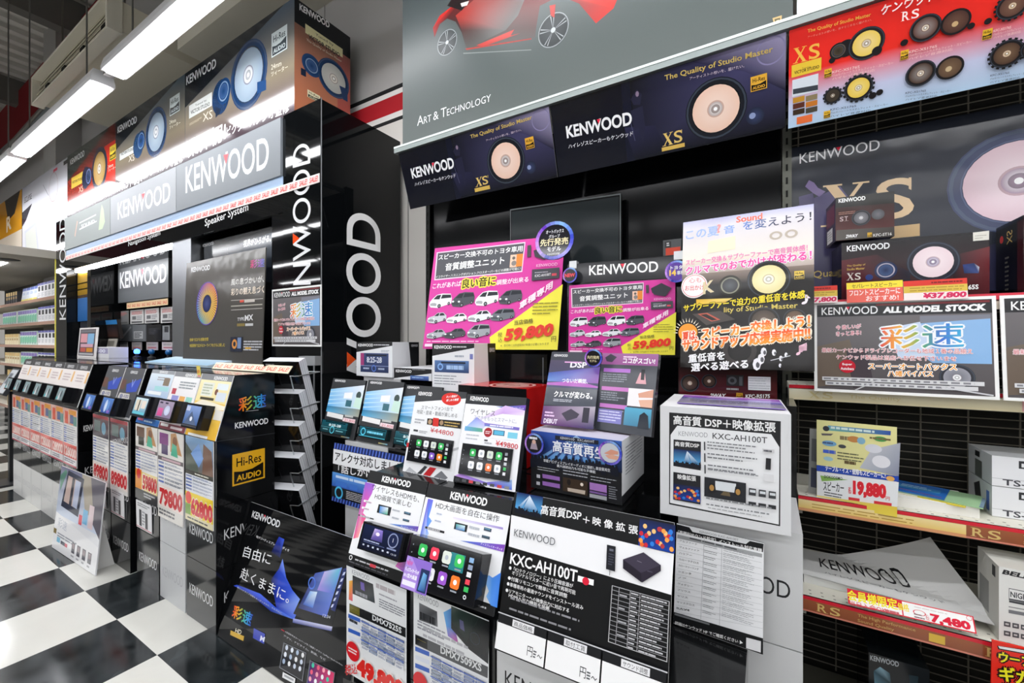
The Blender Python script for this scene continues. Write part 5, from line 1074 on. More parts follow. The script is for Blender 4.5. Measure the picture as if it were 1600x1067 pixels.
c.t('クルマが変わる。', .18, .63, .92, .63, .085, '#f4f4f4', .04); c.f(.18, .65, .7, .69, 2, '#b8bcc4', .5, 5); c.p([(0, .76), (1, .72), (1, 1), (0, 1)], ['#704c7c', '#b0a8b4', '#3c3660', '#6a3a72']); c.p([(.38, .84), (.55, .77), (.72, .83), (.68, .88), (.5, .93)], '#4a4652'); c.r(.78, .74, .90, .93, '#3c3a44'); c.t('DEBUT', .05, .98, .32, .98, .06, '#f0e8f4', .03); c.f(.05, .82, .3, .9, 2, '#e8c8e8', .5, 3); b.done()
O2, u2, v2, n2, w2, h2 = quadrect([(943, 549), (1029, 552.8), (1017.8, 682), (926.6, 668)], 1.30, -8, 14)
b = Board('leaflet', None, None, O2, u2, v2, n2, w2, h2, '#3d4047', t=.02, m='film', par=t, c2='#4a4c54', edge='#2a2c32'); c = b.loc()
c.r(0, 0, 1, .15, '#9a5892', '#a06c9a'); c.p([(.06, .06), (.16, .01), (.28, .05), (.2, .12), (.1, .11)], '#4a4852'); c.t('ココがスゴい!', .4, .125, .95, .125, .07, '#fff', .05); c.f(.4, .03, .7, .06, 1, '#f4d8ec')
for j, (y, k) in enumerate(((.20, '#b070c8'), (.44, '#c070b8'), (.66, '#c078c0'))):
    c.r(.06, y, .55, y+.05, k); c.f(.06, y+.065, .5, y+.18, 4, '#8a8e98', .5, 6)
c.p([(.66, .38), (.72, .24), (.80, .24), (.84, .38)], '#d8a0a8'); c.r(.74, .2, .8, .33, '#1a1c22'); c.r(.55, .44, .97, .66, '#ece8ea'); c.p([(.72, .5), (.97, .44), (.97, .54), (.74, .55)], '#d8a088'); c.p([(.74, .58), (.97, .56), (.97, .66), (.78, .66)], '#e0b098'); c.r(.52, .68, .97, .9, '#3a7a98', '#5aa8c8'); c.p([(.76, .92), (.78, .76), (.85, .72), (.92, .76), (.95, .92)], '#1c2430'); c.r(.05, .73, .48, .9, '#7a78b8'); c.f(.07, .74, .46, .88, 4, '#c8c8e4', .4, 3); b.done()
m = MB(); m.box(O2.x-.03, O2.x+.05, 1.335, 1.36, 1.052, 1.17, '#1d1e22'); m.build('support', t)
badge('round_badge', 'small black round badge on top of the left purple leaflet', 927, 558, 1.29, .029, None, lambda c: (c.t('先行発売', .16, .55, .84, .55, .18, '#f0e4b8', .04), c.t('モデル', .3, .72, .7, .72, .13, '#f0e4b8', .03)))
b = board('audio_box', 'blue concert-print audio unit box with a white side in front of the leaflets', 'box', [(833, 672), (974.7, 687), (968.4, 796), (826.6, 765.5)], 1.19, 0, 0, z0=.867, col='#17181c', t=.25, m='card', edge='#e4e6e8')
c = b.frame([(120, 563), (690, 622), (665, 1050), (105, 930)])
c.p([(120, 563), (690, 622), (680, 835), (114, 770)], ['#2a4aa8', '#3a68c0', '#0a1838', '#0a1430'])
q = random.Random(3)
for i in range(9): x = 150+60*i; c.p([(400, 590), (x+25, 740+x*.1), (x-12, 735+x*.1)], ['#bfe4ff', '#4a98e0', '#3a80d0'])
for i in range(26): x = 120+21*i; yy = 735+x*.1-q.random()*30; c.e(x, yy, 9, 14, '#0a1124', k=7); c.p([(x-12, yy+6), (x+12, yy+6), (x+14, yy+60), (x-14, yy+60)], '#0a1124')
c.p([(268, 592), (540, 620), (538, 646), (266, 618)], '#12182c'); c.t('KENWOOD　KXC-AH100T', 300, 615, 512, 637, 16, '#e8ecf4', .01)
c.t('高音質再生', 250, 697, 575, 748, 74, '#f6f8fc', .05, out='#2a4aa0', ow=.03)
c.t('車載ナビ/ディスプレイオーディオに接続し高音質再生', 190, 765, 605, 828, 20, '#f0f2f6', .02); c.t('最大接続出力も可能な多機能', 270, 797, 510, 838, 18, '#f0f2f6', .02)
c.f(150, 800, 280, 830, 2, '#b8bac0', .3, 5); c.f(305, 820, 460, 862, 2, '#b8bac0', .3, 6); c.f(475, 860, 640, 900, 2, '#b8bac0', .25, 6)
c.p([(180, 842), (285, 862), (285, 888), (180, 868)], '#9a6ab8'); c.p([(178, 888), (283, 908), (283, 936), (178, 914)], '#9a6ab8'); c.r(145, 845, 165, 870, '#c8c8d0'); c.r(142, 890, 162, 915, '#c8c8d0')
c.p([(305, 862), (458, 892), (452, 985), (300, 950)], '#3a2a1c'); c.e(340, 895, 12, 20, '#1a1210'); c.p([(330, 930), (440, 950), (436, 975), (330, 952)], '#c8b8a8'); c.c(420, 910, 10, '#f4e8d8')
c.p([(470, 895), (578, 915), (576, 965), (468, 942)], '#a878c0'); c.p([(468, 948), (576, 972), (574, 985), (467, 962)], '#7a5a98'); c.p([(466, 968), (574, 990), (572, 1015), (465, 992)], '#a8aab0'); c.f(588, 920, 650, 1010, 6, '#8a8c94', .4, 3)
r = b.side('R'); r.f(.15, .12, .6, .6, 9, '#8a8e94', .35, 3); r.f(.62, .12, .9, .5, 7, '#a8acb0', .3, 2); r.r(0, .86, 1, 1, '#17181c')
tt = b.side('T'); tt.r(0, 0, 1, 1, '#b8b8c8', '#d8c8d8'); b.done()
badge('round_badge', 'round picture badge at the left end of the blue audio box', 834.5, 692, 1.165, .033, None, lambda c: (c.p([(.3, .75), (.38, .45), (.62, .45), (.7, .75)], '#a898a8'), c.c(.5, .4, .1, '#d8b0a0'), c.f(.25, .15, .75, .3, 1, '#e8e8f0', .7, 3)))
badge('round_badge', 'round badge with a picture of hands on the blue audio box front', 953, 706, 1.165, .034, None, lambda c: (c.c(.5, .5, .40, '#c8ccd4'), c.p([(.25, .55), (.55, .35), (.85, .4), (.85, .52), (.5, .58)], '#d89880'), c.p([(.3, .62), (.6, .55), (.88, .6), (.8, .75), (.45, .74)], '#e0a890')))

# ---------------------------------------------------------------- white boxed sign at the right end
b = board('boxed_sign', 'white box with a black bordered KXC-AH100T panel at the right end of the table', 'box', [(1032.8, 630.8), (1238.8, 647.9), (1233.5, 838), (1030.2, 802.7)], 1.20, 3, 0, z0=.867, col='#dfe0e2', t=.29, m='card', edge='#d4d5d7')
c = b.frame([(125, 270), (910, 335), (890, 1060), (115, 925)])
c.p([(180, 312), (848, 375), (828, 1000), (170, 872)], '#191a1d'); c.p([(228, 394), (790, 452), (836, 530), (820, 990), (176, 864), (186, 450)], '#eff0f2')
c.t('高音質 DSP＋映像拡張', 205, 386, 815, 442, 56, '#f4f4f4', .05); c.kw(235, 456, 410, 468, 28, '#8a8c92', -.01, None); c.t('KXC-AH100T', 440, 476, 765, 508, 36, '#3a3b3f', .005)
c.p([(204, 478), (370, 494), (365, 668), (200, 640)], '#1c1d22'); c.t('高音質DSP', 212, 518, 358, 532, 28, '#f0f0f0', .05); k = c.sub(204, 535, 366, 655); k.crowd(0, 0, 1, 1)
c.p([(200, 675), (364, 700), (360, 872), (196, 842)], '#1c1d22'); c.t('映像拡張', 225, 718, 335, 732, 30, '#f0f0f0', .05); k = c.sub(200, 745, 361, 862); k.people(0, 0, 1, 1)
for y, n_ in ((500, 3), (570, 2), (640, 2)):
    c.p([(388, y-8), (396, y-7), (396, y+45), (388, y+44)], '#3a3b40'); c.f(405, y, 700, y+20+12*n_, n_, '#77797e', .35, 12)
c.f(405, 668, 705, 690, 1, '#9a9ca0', .3, 12); c.r(735, 535, 805, 565, '#d8d8da'); c.f(742, 542, 798, 560, 1, '#55575c', .6, 3); c.p([(755, 592), (785, 596), (780, 664), (750, 660)], '#1c1d22'); c.r(738, 685, 796, 738, '#e4e4e6')
c.p([(388, 704), (634, 742), (630, 862), (384, 820)], '#202228'); c.p([(452, 728), (575, 746), (570, 800), (450, 782)], '#dfe4e8'); c.p([(405, 800), (415, 740), (450, 745), (455, 795), (430, 806)], '#15161a'); c.p([(560, 815), (570, 762), (602, 768), (608, 822)], '#15161a'); c.e(430, 770, 14, 18, '#b88a48'); c.e(585, 795, 14, 18, '#b88a48'); c.p([(480, 812), (500, 792), (535, 798), (540, 822)], '#6a5a40')
for i in range(3): c.p([(650+58*i, 770+9*i), (692+58*i, 776+9*i), (690+58*i, 818+9*i), (648+58*i, 812+9*i)], '#3a3c40'); c.r(656+58*i, 780+9*i, 688+58*i, 800+9*i, '#dfe4e8'); c.r(646+58*i, 850+9*i, 690+58*i, 880+9*i, '#2a2c30')
c.f(390, 840, 775, 915, 2, '#8a8c90', .22, 14); c.f(400, 880, 780, 955, 1, '#a8aaac', .06, 16); b.done()
uu_, vv_, nn_ = axes(3, 0)
b = Board('leaflet', 'purple and blue leaflet lying on top of the white boxed sign', 'leaflet', V((-.215, 1.245, 1.1615)), V((.99, .06, 0)).normalized(), V((-.06, .99, 0)).normalized(), V((0, 0, 1)), .255, .19, '#9a9aa2', t=.002, m='film', c2='#8a70c0')
c = b.loc(); c.r(0, 0, 1, .35, '#6a58b8', '#c070c8'); c.p([(0, .35), (1, .25), (1, .6), (0, .5)], ['#4a50a8', '#b8a0e0', '#5a58b0', '#8a8a98']); c.f(.1, .5, .8, .8, 4, '#6a6a74', .4, 5); c.p([(.3, .05), (.6, .05), (.55, .2), (.25, .2)], '#d8c0e8'); b.done()
# speaker box and the sound poster standing on it
b = board('speaker_box', 'dark red boxed speakers marked KFC-RS175 under the tall sound poster', 'box', [(1060, 560), (1216, 562), (1213, 632), (1060, 630)], 1.545, 6, 0, z0=1.137, col='#3a1418', t=.16, m='film', c2='#1a1012', edge='#141214')
b.r(1062, 575, 1214, 632, '#5a1a20', '#2a1214'); b.speaker(1078, 597, 15, '#3a2a24', '#171314', '#b8a088', '#5a463c'); b.speaker(1108, 594, 12, '#3a2a24', '#171314', '#b8a088', '#5a463c'); b.r(1135, 584, 1162, 602, '#2a2a2c'); b.c(1144, 593, 7, '#55585c', r0=.5); b.r(1155, 587, 1160, 601, '#55585c'); b.f(1135, 604, 1163, 609, 1, '#a8a8a8'); b.r(1169, 586.5, 1204, 609, '#e4e6ea'); b.f(1170, 588, 1203, 607, 5, '#b8bcc4', .3, 3)
b.t('2WAY', 1109, 619.5, 1133, 620, 6.5, '#e8e8ea', .04, sl=.2); b.hires(1150.5, 612, 1160.5, 620.5, '#d8a030'); b.t('KFC-RS175', 1165, 620.5, 1203, 620.5, 6, '#f0f0f0', .03); b.done()
b = board('sound_poster', 'tall black and pale glossy poster about sound with a cream speaker', 'poster', [(1066.4, 345.9), (1271.5, 317.6), (1272.9, 581), (1064, 570)], 1.52, -2, 6, col='#211f1e', t=.005, m='film')
c = b.frame([(97, 132), (852, 28), (857, 998), (80, 955)]); l = b.loc()
l.r(0, 0, 1, .06, '#e0dce4', '#b4b4d8'); l.r(0, .06, 1, .28, '#f4ece0', '#e0dce4'); l.r(0, .28, 1, .37, '#b8a8a0', '#f2e8da'); l.r(0, .37, 1, .45, '#2a2623', '#8a7a70')  # pale upper bands: light print with glare painted in
c.t('Sound', 400, 136, 552, 115, 36, '#e86a50', .03); c.t('この夏', 112, 232, 300, 205, 52, '#a8c0f0', .04); c.t('音', 330, 200, 390, 190, 45, '#90b0f0', .04); c.t('を変えよう！', 440, 180, 838, 125, 52, '#4a5a88', .02, c2=('#6a90d8', '#4a4a60', '#2a2a38')); c.t('?', 288, 195, 312, 190, 50, '#f0a0a0', .04)
c.p([(240, 240), (395, 210), (395, 285), (235, 310)], '#f8ecd0'); c.e(630, 210, 38, 24, '#c8bcae', r0=.6); c.e(720, 200, 38, 24, '#c8bcae', r0=.6)
c.t('スピーカー交換＆サブウーファーで高音質体感！', 112, 378, 815, 300, 32, '#f090c0', .04); c.t('クルマでのおでかけが変わる！', 112, 432, 838, 350, 46, '#f05aa8', .06, out='#fbeaf4', ow=.05)
c.speaker(588, 462, 132, '#e8dca0', '#26241f', '#e8e4d0', '#f4eec8'); c.tweeter(365, 495, 68, '#8a8a7a', '#2c2a24'); c.c(365, 495, 44, '#3a3c40', '#55585c'); c.c(160, 495, 76, '#f6eeee'); c.c(160, 495, 70, '#d86a6a', r0=.95); c.t('心も', 130, 478, 200, 475, 28, '#e08a8a', .02); c.t('お出かけ', 108, 522, 216, 518, 30, '#d85a5a', .02); c.t('K', 210, 545, 275, 530, 70, '#d8c8a0', .03)
c.hires(738, 418, 796, 462, '#e0c050'); c.p([(172, 572), (380, 568), (330, 596), (172, 602)], ['#d8a830', '#f0d880', '#c89828', '#e8c040'])
c.t('サブウーファーで迫力の重低音を体感。', 100, 642, 818, 572, 40, '#f4dc3a', .05, out='#1a1712', ow=.03); c.t('lity of Studio Master', 330, 658, 758, 640, 38, '#d8c460', .01); c.t('♪', 780, 612, 832, 605, 56, '#f8e8f4', .03)
c.p([(150, 655), (310, 640), (395, 690), (230, 720)], '#4a4440'); c.p([(180, 655), (235, 650), (310, 690), (260, 700)], '#c05a48'); c.p([(195, 660), (230, 656), (292, 690), (262, 694)], '#2a2624'); c.speaker(560, 700, 95, '#4a4038', '#2a2622', '#9a8a70', '#6a5c50'); c.speaker(740, 690, 70, '#5a4838', '#2a2622', '#9a8a70', '#7a604c')
for i in range(14):
    a = math.pi*(1+i/13); c.p([(125+60*math.cos(a-.05), 760+60*math.sin(a-.05)), (125+85*math.cos(a), 760+85*math.sin(a)), (125+60*math.cos(a+.05), 760+60*math.sin(a+.05))], '#f4e8d0')
c.e(125, 760, 55, 0, '#f09a30', a0=0, a1=360); c.c(420, 870, 100, '#3a3634', r0=.7)
c.t('夏は、', 95, 812, 180, 800, 52, '#e84a20', .06, out='#fbe8d8', ow=.06); c.t('スピーカー交換しよう！', 205, 800, 828, 742, 62, '#ee4a1c', .07, out='#fbe8d0', ow=.06, c2='#f8b040'); c.t('サウンドアップ応援実施中!!', 95, 866, 828, 812, 62, '#ee3a1c', .08, out='#fbe8d0', ow=.06, c2='#f8a030')
c.t('重低音を', 130, 932, 335, 918, 46, '#f2f2f2', .06); c.t('選べる遊べる', 145, 982, 470, 970, 46, '#f2f2f2', .06); c.t('♫', 748, 905, 812, 895, 62, '#f4c8d8', .03)
for x, y, r_ in ((520, 950, 30), (560, 880, 22), (620, 885, 16), (545, 920, 26), (660, 920, 14), (690, 900, 12), (655, 960, 10)): c.e(x, y, r_*.8, r_*1.2, '#e8e8ea', k=8); c.e(x+6, y+4, r_*.4, r_*.6, '#55565a', k=7)
c.l(600, 930, 715, 905, 5, '#c8c8cc'); b.done()
# ================================================================ BLACK FLOOR POSTER
u, v, n = axes(0, 14.6)
b = Board('floor_poster', 'large black glossy poster with blue swoosh leaning between the counter and the centre table', 'poster', (-2.128, .962, .004), u, v, n, .865, .574, '#0c0d0f', t=.006, m='acryl', edge='#b8babc')
b.kw(393, 806.5, 436, 823.5, 11.5, '#e8e8ea', .02); b.t('地デジ+ディスプレイオーディオ', 400, 838.5, 451.5, 861, 4.5, '#e4e4e6', .02)
F8 = lambda x, y: (340+.2785*x, 770+.2785*y)
pp = lambda pts, col: b.p([F8(*q) for q in pts], col)
pp([(365, 365), (345, 420), (300, 480), (330, 640), (430, 705), (470, 600), (420, 540), (385, 470)], ['#7a9af0', '#2a44b8', '#0c1440', '#2438a8', '#4a68d8', '#8aa8f4', '#3a58d0', '#4a6ae0'])
pp([(110, 510), (240, 560), (330, 640), (430, 705), (300, 660), (180, 560), (90, 515)], ['#2a44c0', '#4a6ae8', '#3a58d8', '#5a80e8', '#1a2c88', '#2438a8', '#3a58d0'])
pp([(300, 330), (345, 240), (375, 255), (350, 360)], ['#0c1030', '#2438a8', '#3a58d0', '#10183c'])
b.t('自由に', 379, 868, 421.5, 882, 19.5, '#f0f0f2', .0); b.t('赴くままに。', 374.5, 901.5, 450.5, 942, 19.5, '#f0f0f2', .0)
b.t('新しいドライブ体験をオーディオから、それぞれに。', 370.5, 917, 441.5, 959.5, 3.2, '#c8ccd8', .01)
pp([(535, 435), (735, 392), (640, 748), (425, 672)], '#0c0d12'); pp([(548, 445), (700, 412), (612, 690), (452, 640)], ['#4a5aa8', '#7a98e0', '#5a70c8', '#2a3060'])
pp([(600, 436), (690, 418), (650, 560), (560, 540)], ['#c8b8e8', '#6ac0d8', '#5a78d0', '#a08ad8']); pp([(520, 545), (560, 550), (535, 640), (480, 620)], ['#8ab8f0', '#d8ecfc', '#4a78d0', '#3a58b0']); pp([(705, 420), (728, 412), (660, 660), (635, 650)], '#2a3468'); pp([(425, 698), (645, 745), (640, 770), (422, 722)], ['#a8b0e8', '#d8d8f0', '#5a60a0', '#3a4488'])
for i in range(6): pp([(708-13*i, 440+36*i), (720-13*i, 437+36*i), (712-13*i, 455+36*i), (700-13*i, 458+36*i)], '#c8d0f0')
b.c(*F8(530, 500), 6, '#5a80e0', r0=.75); b.t('12:34', *F8(590, 690), *F8(632, 700), 5, '#dfe4f4')
b.t('彩速', 362, 962, 391.5, 977, 22, '#e83a2a', .05, c2=RAIN)
b.t('HD', *F8(98, 778), *F8(132, 790), 8, '#e8e0c8', .02); pp([(75, 765), (150, 798), (146, 825), (72, 790)], '#d8b04a'); pp([(205, 752), (268, 785), (262, 842), (200, 808)], '#3a48b0'); b.t('M', *F8(238, 822), *F8(262, 832), 9, '#e0e4f8', .03)
b.r(*F8(360, 758), *F8(376, 772), '#d83a4a')
for s_, x0, y0, x1, y1 in (('※詳細条件はホームページをご確認ください CarPlay / Android Auto', 380, 778, 703, 968), ('アプリ、ナビタイム、動画、など', 372, 800, 607, 938)): b.t(s_, *F8(x0, y0), *F8(x1, y1), 3.6, '#d0d0d4', .01)
for q, ks in (([(372, 832), (500, 890), (480, 1052), (348, 975)], ['#c8d0e0', '#dfe4ee', '#a8b8d0', '#e8e8ea']), ([(520, 930), (662, 1000), (640, 1170), (498, 1085)], ['#40c0a0', '#e85a78', '#f0a0b0', '#f4f4f6'])):
    pp(q, '#6a6c72'); pp([(q[0][0]+5, q[0][1]+7), (q[1][0]-5, q[1][1]+4), (q[2][0]-5, q[2][1]-7), (q[3][0]+5, q[3][1]-4)], '#1c1d24' if q[0][0] < 400 else ['#2a1a50', '#d83a68', '#e0506a', '#3a2a80'])
    for j in range(3):
        for i in range(4):
            x = q[0][0]+18+30*i-8*j; y = q[0][1]+30+14*i+38*j; b.c(*F8(x, y), 2.4, ks[(i+j) % 4], k=8)
pp([(370, 998), (440, 1035), (436, 1065), (366, 1028)], '#dfe0e2'); pp([(378, 1010), (430, 1038), (429, 1050), (377, 1022)], '#9a9ca0')
b.done()

# ================================================================ SHELVING BEHIND AND AT THE RIGHT
YM = 1.95
gd = thing('shelving_unit', 'wall shelving with black back panels, wire mesh bay and cream shelves', 'shelving', (-.4, 1.9, 0))
m = MB(); m.box(-1.745, .045, YM, YM+.03, 0, 2.38, '#08090b', 'black'); m.build('back_panel', gd)
m = MB(); m.box(.08, 1.9, YM+.04, YM+.06, 0, 2.38, '#1c1b17', 'matte'); m.build('mesh_backing', gd)
m = MB()
for x in (-1.765, .048, .965, 1.88):
    m = MB(); m.box(x, x+.03, YM-.02, YM+.04, 0, 2.40, '#55564f' if x > 0 else '#1c1d1c', 'satin')
    for i in range(46): m.box(x+.011, x+.018, YM-.0215, YM-.0195, .08+.05*i, .105+.05*i, '#0a0a09', 'matte')
    m.build('upright', gd)
m = MB()
z = .14
while z < 2.36: m.tube([(.08, YM, z), (.965, YM, z)], .0021, '#6a655b', 'matte', 5); m.tube([(.995, YM, z), (1.88, YM, z)], .0021, '#6a655b', 'matte', 5); z += .0262
for i in range(16):
    x = .10+.115*i; m.tube([(x, YM+.004, .12), (x, YM+.004, 2.37)], .0026, '#6a655b', 'matte', 5)
m.build('wire_mesh', gd)
def shelf(z, yf, x0, h, front, deco):
    m = MB(); m.box(x0, 1.88, yf, YM-.01, z-.022, z, '#d6d3c6', 'matte')
    for k in range(2):
        for i in range(46): m.box(x0+.02+.03*i, x0+.026+.03*i, yf+.018+.022*k, yf+.022+.022*k, z, z+.0004, '#77766c', 'matte')
    s_ = m.build('shelf', gd)
    uu, vv, nn = axes(0, 0)
    r = Board('price_rail', None, None, (x0, yf, z-h), uu, vv, nn, 1.88-x0, h, front, t=.006, m='gloss', par=s_)
    c = r.loc(); c.r(0, 0, 1, .22, '#d42838'); deco(r, c); r.done(); m = MB(); m.box(x0+.002, x0+.012, yf+.01, YM-.01, z-.06, z-.022, '#8a8880', 'satin'); m.build('bracket', s_)
def rs(c):
    c.r(0, .22, 1, 1, '#8a4a30', '#9a5a38'); c.r(0, .9, 1, 1, '#d0806a')
    for i in range(5):
        o = .02+i*.2; c.serif('RS', o, .82, o+.035, .82, .5, '#d8b870'); c.t('The High Performance', o+.055, .54, o+.125, .54, .24, '#c8a060', .01); c.t('Sound Quality', o+.055, .86, o+.10, .86, .24, '#c8a060', .01); c.r(o+.14, .34, o+.158, .82, '#d8b040')
shelf(.552, 1.58, .09, .046, '#8a4a30', lambda r, c: rs(c))
def shC(r, c):
    rs(c); k = r; k.M = r.px; c.r(0, .22, .215, 1, '#e8c05a', '#f0dcA0'.lower()); c.r(.0, .8, .215, 1, '#d89868'); c.f(.02, .35, .2, .75, 2, '#b89040', .3, 6)
shelf(.832, 1.66, .085, .046, '#8a4a30', shC)
shelf(1.182, 1.75, .063, .05, '#efe6c4', lambda r, c: (c.r(0, .26, 1, 1, '#f0e4bc', '#f6f0d8'), c.serif('XS', .03, .86, .07, .86, .45, '#e8d8a0'), c.t('The Quality', .09, .8, .16, .8, .3, '#e8d8a0'), c.r(.30, .3, .36, .95, '#f0b8b8')))
shelf(1.466, 1.735, .063, .045, '#f0e8d8', lambda r, c: c.r(0, 0, 1, .4, '#d84858'))
m = MB(); m.box(.09, 1.88, 1.35, YM-.01, .0, .12, '#5a594f', 'matte'); m.build('base_deck', gd)
# top rail
m = MB(); m.box(-1.775, 1.9, 1.685, 1.715, 2.372, 2.404, '#7c8482', 'satin'); m.box(-1.775, 1.9, 1.683, 1.686, 2.396, 2.406, '#c0cac6', 'satin'); m.build('top_rail', gd)
for x in (-1.75, -.83, .06, .98): m = MB(); m.box(x, x+.02, 1.71, YM, 2.36, 2.385, '#77797a', 'satin'); m.build('canopy_arm', gd)

# ---- monitor behind the pink posters
t = thing('monitor', 'dark switched-off monitor behind the pink posters on the black panel', 'monitor', (-.84, 1.88, 1.139))
O, uu, vv, nn, w, h = quadrect([(797, 326), (970, 300), (970, 430), (797, 440)], 1.86, 6, 0)
b = Board('screen', None, None, O, uu, vv, nn, w, h, '#5a5e60', t=.03, m='black', par=t, edge='#1a1b1c'); c = b.loc(); c.r(.008, .016, .992, .98, '#0c0d0e'); c.r(.016, .035, .984, .97, '#23282a'); b.done()
m = MB(); m.box(O.x+w*.4, O.x+w*.6, 1.87, 1.90, 1.139, O.z+.05, '#151618'); m.box(O.x+w*.3, O.x+w*.7, 1.80, 1.93, 1.139, 1.167, '#151618'); m.build('stand', t)
b = board('price_card', 'small grey card with a red corner between the monitor and the tall sound poster', 'price card', [(1036, 373), (1065, 372), (1064, 398), (1036, 398)], 1.90, col='#4a4c4e', t=.004); c = b.loc(); c.r(.1, .1, .45, .5, '#2a2b2c'); c.r(.15, .5, .95, .95, '#c0402a'); c.f(.2, .15, .4, .4, 2, '#c8c8c8'); b.done()

# ---- tilted banners under the rail
g = 'tilted speaker banners under the top rail'
def banner_art(b, K, SUB, SP, TW, X, Q, J, HR, sc):
    b.kw(*K, '#f2f2f4', .03); b.t('ハイレゾスピーカーもケンウッド', *SUB, '#e8e8ec', .02, sl=.12)
    x, y, r = SP; b.speaker(x, y, r, '#efc8b4', '#1a1c24', '#b8a8a4', '#f2dcd0'); b.c(*TW, '#23283c', '#3a4468'); b.c(TW[0]-TW[2]*.3, TW[1], TW[2]*.35, '#8a98c0')
    b.serif('XS', *X, '#e0c070'); b.r(X[0]-2, X[1]+2.5, X[2]+1, X[3]+8.5, '#d8b45a'); b.t('The Quality of Studio Master', *Q, '#dcc06a', .012); b.t('アーティストの想いを、届けたい。', *J, '#d8c8d8', .01); b.hires(*HR, '#e0aa3a', '#1c1612')
def banner(label, x0, w, args, fig, Qp):
    uu, vv, nn = axes(0, -18)
    b = Board('speaker_banner', label, 'banner', V((x0, 1.792, 2.088)), uu, vv, nn, w, .297, '#141728', t=.006, m='film', g=g, edge='#8a8c90')
    c = b.loc(); c.r(0, 0, .36, 1, '#12141f'); c.r(.36, 0, .62, 1, '#1c1d2c', '#12141f', True) if False else None
    c.p([(.40, .0), (1, 0), (1, 1), (.40, 1)], ['#12141f', '#4a4870', '#0f1018', '#12141f']); c.p([(.66, 0), (1, 0), (1, .60), (.86, .28)], ['#2a2a44', '#a8a0c4', '#1c1c2c', '#3a3858']); c.c(.95, .14, .05, '#8a84ac', r0=.9)
    c.p([(.36, .55), (.5, .62), (.55, 1), (.40, 1)], ['#2a2a48', '#24243e', '#10121c', '#12141f'])
    for pts in (((.40, .22), (.43, .12), (.45, .2), (.44, .32), (.41, .30)), ((.395, .36), (.45, .34), (.455, .6), (.44, .8), (.425, .6), (.405, .62))): c.p(list(pts), '#24243a')
    c.e(.43, .18, .008, .035, '#8a7890', k=8); c.l(.385, .4, .405, .75, .003, '#4a4a68')
    banner_art(b, *args, 1); return b.done()
banner('dark speaker banner under the rail beside the tower, left of two', -1.757, .925, ((644.6, 278, 710.5, 261, 17), (648.6, 289.5, 712, 275.5, 6), (790, 249.8, 31), (829.5, 260, 8.5), (743.6, 290.6, 765, 285, 13.5), (736, 217, 832, 186.5, 8), (760, 220, 815, 203, 3.6), (820, 215, 835.7, 229)), 0, 0)
banner('dark speaker banner under the rail in the middle, beside the red sign', -.825, .878, ((886, 215, 988, 193.5, 20), (888.4, 231, 989, 210.5, 7), (1118, 168.6, 50), (1180, 179.5, 14.5), (1036, 227, 1069, 219, 19), (1039, 127, 1207.7, 82.5, 11), (1077.8, 124, 1163, 104, 5), (1172.8, 119.5, 1198.5, 136)), 0, 0)
# ---- red sign
uu, vv, nn = axes(0, -18)
b = Board('speaker_sign', 'bright red to blue speaker range sign hanging above the right shelves', 'sign', V((.062, 1.792, 2.082)), uu, vv, nn, 1.0, .303, '#e8281c', t=.006, m='print', edge='#8a8c90')
c = b.loc(); c.r(0, 0, 1, .45, '#ea2a1e', '#e6221a'); c.r(0, .45, 1, .75, '#c4c8e4', '#ea2a1e'); c.r(0, .75, 1, 1, '#b6d2ec', '#c4c8e4')
b.t('The Quality of Studio Master', 1261.7, 51.5, 1360.7, 25.5, 7, '#f0b84a', .012); b.t('アーティストの想いを、余すところなく届けたい。', 1262, 58.5, 1362, 31, 3.6, '#f0a090', .0)
b.serif('XS', 1240, 98, 1284, 87.5, 23, '#f0b84a'); b.r(1237, 101, 1283, 108, '#e8c43a'); b.t('VICTOR STUDIO', 1241, 115, 1280, 105, 5, '#4a3a10', .03); b.t('Tuned by', 1253, 107.5, 1267, 104, 3, '#6a5a20')
b.r(1238, 124, 1278, 140.5, '#d8e0e8'); b.p([(1239, 138), (1278, 131), (1278, 139), (1239, 146)], '#3a4048')
for i in range(2):
    for j in range(3): b.r(1239+20*i, 152-3*i+9.5*j, 1257+20*i, 156-3*i+9.5*j, ('#c08a2a', '#5a2a1c', '#3a2a1c', '#8a7a5a', '#c8782a', '#4a4438')[i*3+j])
b.r(1245, 182, 1269, 188, '#e8703a')
K_ = '#171417'
def pairs(x, y, r, cone, teeth=0): b.speaker(x, y, r, cone, K_, '#c8b49a', mix(cone, '#ffffff', .25), teeth=teeth)
b.c(1322, 74, 15, K_); b.tweeter(1310, 78, 14, '#5a5048', K_); b.c(1310, 78, 8, '#4a4030', '#2a2418'); pairs(1353.5, 66.5, 29, '#e8c85a'); b.c(1370, 78, 8, K_); b.c(1300, 93, 5, K_)
b.speaker(1301, 148, 14, '#3a3228', K_, '#8a7a5a', teeth=14); b.speaker(1341, 136, 23, '#e6c44e', K_, '#d8c8a0', '#f0dc88', teeth=18); b.c(1363, 148, 6, K_); b.c(1374, 143, 5.5, K_)
b.hires(1288, 108, 1299, 118); b.hires(1287, 173, 1297, 182); b.hires(1407, 79, 1418.5, 90.5); b.hires(1535, 46.5, 1548.5, 58.5)
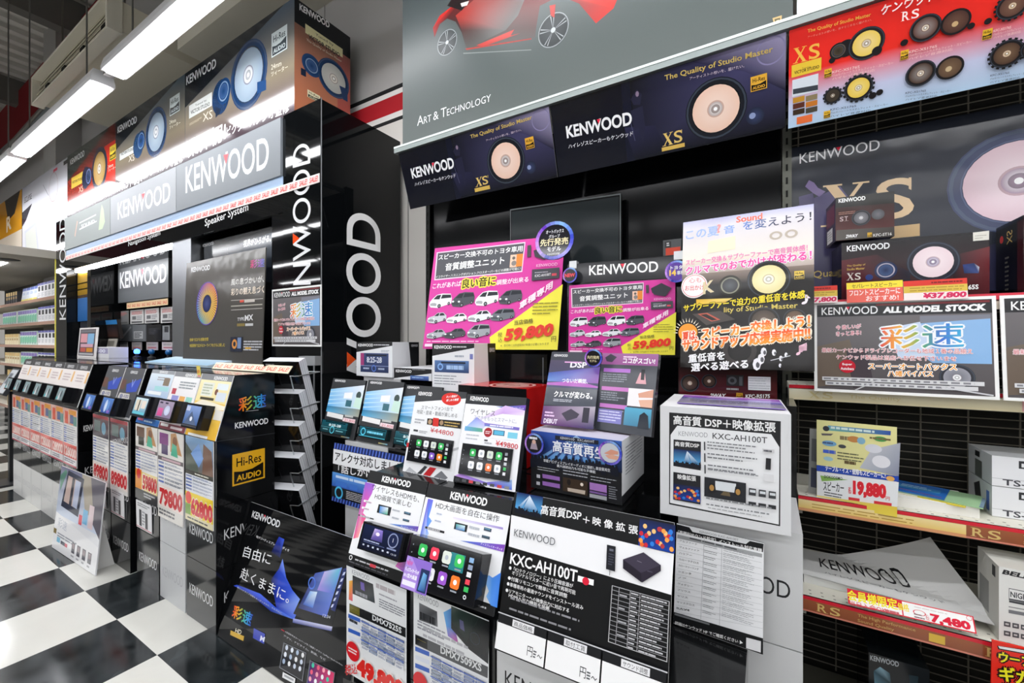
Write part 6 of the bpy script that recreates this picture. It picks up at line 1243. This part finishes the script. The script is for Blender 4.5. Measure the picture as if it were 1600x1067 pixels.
for x0, y0, x1, y1, h_, n_, k in ((1300, 114, 1395, 94, 4, 3, '#f4d0cc'), (1297, 172, 1387, 158, 3.2, 3, '#4a5068'), (1419, 83, 1517, 61, 4, 3, '#f4d0cc'), (1414, 146, 1485, 137, 3.2, 3, '#4a5068'), (1551, 50, 1612, 36, 4, 3, '#f4d0cc'), (1546, 119, 1612, 108, 3.2, 3, '#4a5068')):
    names = ('KFC-XS176S', '17cmセパレートカスタムフィット・スピーカー', 'ハイレゾ音源対応'); 
    for i in range(n_): f_ = (.45, 1, .7)[i]; b.t(names[i], x0, y0+i*5.2, x0+(x1-x0)*f_, y0+(y1-y0)*f_+i*5.2, h_, k, .01)
b.serif('RS', 1407, 33, 1437, 26, 14, '#fbe8e4'); b.t('ケンウッドスピーカー', 1374.6, 24, 1560, -28, 15, '#fdf0ee', .04, sl=.15)
pairs(1445, 43, 25, '#5a3a30'); b.e(1492, 33.5, 24, 0, K_); b.e(1492, 33.5, 20, 0, '#4a2e26', '#6a4a3c'); b.c(1491, 37, 5, '#c8a87a'); b.c(1516, 40, 6, K_); b.c(1412, 66, 6, K_)
pairs(1437.4, 113.8, 24, '#4a3428'); b.e(1482.9, 105, 22, 0, K_); b.e(1482.9, 105, 18, 0, '#5a4434', '#7a6048'); b.c(1481, 107, 5, '#c8b08a')
b.speaker(1580, 9, 26, '#5a3a30', K_, '#c8a87a', '#7a5a48', teeth=18); b.c(1542, 33, 6, K_); b.speaker(1571, 83.5, 27, '#4a3428', K_, '#c8a87a', '#7a6048', teeth=18); b.speaker(1612, 75, 20, '#4a3428', K_, '#c8a87a', teeth=18)
b.done()
# ---- car poster and white board above the rail
b = wboard('car_poster', 'huge grey poster of a red sports car lettered ART & TECHNOLOGY above the rail', 'poster', (-1.714, 1.69, 2.406), 1.786, .95, col='#565e5c', t=.006, m='print', c2='#4c5456', edge='#c8cccc')
b.M = lambda x, y: b.px(630+.38125*x, .38125*y)
b.p([(128, 150), (122, 110), (150, 60), (200, 22), (250, -40), (330, -120), (620, -160), (860, -140), (900, -60), (862, 30), (790, 92), (720, 10), (640, -20), (560, 20), (545, 110), (540, 150), (260, 200), (240, 130), (215, 85), (180, 72), (150, 95)], ['#7a1416', '#a81e1c', '#c4241e', '#d42a20', '#b82822', '#8a2422', '#7a2a2a', '#a02420', '#b42c26', '#c43028', '#b83430', '#8a2c2c', '#70302e', '#6a3836', '#5a4644', '#5c5654', '#585652', '#3c2a28', '#3a1c1c', '#4a1818', '#6a1616'])
b.p([(215, 60), (330, -40), (520, -60), (470, 60), (420, 120), (262, 196), (240, 120)], ['#a83028', '#8a4a46', '#6a5654', '#646462', '#5a5c5a', '#50504e', '#4a2a28'])
b.p([(300, 182), (455, 117), (440, 142), (480, 132), (330, 186)], '#b83a34'); b.p([(255, 195), (525, 153), (527, 157), (260, 201)], '#a83a34'); b.p([(245, 213), (525, 199), (525, 202), (248, 217)], '#8a908e'); b.p([(180, 20), (215, -30), (300, -50), (240, 40)], ['#1c1012', '#2a1214', '#1a1012', '#0c0a0c']); b.p([(235, 10), (270, 0), (262, 18), (240, 24)], '#f4e0d8')
for x, y, r_ in ((180, 170, 42), (615, 120, 66)):
    b.e(x, y, r_, 0, '#4e5456'); b.e(x, y, r_*.97, 0, '#9aa0a2', r0=.95); b.e(x, y, r_*.88, 0, '#33383a', '#454a4c')
    for i in range(5):
        for o in (-7, 7):
            q = i*72+20+o; b.e(x, y, r_*.86, 0, '#a4aaac', r0=.2, a0=q, a1=q+4, k=1)
    b.e(x, y, r_*.15, 0, '#b8bec0')
b.p([(600, 20), (625, 15), (620, 70), (605, 60)], '#b03a34')
L = lambda s_, x0, x1, h_: b.t(s_, x0, 512-(x0-60)/3, x1, 512-(x1-60)/3, h_, '#e8ecec', .0)
L('A', 58, 84, 38); L('RT', 86, 116, 28); L('&', 124, 146, 34); L('T', 155, 178, 38); L('ECHNOLOGY', 180, 360, 28)
for i in range(2): b.t('※写真はイメージです　仕様は予告なく変更になる場合があります', 1195-50*i, 203+24*i, 1505, 108+14*i, 9, '#d8dcdc', .0)
b.p([(1513, 72), (1552, 60), (1550, 85), (1535, 108), (1520, 97)], '#cbb078'); b.p([(1521, 77), (1545, 70), (1543, 84), (1533, 97), (1525, 92)], '#6a6248'); b.p([(1528, 82), (1540, 78), (1536, 89)], '#e0cc98'); b.done()
b = wboard('white_board', 'plain white board above the red speaker sign', 'board', (.083, 1.69, 2.408), 1.2, .8, col='#f2f4f5', t=.02); b.done()
# ---- wall poster of a giant speaker
b = wboard('speaker_poster', 'giant glossy XS speaker poster fixed to the wire mesh', 'poster', (.075, 1.935, 1.49), 1.25, .575, col='#33363f', t=.004, m='film', c2='#262a34')
l = b.loc(); l.p([(0, .4), (.12, .3), (.3, 1), (0, 1)], ['#4a4466', '#5a5478', '#3a3a58', '#2a2a44']); l.p([(.3, .85), (.6, .6), (.8, 1), (.3, 1)], ['#33363f', '#3a3a58', '#4a4a70', '#3f3f5c'])
b.kw(1249.4, 254.5, 1374.6, 232.5, 15.5, '#e8e8ec', .0)
b.speaker(1592, 281, 128, '#d8bcc6', '#3c4460', '#a890a4', '#ecdce2'); b.e(1592, 281, 128*.80, 0, '#525c7c', r0=.97)
b.p([(1258, 290), (1264, 280), (1272, 284), (1278, 292), (1290, 298), (1280, 306), (1270, 300)], '#7a6a94'); b.p([(1248, 306), (1270, 300), (1276, 330), (1262, 340), (1250, 332)], '#4a4468')
b.serif('XS', 1286, 352, 1440, 336, 62, '#dcc09a'); b.r(1360, 356, 1437, 367, '#c8a878'); b.t('The Quality of Studio Master', 1236, 440, 1480, 415, 14, '#b8a060', .01); b.done()
# ---- boxed speakers on the top shelf
b = board('speaker_box', 'boxed XS speakers with a pale pink cone on the top right shelf', 'box', [(1315, 374), (1546, 364), (1546, 457), (1315, 468)], 1.765, 4, 0, z0=1.468, col='#3c1a1e', t=.15, m='film', c2='#17171a', edge='#121214')
c = b.frame([(220, 465), (1340, 405), (1345, 870), (220, 905)])
c.p([(220, 600), (500, 560), (760, 700), (760, 905), (220, 905)], ['#5a1c24', '#3a1a20', '#1c1c2c', '#1c1820', '#4a1820']); c.p([(1080, 580), (1343, 520), (1345, 870), (1080, 880)], ['#2a1a20', '#6a1c24', '#4a181e', '#1c1418'])
c.kw(262, 533, 600, 516, 46, '#f0f0f2', .02, None); c.speaker(930, 625, 205, '#e8d2d8', '#1a1c2a', '#a898b4', '#f2e4e8'); c.tweeter(570, 682, 90, '#a8a4b4', '#1c2a50'); c.c(440, 735, 30, '#2a3c78'); c.p([(1150, 650), (1230, 640), (1270, 670), (1265, 715), (1160, 715)], ['#2a3c78', '#20305c', '#c8ccdc', '#3a4a80', '#1c2a54'])
c.t('The Quality of', 262, 655, 410, 645, 18, '#c8a050', .02); c.t('Studio Master', 262, 680, 405, 672, 18, '#c8a050', .02); c.serif('XS', 262, 756, 382, 752, 54, '#d8d0c8'); c.t('165S', 1172, 838, 1265, 833, 36, '#f0f0f0', .03); c.p([(1220, 415), (1336, 405), (1336, 472), (1222, 478)], '#dedbd2'); c.f(1235, 430, 1320, 465, 2, '#a8a49a', .3, 3); b.done()
b = board('speaker_box', 'smaller shrink-wrapped ST speaker box on top of the XS box', 'box', [(1303, 306), (1400, 301), (1395, 370), (1308, 376)], 1.78, 6, 0, z0=1.665, col='#54201f', t=.13, m='film', c2='#2a2422', edge='#241c1c')
c = b.frame([(165, 125), (625, 105), (620, 440), (165, 465)])
c.p([(165, 120), (625, 100), (622, 190), (165, 200)], '#22221f'); c.kw(190, 162, 405, 152, 32, '#f0f0ee', .03, None); c.serif('ST', 198, 312, 272, 308, 36, '#c8b0b0'); c.f(190, 232, 330, 258, 2, '#b88878', .3, 4); c.speaker(370, 290, 75, '#5a5a5e', '#2a2a2c', '#b8b8bc', '#8a8a90'); c.c(500, 270, 50, '#4a4a4e', '#6a6a70')
c.p([(170, 380), (620, 370), (620, 440), (168, 462)], ['#55504a', '#3a3430', '#2a2624', '#5a544e']); c.t('2WAY', 246, 445, 340, 440, 26, '#f0f0f0', .04, sl=.2); c.hires(418, 408, 452, 440); c.t('KFC-ST16', 462, 440, 600, 432, 22, '#d8d4d0', .02)
s = b.side('L'); s.r(.1, .1, .9, .55, '#6a1a1c'); s.r(.15, .62, .7, .95, '#d8d4d0'); s.f(.2, .66, .65, .9, 4, '#8a8680', .3, 3); b.done()
b = wboard('speaker_box', 'black speaker box whose side shows at the right edge, on the top right shelf', 'box', (.612, 1.755, 1.468), .3, .215, col='#2a1416', t=.165, m='gloss', edge='#101012'); s = b.side('L')
s.ta('XS', (.42, .30), (.42, .12), (.62, .30), '#c8a860'); s.c(.22, .2, .07, '#c82a2a'); s.f(.35, .45, .5, .95, 8, '#77746c', .4, 1); s.r(.8, .05, 1, .98, '#3a1418'); b.done()
# price cards
def pcard(label, q, art):
    b = board('price_card', label, 'price card', q, 1.722, 0, 8, col='#f2e2e0', t=.003, g='price cards on the rail of the top right shelf'); c = b.loc(); art(c); b.done()
def pc3(c): c.r(0, 0, 1, .28, '#d8382c'); c.r(0, .28, 1, .62, '#d8b84a'); c.f(.1, .32, .95, .58, 2, '#a88830', .35, 6); c.t('¥37,800', .30, .97, .97, .97, .32, '#d02a5a', .06, sl=.12, out='#fdf0f2'); c.f(.45, .08, .95, .2, 1, '#7a1a18', .6, 7)
pcard('price card with a red top reading 37,800 below the XS box', [(1412, 438), (1511, 432.5), (1512.5, 464), (1412, 469)], pc3)
pcard('price card ending in 7,800 partly behind the tall sound poster', [(1232, 449), (1308, 443.5), (1309, 470), (1232, 475)], pc3)
pcard('yellow and pink price card about front speakers below the XS box', [(1323, 440.5), (1411, 436), (1411, 468), (1323, 472)], lambda c: (c.r(0, 0, 1, .33, '#f4dc3c'), c.t('セパレートスピーカー', .1, .28, .9, .28, .2, '#6a4a28', .02), c.r(0, .33, 1, 1, '#e8685a'), c.t('フロントスピーカーに', .05, .66, .95, .63, .28, '#fdf0ee', .03), c.t('おすすめ!', .35, .95, .92, .94, .25, '#fdf0ee', .03)))
# all-model-stock posters
g = 'all model stock posters clipped to the right shelf'
O, uu, vv, nn, w, h = quadrect([(1272, 471.6), (1552, 460.5), (1566.6, 624), (1272, 609)], 1.715, -1, 5)
for k, lab in enumerate(('large ALL MODEL STOCK poster clipped between the two upper right shelves', 'second ALL MODEL STOCK poster cut off by the right edge of the photo')):
    b = Board('stock_poster', lab, 'poster', O+uu*(k*(w+.008))-nn*.003*k, uu, vv, nn, w, h, '#f2f2f0', t=.003, m='film', g=g); stock_art(b.loc()); b.done()

# ---- third shelf
b = board('price_poster', 'yellow poster reading 19,880 standing on the third shelf', 'poster', [(1276, 652), (1398, 668), (1405, 815), (1276, 785)], 1.665, -8, 0, z0=.815, col='#e9e4a0', t=.003, m='gloss')
c = b.frame([(182, 288), (665, 342), (692, 930), (182, 830)])
c.p([(250, 325), (630, 365), (630, 392), (255, 358)], ['#6aa8c8', '#3a58a8', '#3a58a8', '#7ab8a8']); c.c(240, 345, 20, '#3a3c44'); c.p([(210, 375), (285, 378), (270, 390), (215, 388)], '#6a6468'); c.f(265, 340, 600, 375, 1, '#d8ece8', .4, 10)
c.f(325, 395, 430, 425, 1, '#8a7a58', .8, 3); c.e(410, 415, 40, 20, '#c88a50'); c.e(455, 425, 25, 22, '#8ab8d0'); c.e(570, 415, 40, 16, '#4a9a50'); c.f(505, 402, 635, 425, 1, '#7a6a48', .5, 3); c.e(260, 440, 45, 18, '#7ab0d8'); c.f(220, 430, 310, 448, 1, '#4a5a88', .6, 3); c.e(340, 460, 24, 12, '#4a4c52')
c.p([(520, 480), (690, 440), (690, 655), (450, 600)], ['#c8c8d0', '#b0b4c0', '#8a90a4', '#c0c4cc']); c.e(530, 475, 52, 28, '#dfe0e8'); c.e(580, 560, 56, 40, '#e8e8ee')
c.t('サトシの家', 222, 505, 330, 512, 26, '#3a5ac8', .03) if False else c.f(222, 482, 330, 510, 1, '#4a68d0', .8, 3)
c.f(310, 500, 480, 560, 3, '#6a6a50', .35, 5); c.e(255, 540, 30, 14, '#a8d0dc'); c.f(355, 555, 440, 580, 1, '#6a5a3a', .8, 3)
c.p([(182, 580), (690, 655), (692, 692), (182, 620)], '#2a4cb0'); c.t('テーブル・イス・壁際もスピーカーに!', 238, 618, 610, 670, 36, '#f4f6fa', .04); c.e(640, 670, 26, 16, '#e8b060')
c.p([(184, 622), (692, 694), (690, 860), (184, 800)], '#eef0f2'); c.p([(205, 650), (380, 680), (215, 690)], '#8ab85a'); c.t('DOKODEMO', 230, 668, 345, 682, 20, '#3a3c40', .02); c.t('スピーカー', 225, 750, 355, 765, 60, '#2a2c30', .02); c.f(230, 765, 345, 800, 2, '#55575c', .4, 3)
c.t('税込', 384, 772, 408, 775, 45, '#d83a40', .02); c.t('19,880', 415, 790, 618, 820, 105, '#e02c38', .06, out='#f6f0f0', ow=.03); c.t('円', 618, 815, 642, 818, 26, '#d83a40', .02); c.p([(385, 795), (655, 835), (655, 858), (385, 820)], '#d8323a'); c.p([(455, 805), (545, 818), (545, 842), (455, 830)], '#f4e8e8')
c.p([(184, 785), (690, 860), (692, 930), (182, 830)], ['#e8d88a', '#eacb4a', '#f0d850', '#f0d850']); c.f(230, 800, 520, 868, 1, '#a89a58', .15, 9); b.done()
b = board('price_poster', 'grey poster edge showing behind the yellow 19,880 poster', 'poster', [(1262, 668), (1300, 672), (1300, 782), (1266, 776)], 1.70, -20, 4, z0=.832, col='#a8a9a6', t=.004); c = b.loc(); c.r(.1, .15, .9, .5, '#77787a'); c.r(.1, .6, .9, .9, '#55586a'); b.done()
b = wboard('flat_carton', 'white flat carton under the brochures on the third shelf', 'box', (.30, 1.70, .8325), .21, .03, col='#eceae4', t=.16, m='card'); b.done()
u2, v2 = V((.94, -.34, 0)).normalized(), V((.34, .94, 0)).normalized()
for O_, w_, h_, k_, lab, art in ((V((.29, 1.755, .8632)), .20, .14, '#e0c83a', 'yellow and cream brochure lying under the blue one on the third shelf', lambda c: (c.p([(0, .3), (.5, 0), (.6, .3), (.2, 1)], '#a8783a'), c.r(0, .7, .5, 1, '#f0ece0'))),
    (V((.325, 1.755, .8665)), .20, .135, '#a8cfa0', 'pale green booklet with spiral binding on the third shelf', lambda c: (c.r(.1, .1, .4, .4, '#3a3c40'), [c.r(.96, .05+.12*i, 1, .11+.12*i, '#4a58b8') for i in range(8)])),
    (V((.30, 1.762, .870)), .15, .13, '#2a6ab8', 'blue brochure with a yellow edge on the third shelf', lambda c: (c.r(0, 0, .14, 1, '#e8d83a'), c.r(.2, .15, .9, .6, '#4a98c8', '#2a5aa8'), c.f(.3, .25, .8, .5, 2, '#a8d0e8', .4, 3), c.l(.3, .8, .95, .9, .03, '#8a3a6a')))):
    b = Board('brochure', lab, 'brochure', O_, u2, v2, V((0, 0, 1)), w_, h_, k_, t=.0028, m='gloss', g='brochures on the third shelf'); art(b.loc()); b.done()
g = 'white TS boxes on the third shelf'
for k in range(2):
    b = wboard('speaker_box', f"white TS box at the right edge of the third shelf, {('bottom', 'top')[k]} of two", 'box', (.548, 1.745, .8335+.087*k), .26, .085, col='#e6e7ea', t=.165, m='card', g=g, edge='#c9cbcd'); c = b.loc(); c.r(.2, .1, .5, .35, '#2a2c30'); c.r(.22, .18, .5, .3, '#e6e7ea'); c.l(0, .75, 1, .7, .004, '#a8aaae'); c.t('TS-1', .08, .95, .3, .95, .2, '#3a3c44', .02)
    s = b.side('L'); s.p([(.25, .3), (.5, .1), (.6, .9), (.35, 1)], '#2a2b2c') if k == 0 else s.r(.3, .4, .6, 1, '#5a5e58'); s.r(.78, .25, .9, .9, '#4a68b0') if k == 0 else s.r(.3, .1, .5, .3, '#1c1d1e'); b.done()

# ---- fourth shelf: curled sheet, tag, boxes
b = wboard('flat_carton', 'white flat carton under the curled sheet on the fourth shelf', 'box', (.10, 1.665, .5525), .21, .026, col='#dfe0de', t=.20, m='card'); b.done()
def sheet():
    m = MB(); A, B_, C_, D_ = V((.095, 1.665, .5795)), V((.545, 1.62, .5800)), V((.44, 1.885, .5815)), V((.112, 1.855, .5795))
    def S(p, q, lift=0.):
        P = (A*(1-p)+B_*p)*(1-q)+(D_*(1-p)+C_*p)*q
        k = max(0, (p*.9+q*.75)-1.02); P.z += .19*k**1.15*1.05+lift+ .004*math.sin(p*5)*q; P.x += .02*k; return P
    N = 18
    for i in range(N):
        for j in range(N):
            p0, p1, q0, q1 = i/N, (i+1)/N, j/N, (j+1)/N
            m.face([S(p0, q0), S(p1, q0), S(p1, q1), S(p0, q1)], '#dededc', 'print')
            m.face([S(p0, q1, -.0012), S(p1, q1, -.0012), S(p1, q0, -.0012), S(p0, q0, -.0012)], '#cfcfcd', 'print')
    for txt, p0, p1, q0, q1, k in (('KENWOOD', .12, .70, .40, .74, '#15161a'), ('ハイレゾスピーカーもケンウッド', .14, .80, .20, .27, '#6a6c70')):
        vs, fs = glyphs(txt, .0, 3); m.mesh([S(p0+(p1-p0)*x, q0+(q1-q0)*y, .0012) for x, y in vs], fs, k, 'print')
    return m.build('paper_sheet', None, 'curled grey sheet lettered KENWOOD lying on the fourth shelf', 'sheet')
sheet()
b = board('price_tag', 'red and white price tag reading 7,480 on the fourth shelf edge', 'price tag', [(1322, 917), (1515, 960), (1532, 990), (1327, 942)], 1.585, 2, 30, col='#f2f2f2', t=.0025, m='gloss')
c = b.frame([(368, 470), (1178, 640), (1215, 768), (390, 570)]); l = b.loc()
l.r(0, 0, 1, 1, '#d83040'); l.r(.46, .06, .99, .93, '#f4f4f2'); l.r(.015, .52, .45, .93, '#f4f0ee'); c.t('会員様限定', 385, 545, 680, 605, 62, '#f4e83a', .05); c.t('価格', 682, 603, 752, 618, 48, '#f0d83a', .04); c.t('当日入会OK!', 400, 580, 625, 630, 30, '#d84a58', .02); c.f(605, 600, 690, 640, 1, '#c86a70', .4, 3)
c.e(815, 622, 40, 18, '#d83a48', r0=.85); c.f(785, 628, 850, 665, 2, '#8a6a6c', .4, 2); c.t('税込', 865, 672, 888, 678, 40, '#c83a48', .01); c.t('7,480', 900, 690, 1175, 752, 62, '#d82a40', .06); c.c(1150, 655, 20, '#e07a80', r0=.8); c.f(780, 590, 1100, 640, 1, '#c0a8a8', .06, 8); b.done()
b = wboard('boxed_bulb', 'white box lettered BELLOF at the right edge of the fourth shelf', 'box', (.515, 1.60, .5535), .28, .192, col='#e4e4e0', t=.13, m='card', edge='#c9c8c0')
b.M = lambda x, y: b.px(1500+.2128*x, 840+.2128*y)
b.t('BELLOF', 308, 258, 640, 330, 34, '#1c1d20', .05, sl=.3); b.p([(358, 362), (600, 410), (600, 500), (358, 450)], '#55565a'); b.p([(362, 368), (600, 416), (600, 480), (362, 438)], '#e6e6e4'); b.t('NIGHT', 370, 428, 530, 462, 42, '#2a2c34', .02); b.p([(360, 452), (600, 500), (600, 515), (360, 466)], '#3a3b40'); b.p([(356, 495), (600, 540), (600, 548), (356, 502)], '#8a8a8c'); b.p([(356, 520), (600, 565), (600, 590), (356, 545)], '#77787c')
for i in range(4):
    for j in range(2): b.p([(322+62*i, 605+12*i+68*j), (370+62*i, 614+12*i+68*j), (370+62*i, 650+12*i+68*j), (322+62*i, 641+12*i+68*j)], '#4a4b50'); b.p([(332+62*i, 618+12*i+68*j), (358+62*i, 623+12*i+68*j), (358+62*i, 636+12*i+68*j), (332+62*i, 631+12*i+68*j)], '#c8c8c6')
s = b.side('L'); s.r(.1, .35, .55, .8, '#8a8a86'); s.r(.7, .05, .85, .2, '#3a3a3c'); b.done()
b = wboard('red_poster', 'bright red poster with fat yellow letters hanging below the fourth shelf at the right edge', 'poster', (.487, 1.565, .30), .32, .274, rot=2, tilt=-3, col='#ea2c1c', t=.004, m='gloss')
b.M = lambda x, y: b.px(1500+.2128*x, 840+.2128*y)
b.p([(272, 785), (480, 815), (480, 850), (280, 812)], '#1c1410'); b.p([(280, 788), (480, 820), (480, 842), (290, 806)], '#f0f0f0')
b.t('ウーファー', 285, 905, 700, 980, 75, '#f2e828', .06, out='#15120c', ow=.09); b.t('ギガ', 290, 1035, 520, 1085, 105, '#f2e828', .06, out='#15120c', ow=.07); b.t('お得', 290, 1150, 520, 1200, 95, '#f2e828', .06, out='#15120c', ow=.07); b.done()
b = wboard('speaker_box', 'dark boxed speaker with a teal picture on the bottom shelf', 'box', (.262, 1.66, .1215), .135, .268, col='#12171b', t=.2, m='gloss')
b.M = lambda x, y: b.px(1230+.2502*x, 800+.2502*y)
b.kw(518, 918, 697, 962, 32, '#b8bcc0', .02, None); b.p([(540, 985), (580, 960), (640, 1000), (650, 1067), (545, 1067)], ['#2a4a58', '#8ab0c0', '#3a5a68', '#1c3038', '#5a8090']); b.p([(760, 1010), (820, 1020), (815, 1067), (765, 1067)], '#22343c'); b.done()
# ================================================================ FAR LEFT BAY BEYOND THE DISPLAY WALL
fb = thing('shelving_unit', 'far left product shelving under a grey canopy beyond the display wall', 'shelving', (-9., 1.7, 0))
m = MB(); m.box(-12.2, -6.99, 1.93, 1.97, 0, 2.3, '#4a4a48', 'matte'); m.build('back_panel', fb)
m = MB(); m.box(-12.2, -6.96, .95, 1.95, 2.27, 2.36, '#98938a', 'matte'); m.build('canopy', fb)
for x in (-8.3, -10.2): m = MB(); m.box(x, x+.55, 1.15, 1.25, 2.262, 2.271, '#fff', 'lamp'); m.build('canopy_light', fb)
m = MB(); m.lathe((-7.45, 1.2, 2.268), (0, 0, -1), [(.10, 0), (.10, .004), (.07, .006)], '#2a2a2a', 'matte', 16); m.build('canopy_vent', fb)
zs = (1.86, 1.57, 1.285, 1.02, .72, .42)
for z in zs:
    m = MB(); m.box(-12.2, -7.0, 1.50, 1.93, z-.02, z, '#cfc8ba', 'matte'); s_ = m.build('shelf', fb)
    m = MB(); m.box(-12.2, -7.0, 1.492, 1.50, z-.035, z+.003, '#c8a08c', 'gloss'); m.build('price_rail', s_)
m = MB(); m.box(-7.0, -6.97, 1.48, 1.95, 0, 2.27, '#d8cc5a', 'matte'); m.build('end_panel', fb)
b = wboard('wall_sign', 'large white lit sign with a faint product outline at the far left wall top', 'sign', (-9.08, 1.6, 2.37), 2.03, 1.13, col='#e9eaf2', t=.3, m='gloss', edge='#b0b2b8'); c = b.loc()
c.r(0, 0, 1, .2, '#e6e6ee', '#b8b8c0'); c.t('ECLIPSE', .06, .20, .24, .20, .07, '#5a5a62', .01); c.l(.5, .12, .62, .28, .006, '#a8a8b0'); c.c(.72, .22, .09, '#c0a8a8', r0=.95); c.p([(0, .3), (.25, .26), (.1, .42), (0, .48)], '#4a4850'); c.p([(.06, .55), (.34, .5), (.42, .92), (.1, .95)], '#d8dce8'); c.p([(.08, .58), (.32, .54), (.38, .86), (.12, .89)], '#e4e8e0'); c.r(.72, .03, .8, .06, '#d86070'); c.r(.92, .02, 1, .06, '#4a4a50'); b.done()
b = wboard('wall_sign', 'orange and dark sign cut off by the left edge of the photo', 'sign', (-11.1, 1.6, 2.37), 2.0, 1.13, col='#e8dcc8', t=.3, m='gloss', edge='#3a3020'); c = b.loc()  # pale lower half is glare put into the base colour
c.r(0, 0, 1, .5, '#d89a2a', '#c88a20'); c.p([(.5, 0), (.95, 0), (.8, .25), (.6, .3)], '#2a2018'); c.t('R', .55, .45, .7, .42, .2, '#f0e0c0', .03); b.done()
def pack(label, x, z, w, h, d, art, g, col='#e6e8ea', tilt=0, y=1.515):
    b = wboard('product_pack', label, 'pack', (x, y, z+.001), w, h, tilt=tilt, col=col, t=d, m='card', g=g); art(b.loc()); return b.done()
def pk_green(c): c.r(0, 0, 1, 1, '#cfe4d8'); c.r(0, .05, 1, .3, '#8a78b8'); c.p([(0, .45), (1, .35), (1, .8), (0, .9)], '#7ac0a0'); c.f(.1, .82, .9, .95, 2, '#6a7a88')
def pk_black(c): c.r(0, 0, 1, .14, '#6a6ab0'); c.r(.2, .2, .8, .5, '#1c1d22'); c.f(.1, .58, .9, .85, 4, '#9a9ca6', .4, 2)
def pk_blue(c): c.r(0, 0, 1, .2, '#5a70c0'); c.f(.15, .3, .85, .5, 3, '#9ab0d8'); c.r(0, .8, 1, .95, '#e8dc6a')
def pk_tan(c): c.r(0, 0, 1, .3, '#d8b878'); c.r(.1, .4, .9, .6, '#b89a68')
def row(first, x0, n, step, kind, label, z):
    for i in range(1, n):
        o = first.copy(); COL.objects.link(o); o.location.x = first.location.x-step*i
rows = ((1.86, -7.22, 6, .145, .135, .20, pk_black, 'white pack with black pictures on the top far-left shelf', '#e8e8ea'),
        (1.86, -8.18, 4, .19, .18, .19, pk_blue, 'pale blue tilted pack on the top far-left shelf', '#dfe6f0'),
        (1.86, -9.06, 5, .13, .10, .17, pk_tan, 'dark narrow pack on the top far-left shelf beside the blue packs', '#3a3a40'),
        (1.57, -7.20, 6, .145, .135, .19, pk_black, 'white pack with black pictures on the second far-left shelf', '#e8e8ea'),
        (1.57, -8.10, 8, .115, .105, .18, pk_green, 'green and purple pack on the second far-left shelf', '#d8e8e0'),
        (1.57, -9.12, 6, .13, .12, .18, pk_green, 'white and green pack left of a gap on the second far-left shelf', '#e8ecea'),
        (1.285, -7.20, 6, .145, .135, .18, pk_black, 'white pack with black pictures on the third far-left shelf', '#e8e8ea'),
        (1.285, -8.10, 7, .115, .105, .18, pk_green, 'green and purple pack on the third far-left shelf', '#d8e8e0'),
        (1.285, -9.0, 6, .13, .11, .15, pk_tan, 'cream pack at the left of the third far-left shelf', '#e4d8b8'),
        (1.02, -7.20, 6, .145, .135, .17, pk_black, 'white pack with black pictures on the fourth far-left shelf', '#e8e8ea'),
        (1.02, -8.10, 6, .13, .12, .17, pk_green, 'green and purple pack on the fourth far-left shelf', '#d8e8e0'),
        (1.02, -8.95, 6, .14, .12, .15, pk_tan, 'cream pack on the fourth far-left shelf', '#e4dcc0'),
        (.72, -7.3, 12, .2, .17, .2, pk_tan, 'tan pack on the fifth far-left shelf', '#d8c08a'),
        (.42, -7.3, 12, .2, .17, .2, pk_tan, 'brown and yellow pack on the lowest far-left shelf', '#b89a50'))
for z, x, n_, st_, w, h, art, lab, col in rows:
    row(pack(lab, x, z, w, h, .12, art, lab.replace('pack', 'packs', 1), col, tilt=6 if 'tilted' in lab else 0, y=1.53), x, n_, st_, art, lab, z)

t = thing('demo_stand', 'tilted demo panel on a dark pole at the far left edge of the photo', 'demo stand', (-6.1, 1.0, 0))
b = wboard('panel', None, None, (-6.23, .93, .84), .26, .26, tilt=25, col='#3a3c40', t=.03, par=t); c = b.loc(); c.r(.08, .06, .92, .94, '#c8ccd0'); c.r(.15, .2, .6, .6, '#6a7078'); c.c(.7, .7, .1, '#d8704a'); b.done()
m = MB(); m.box(-6.13, -6.07, .99, 1.05, 0.02, .86, '#1c1d20'); m.build('pole', t); m = MB(); m.box(-6.25, -5.95, .90, 1.15, 0, .02, '#1c1d20'); m.build('base', t)
bpy.data.objects.remove(_fo); bpy.data.curves.remove(_fc)
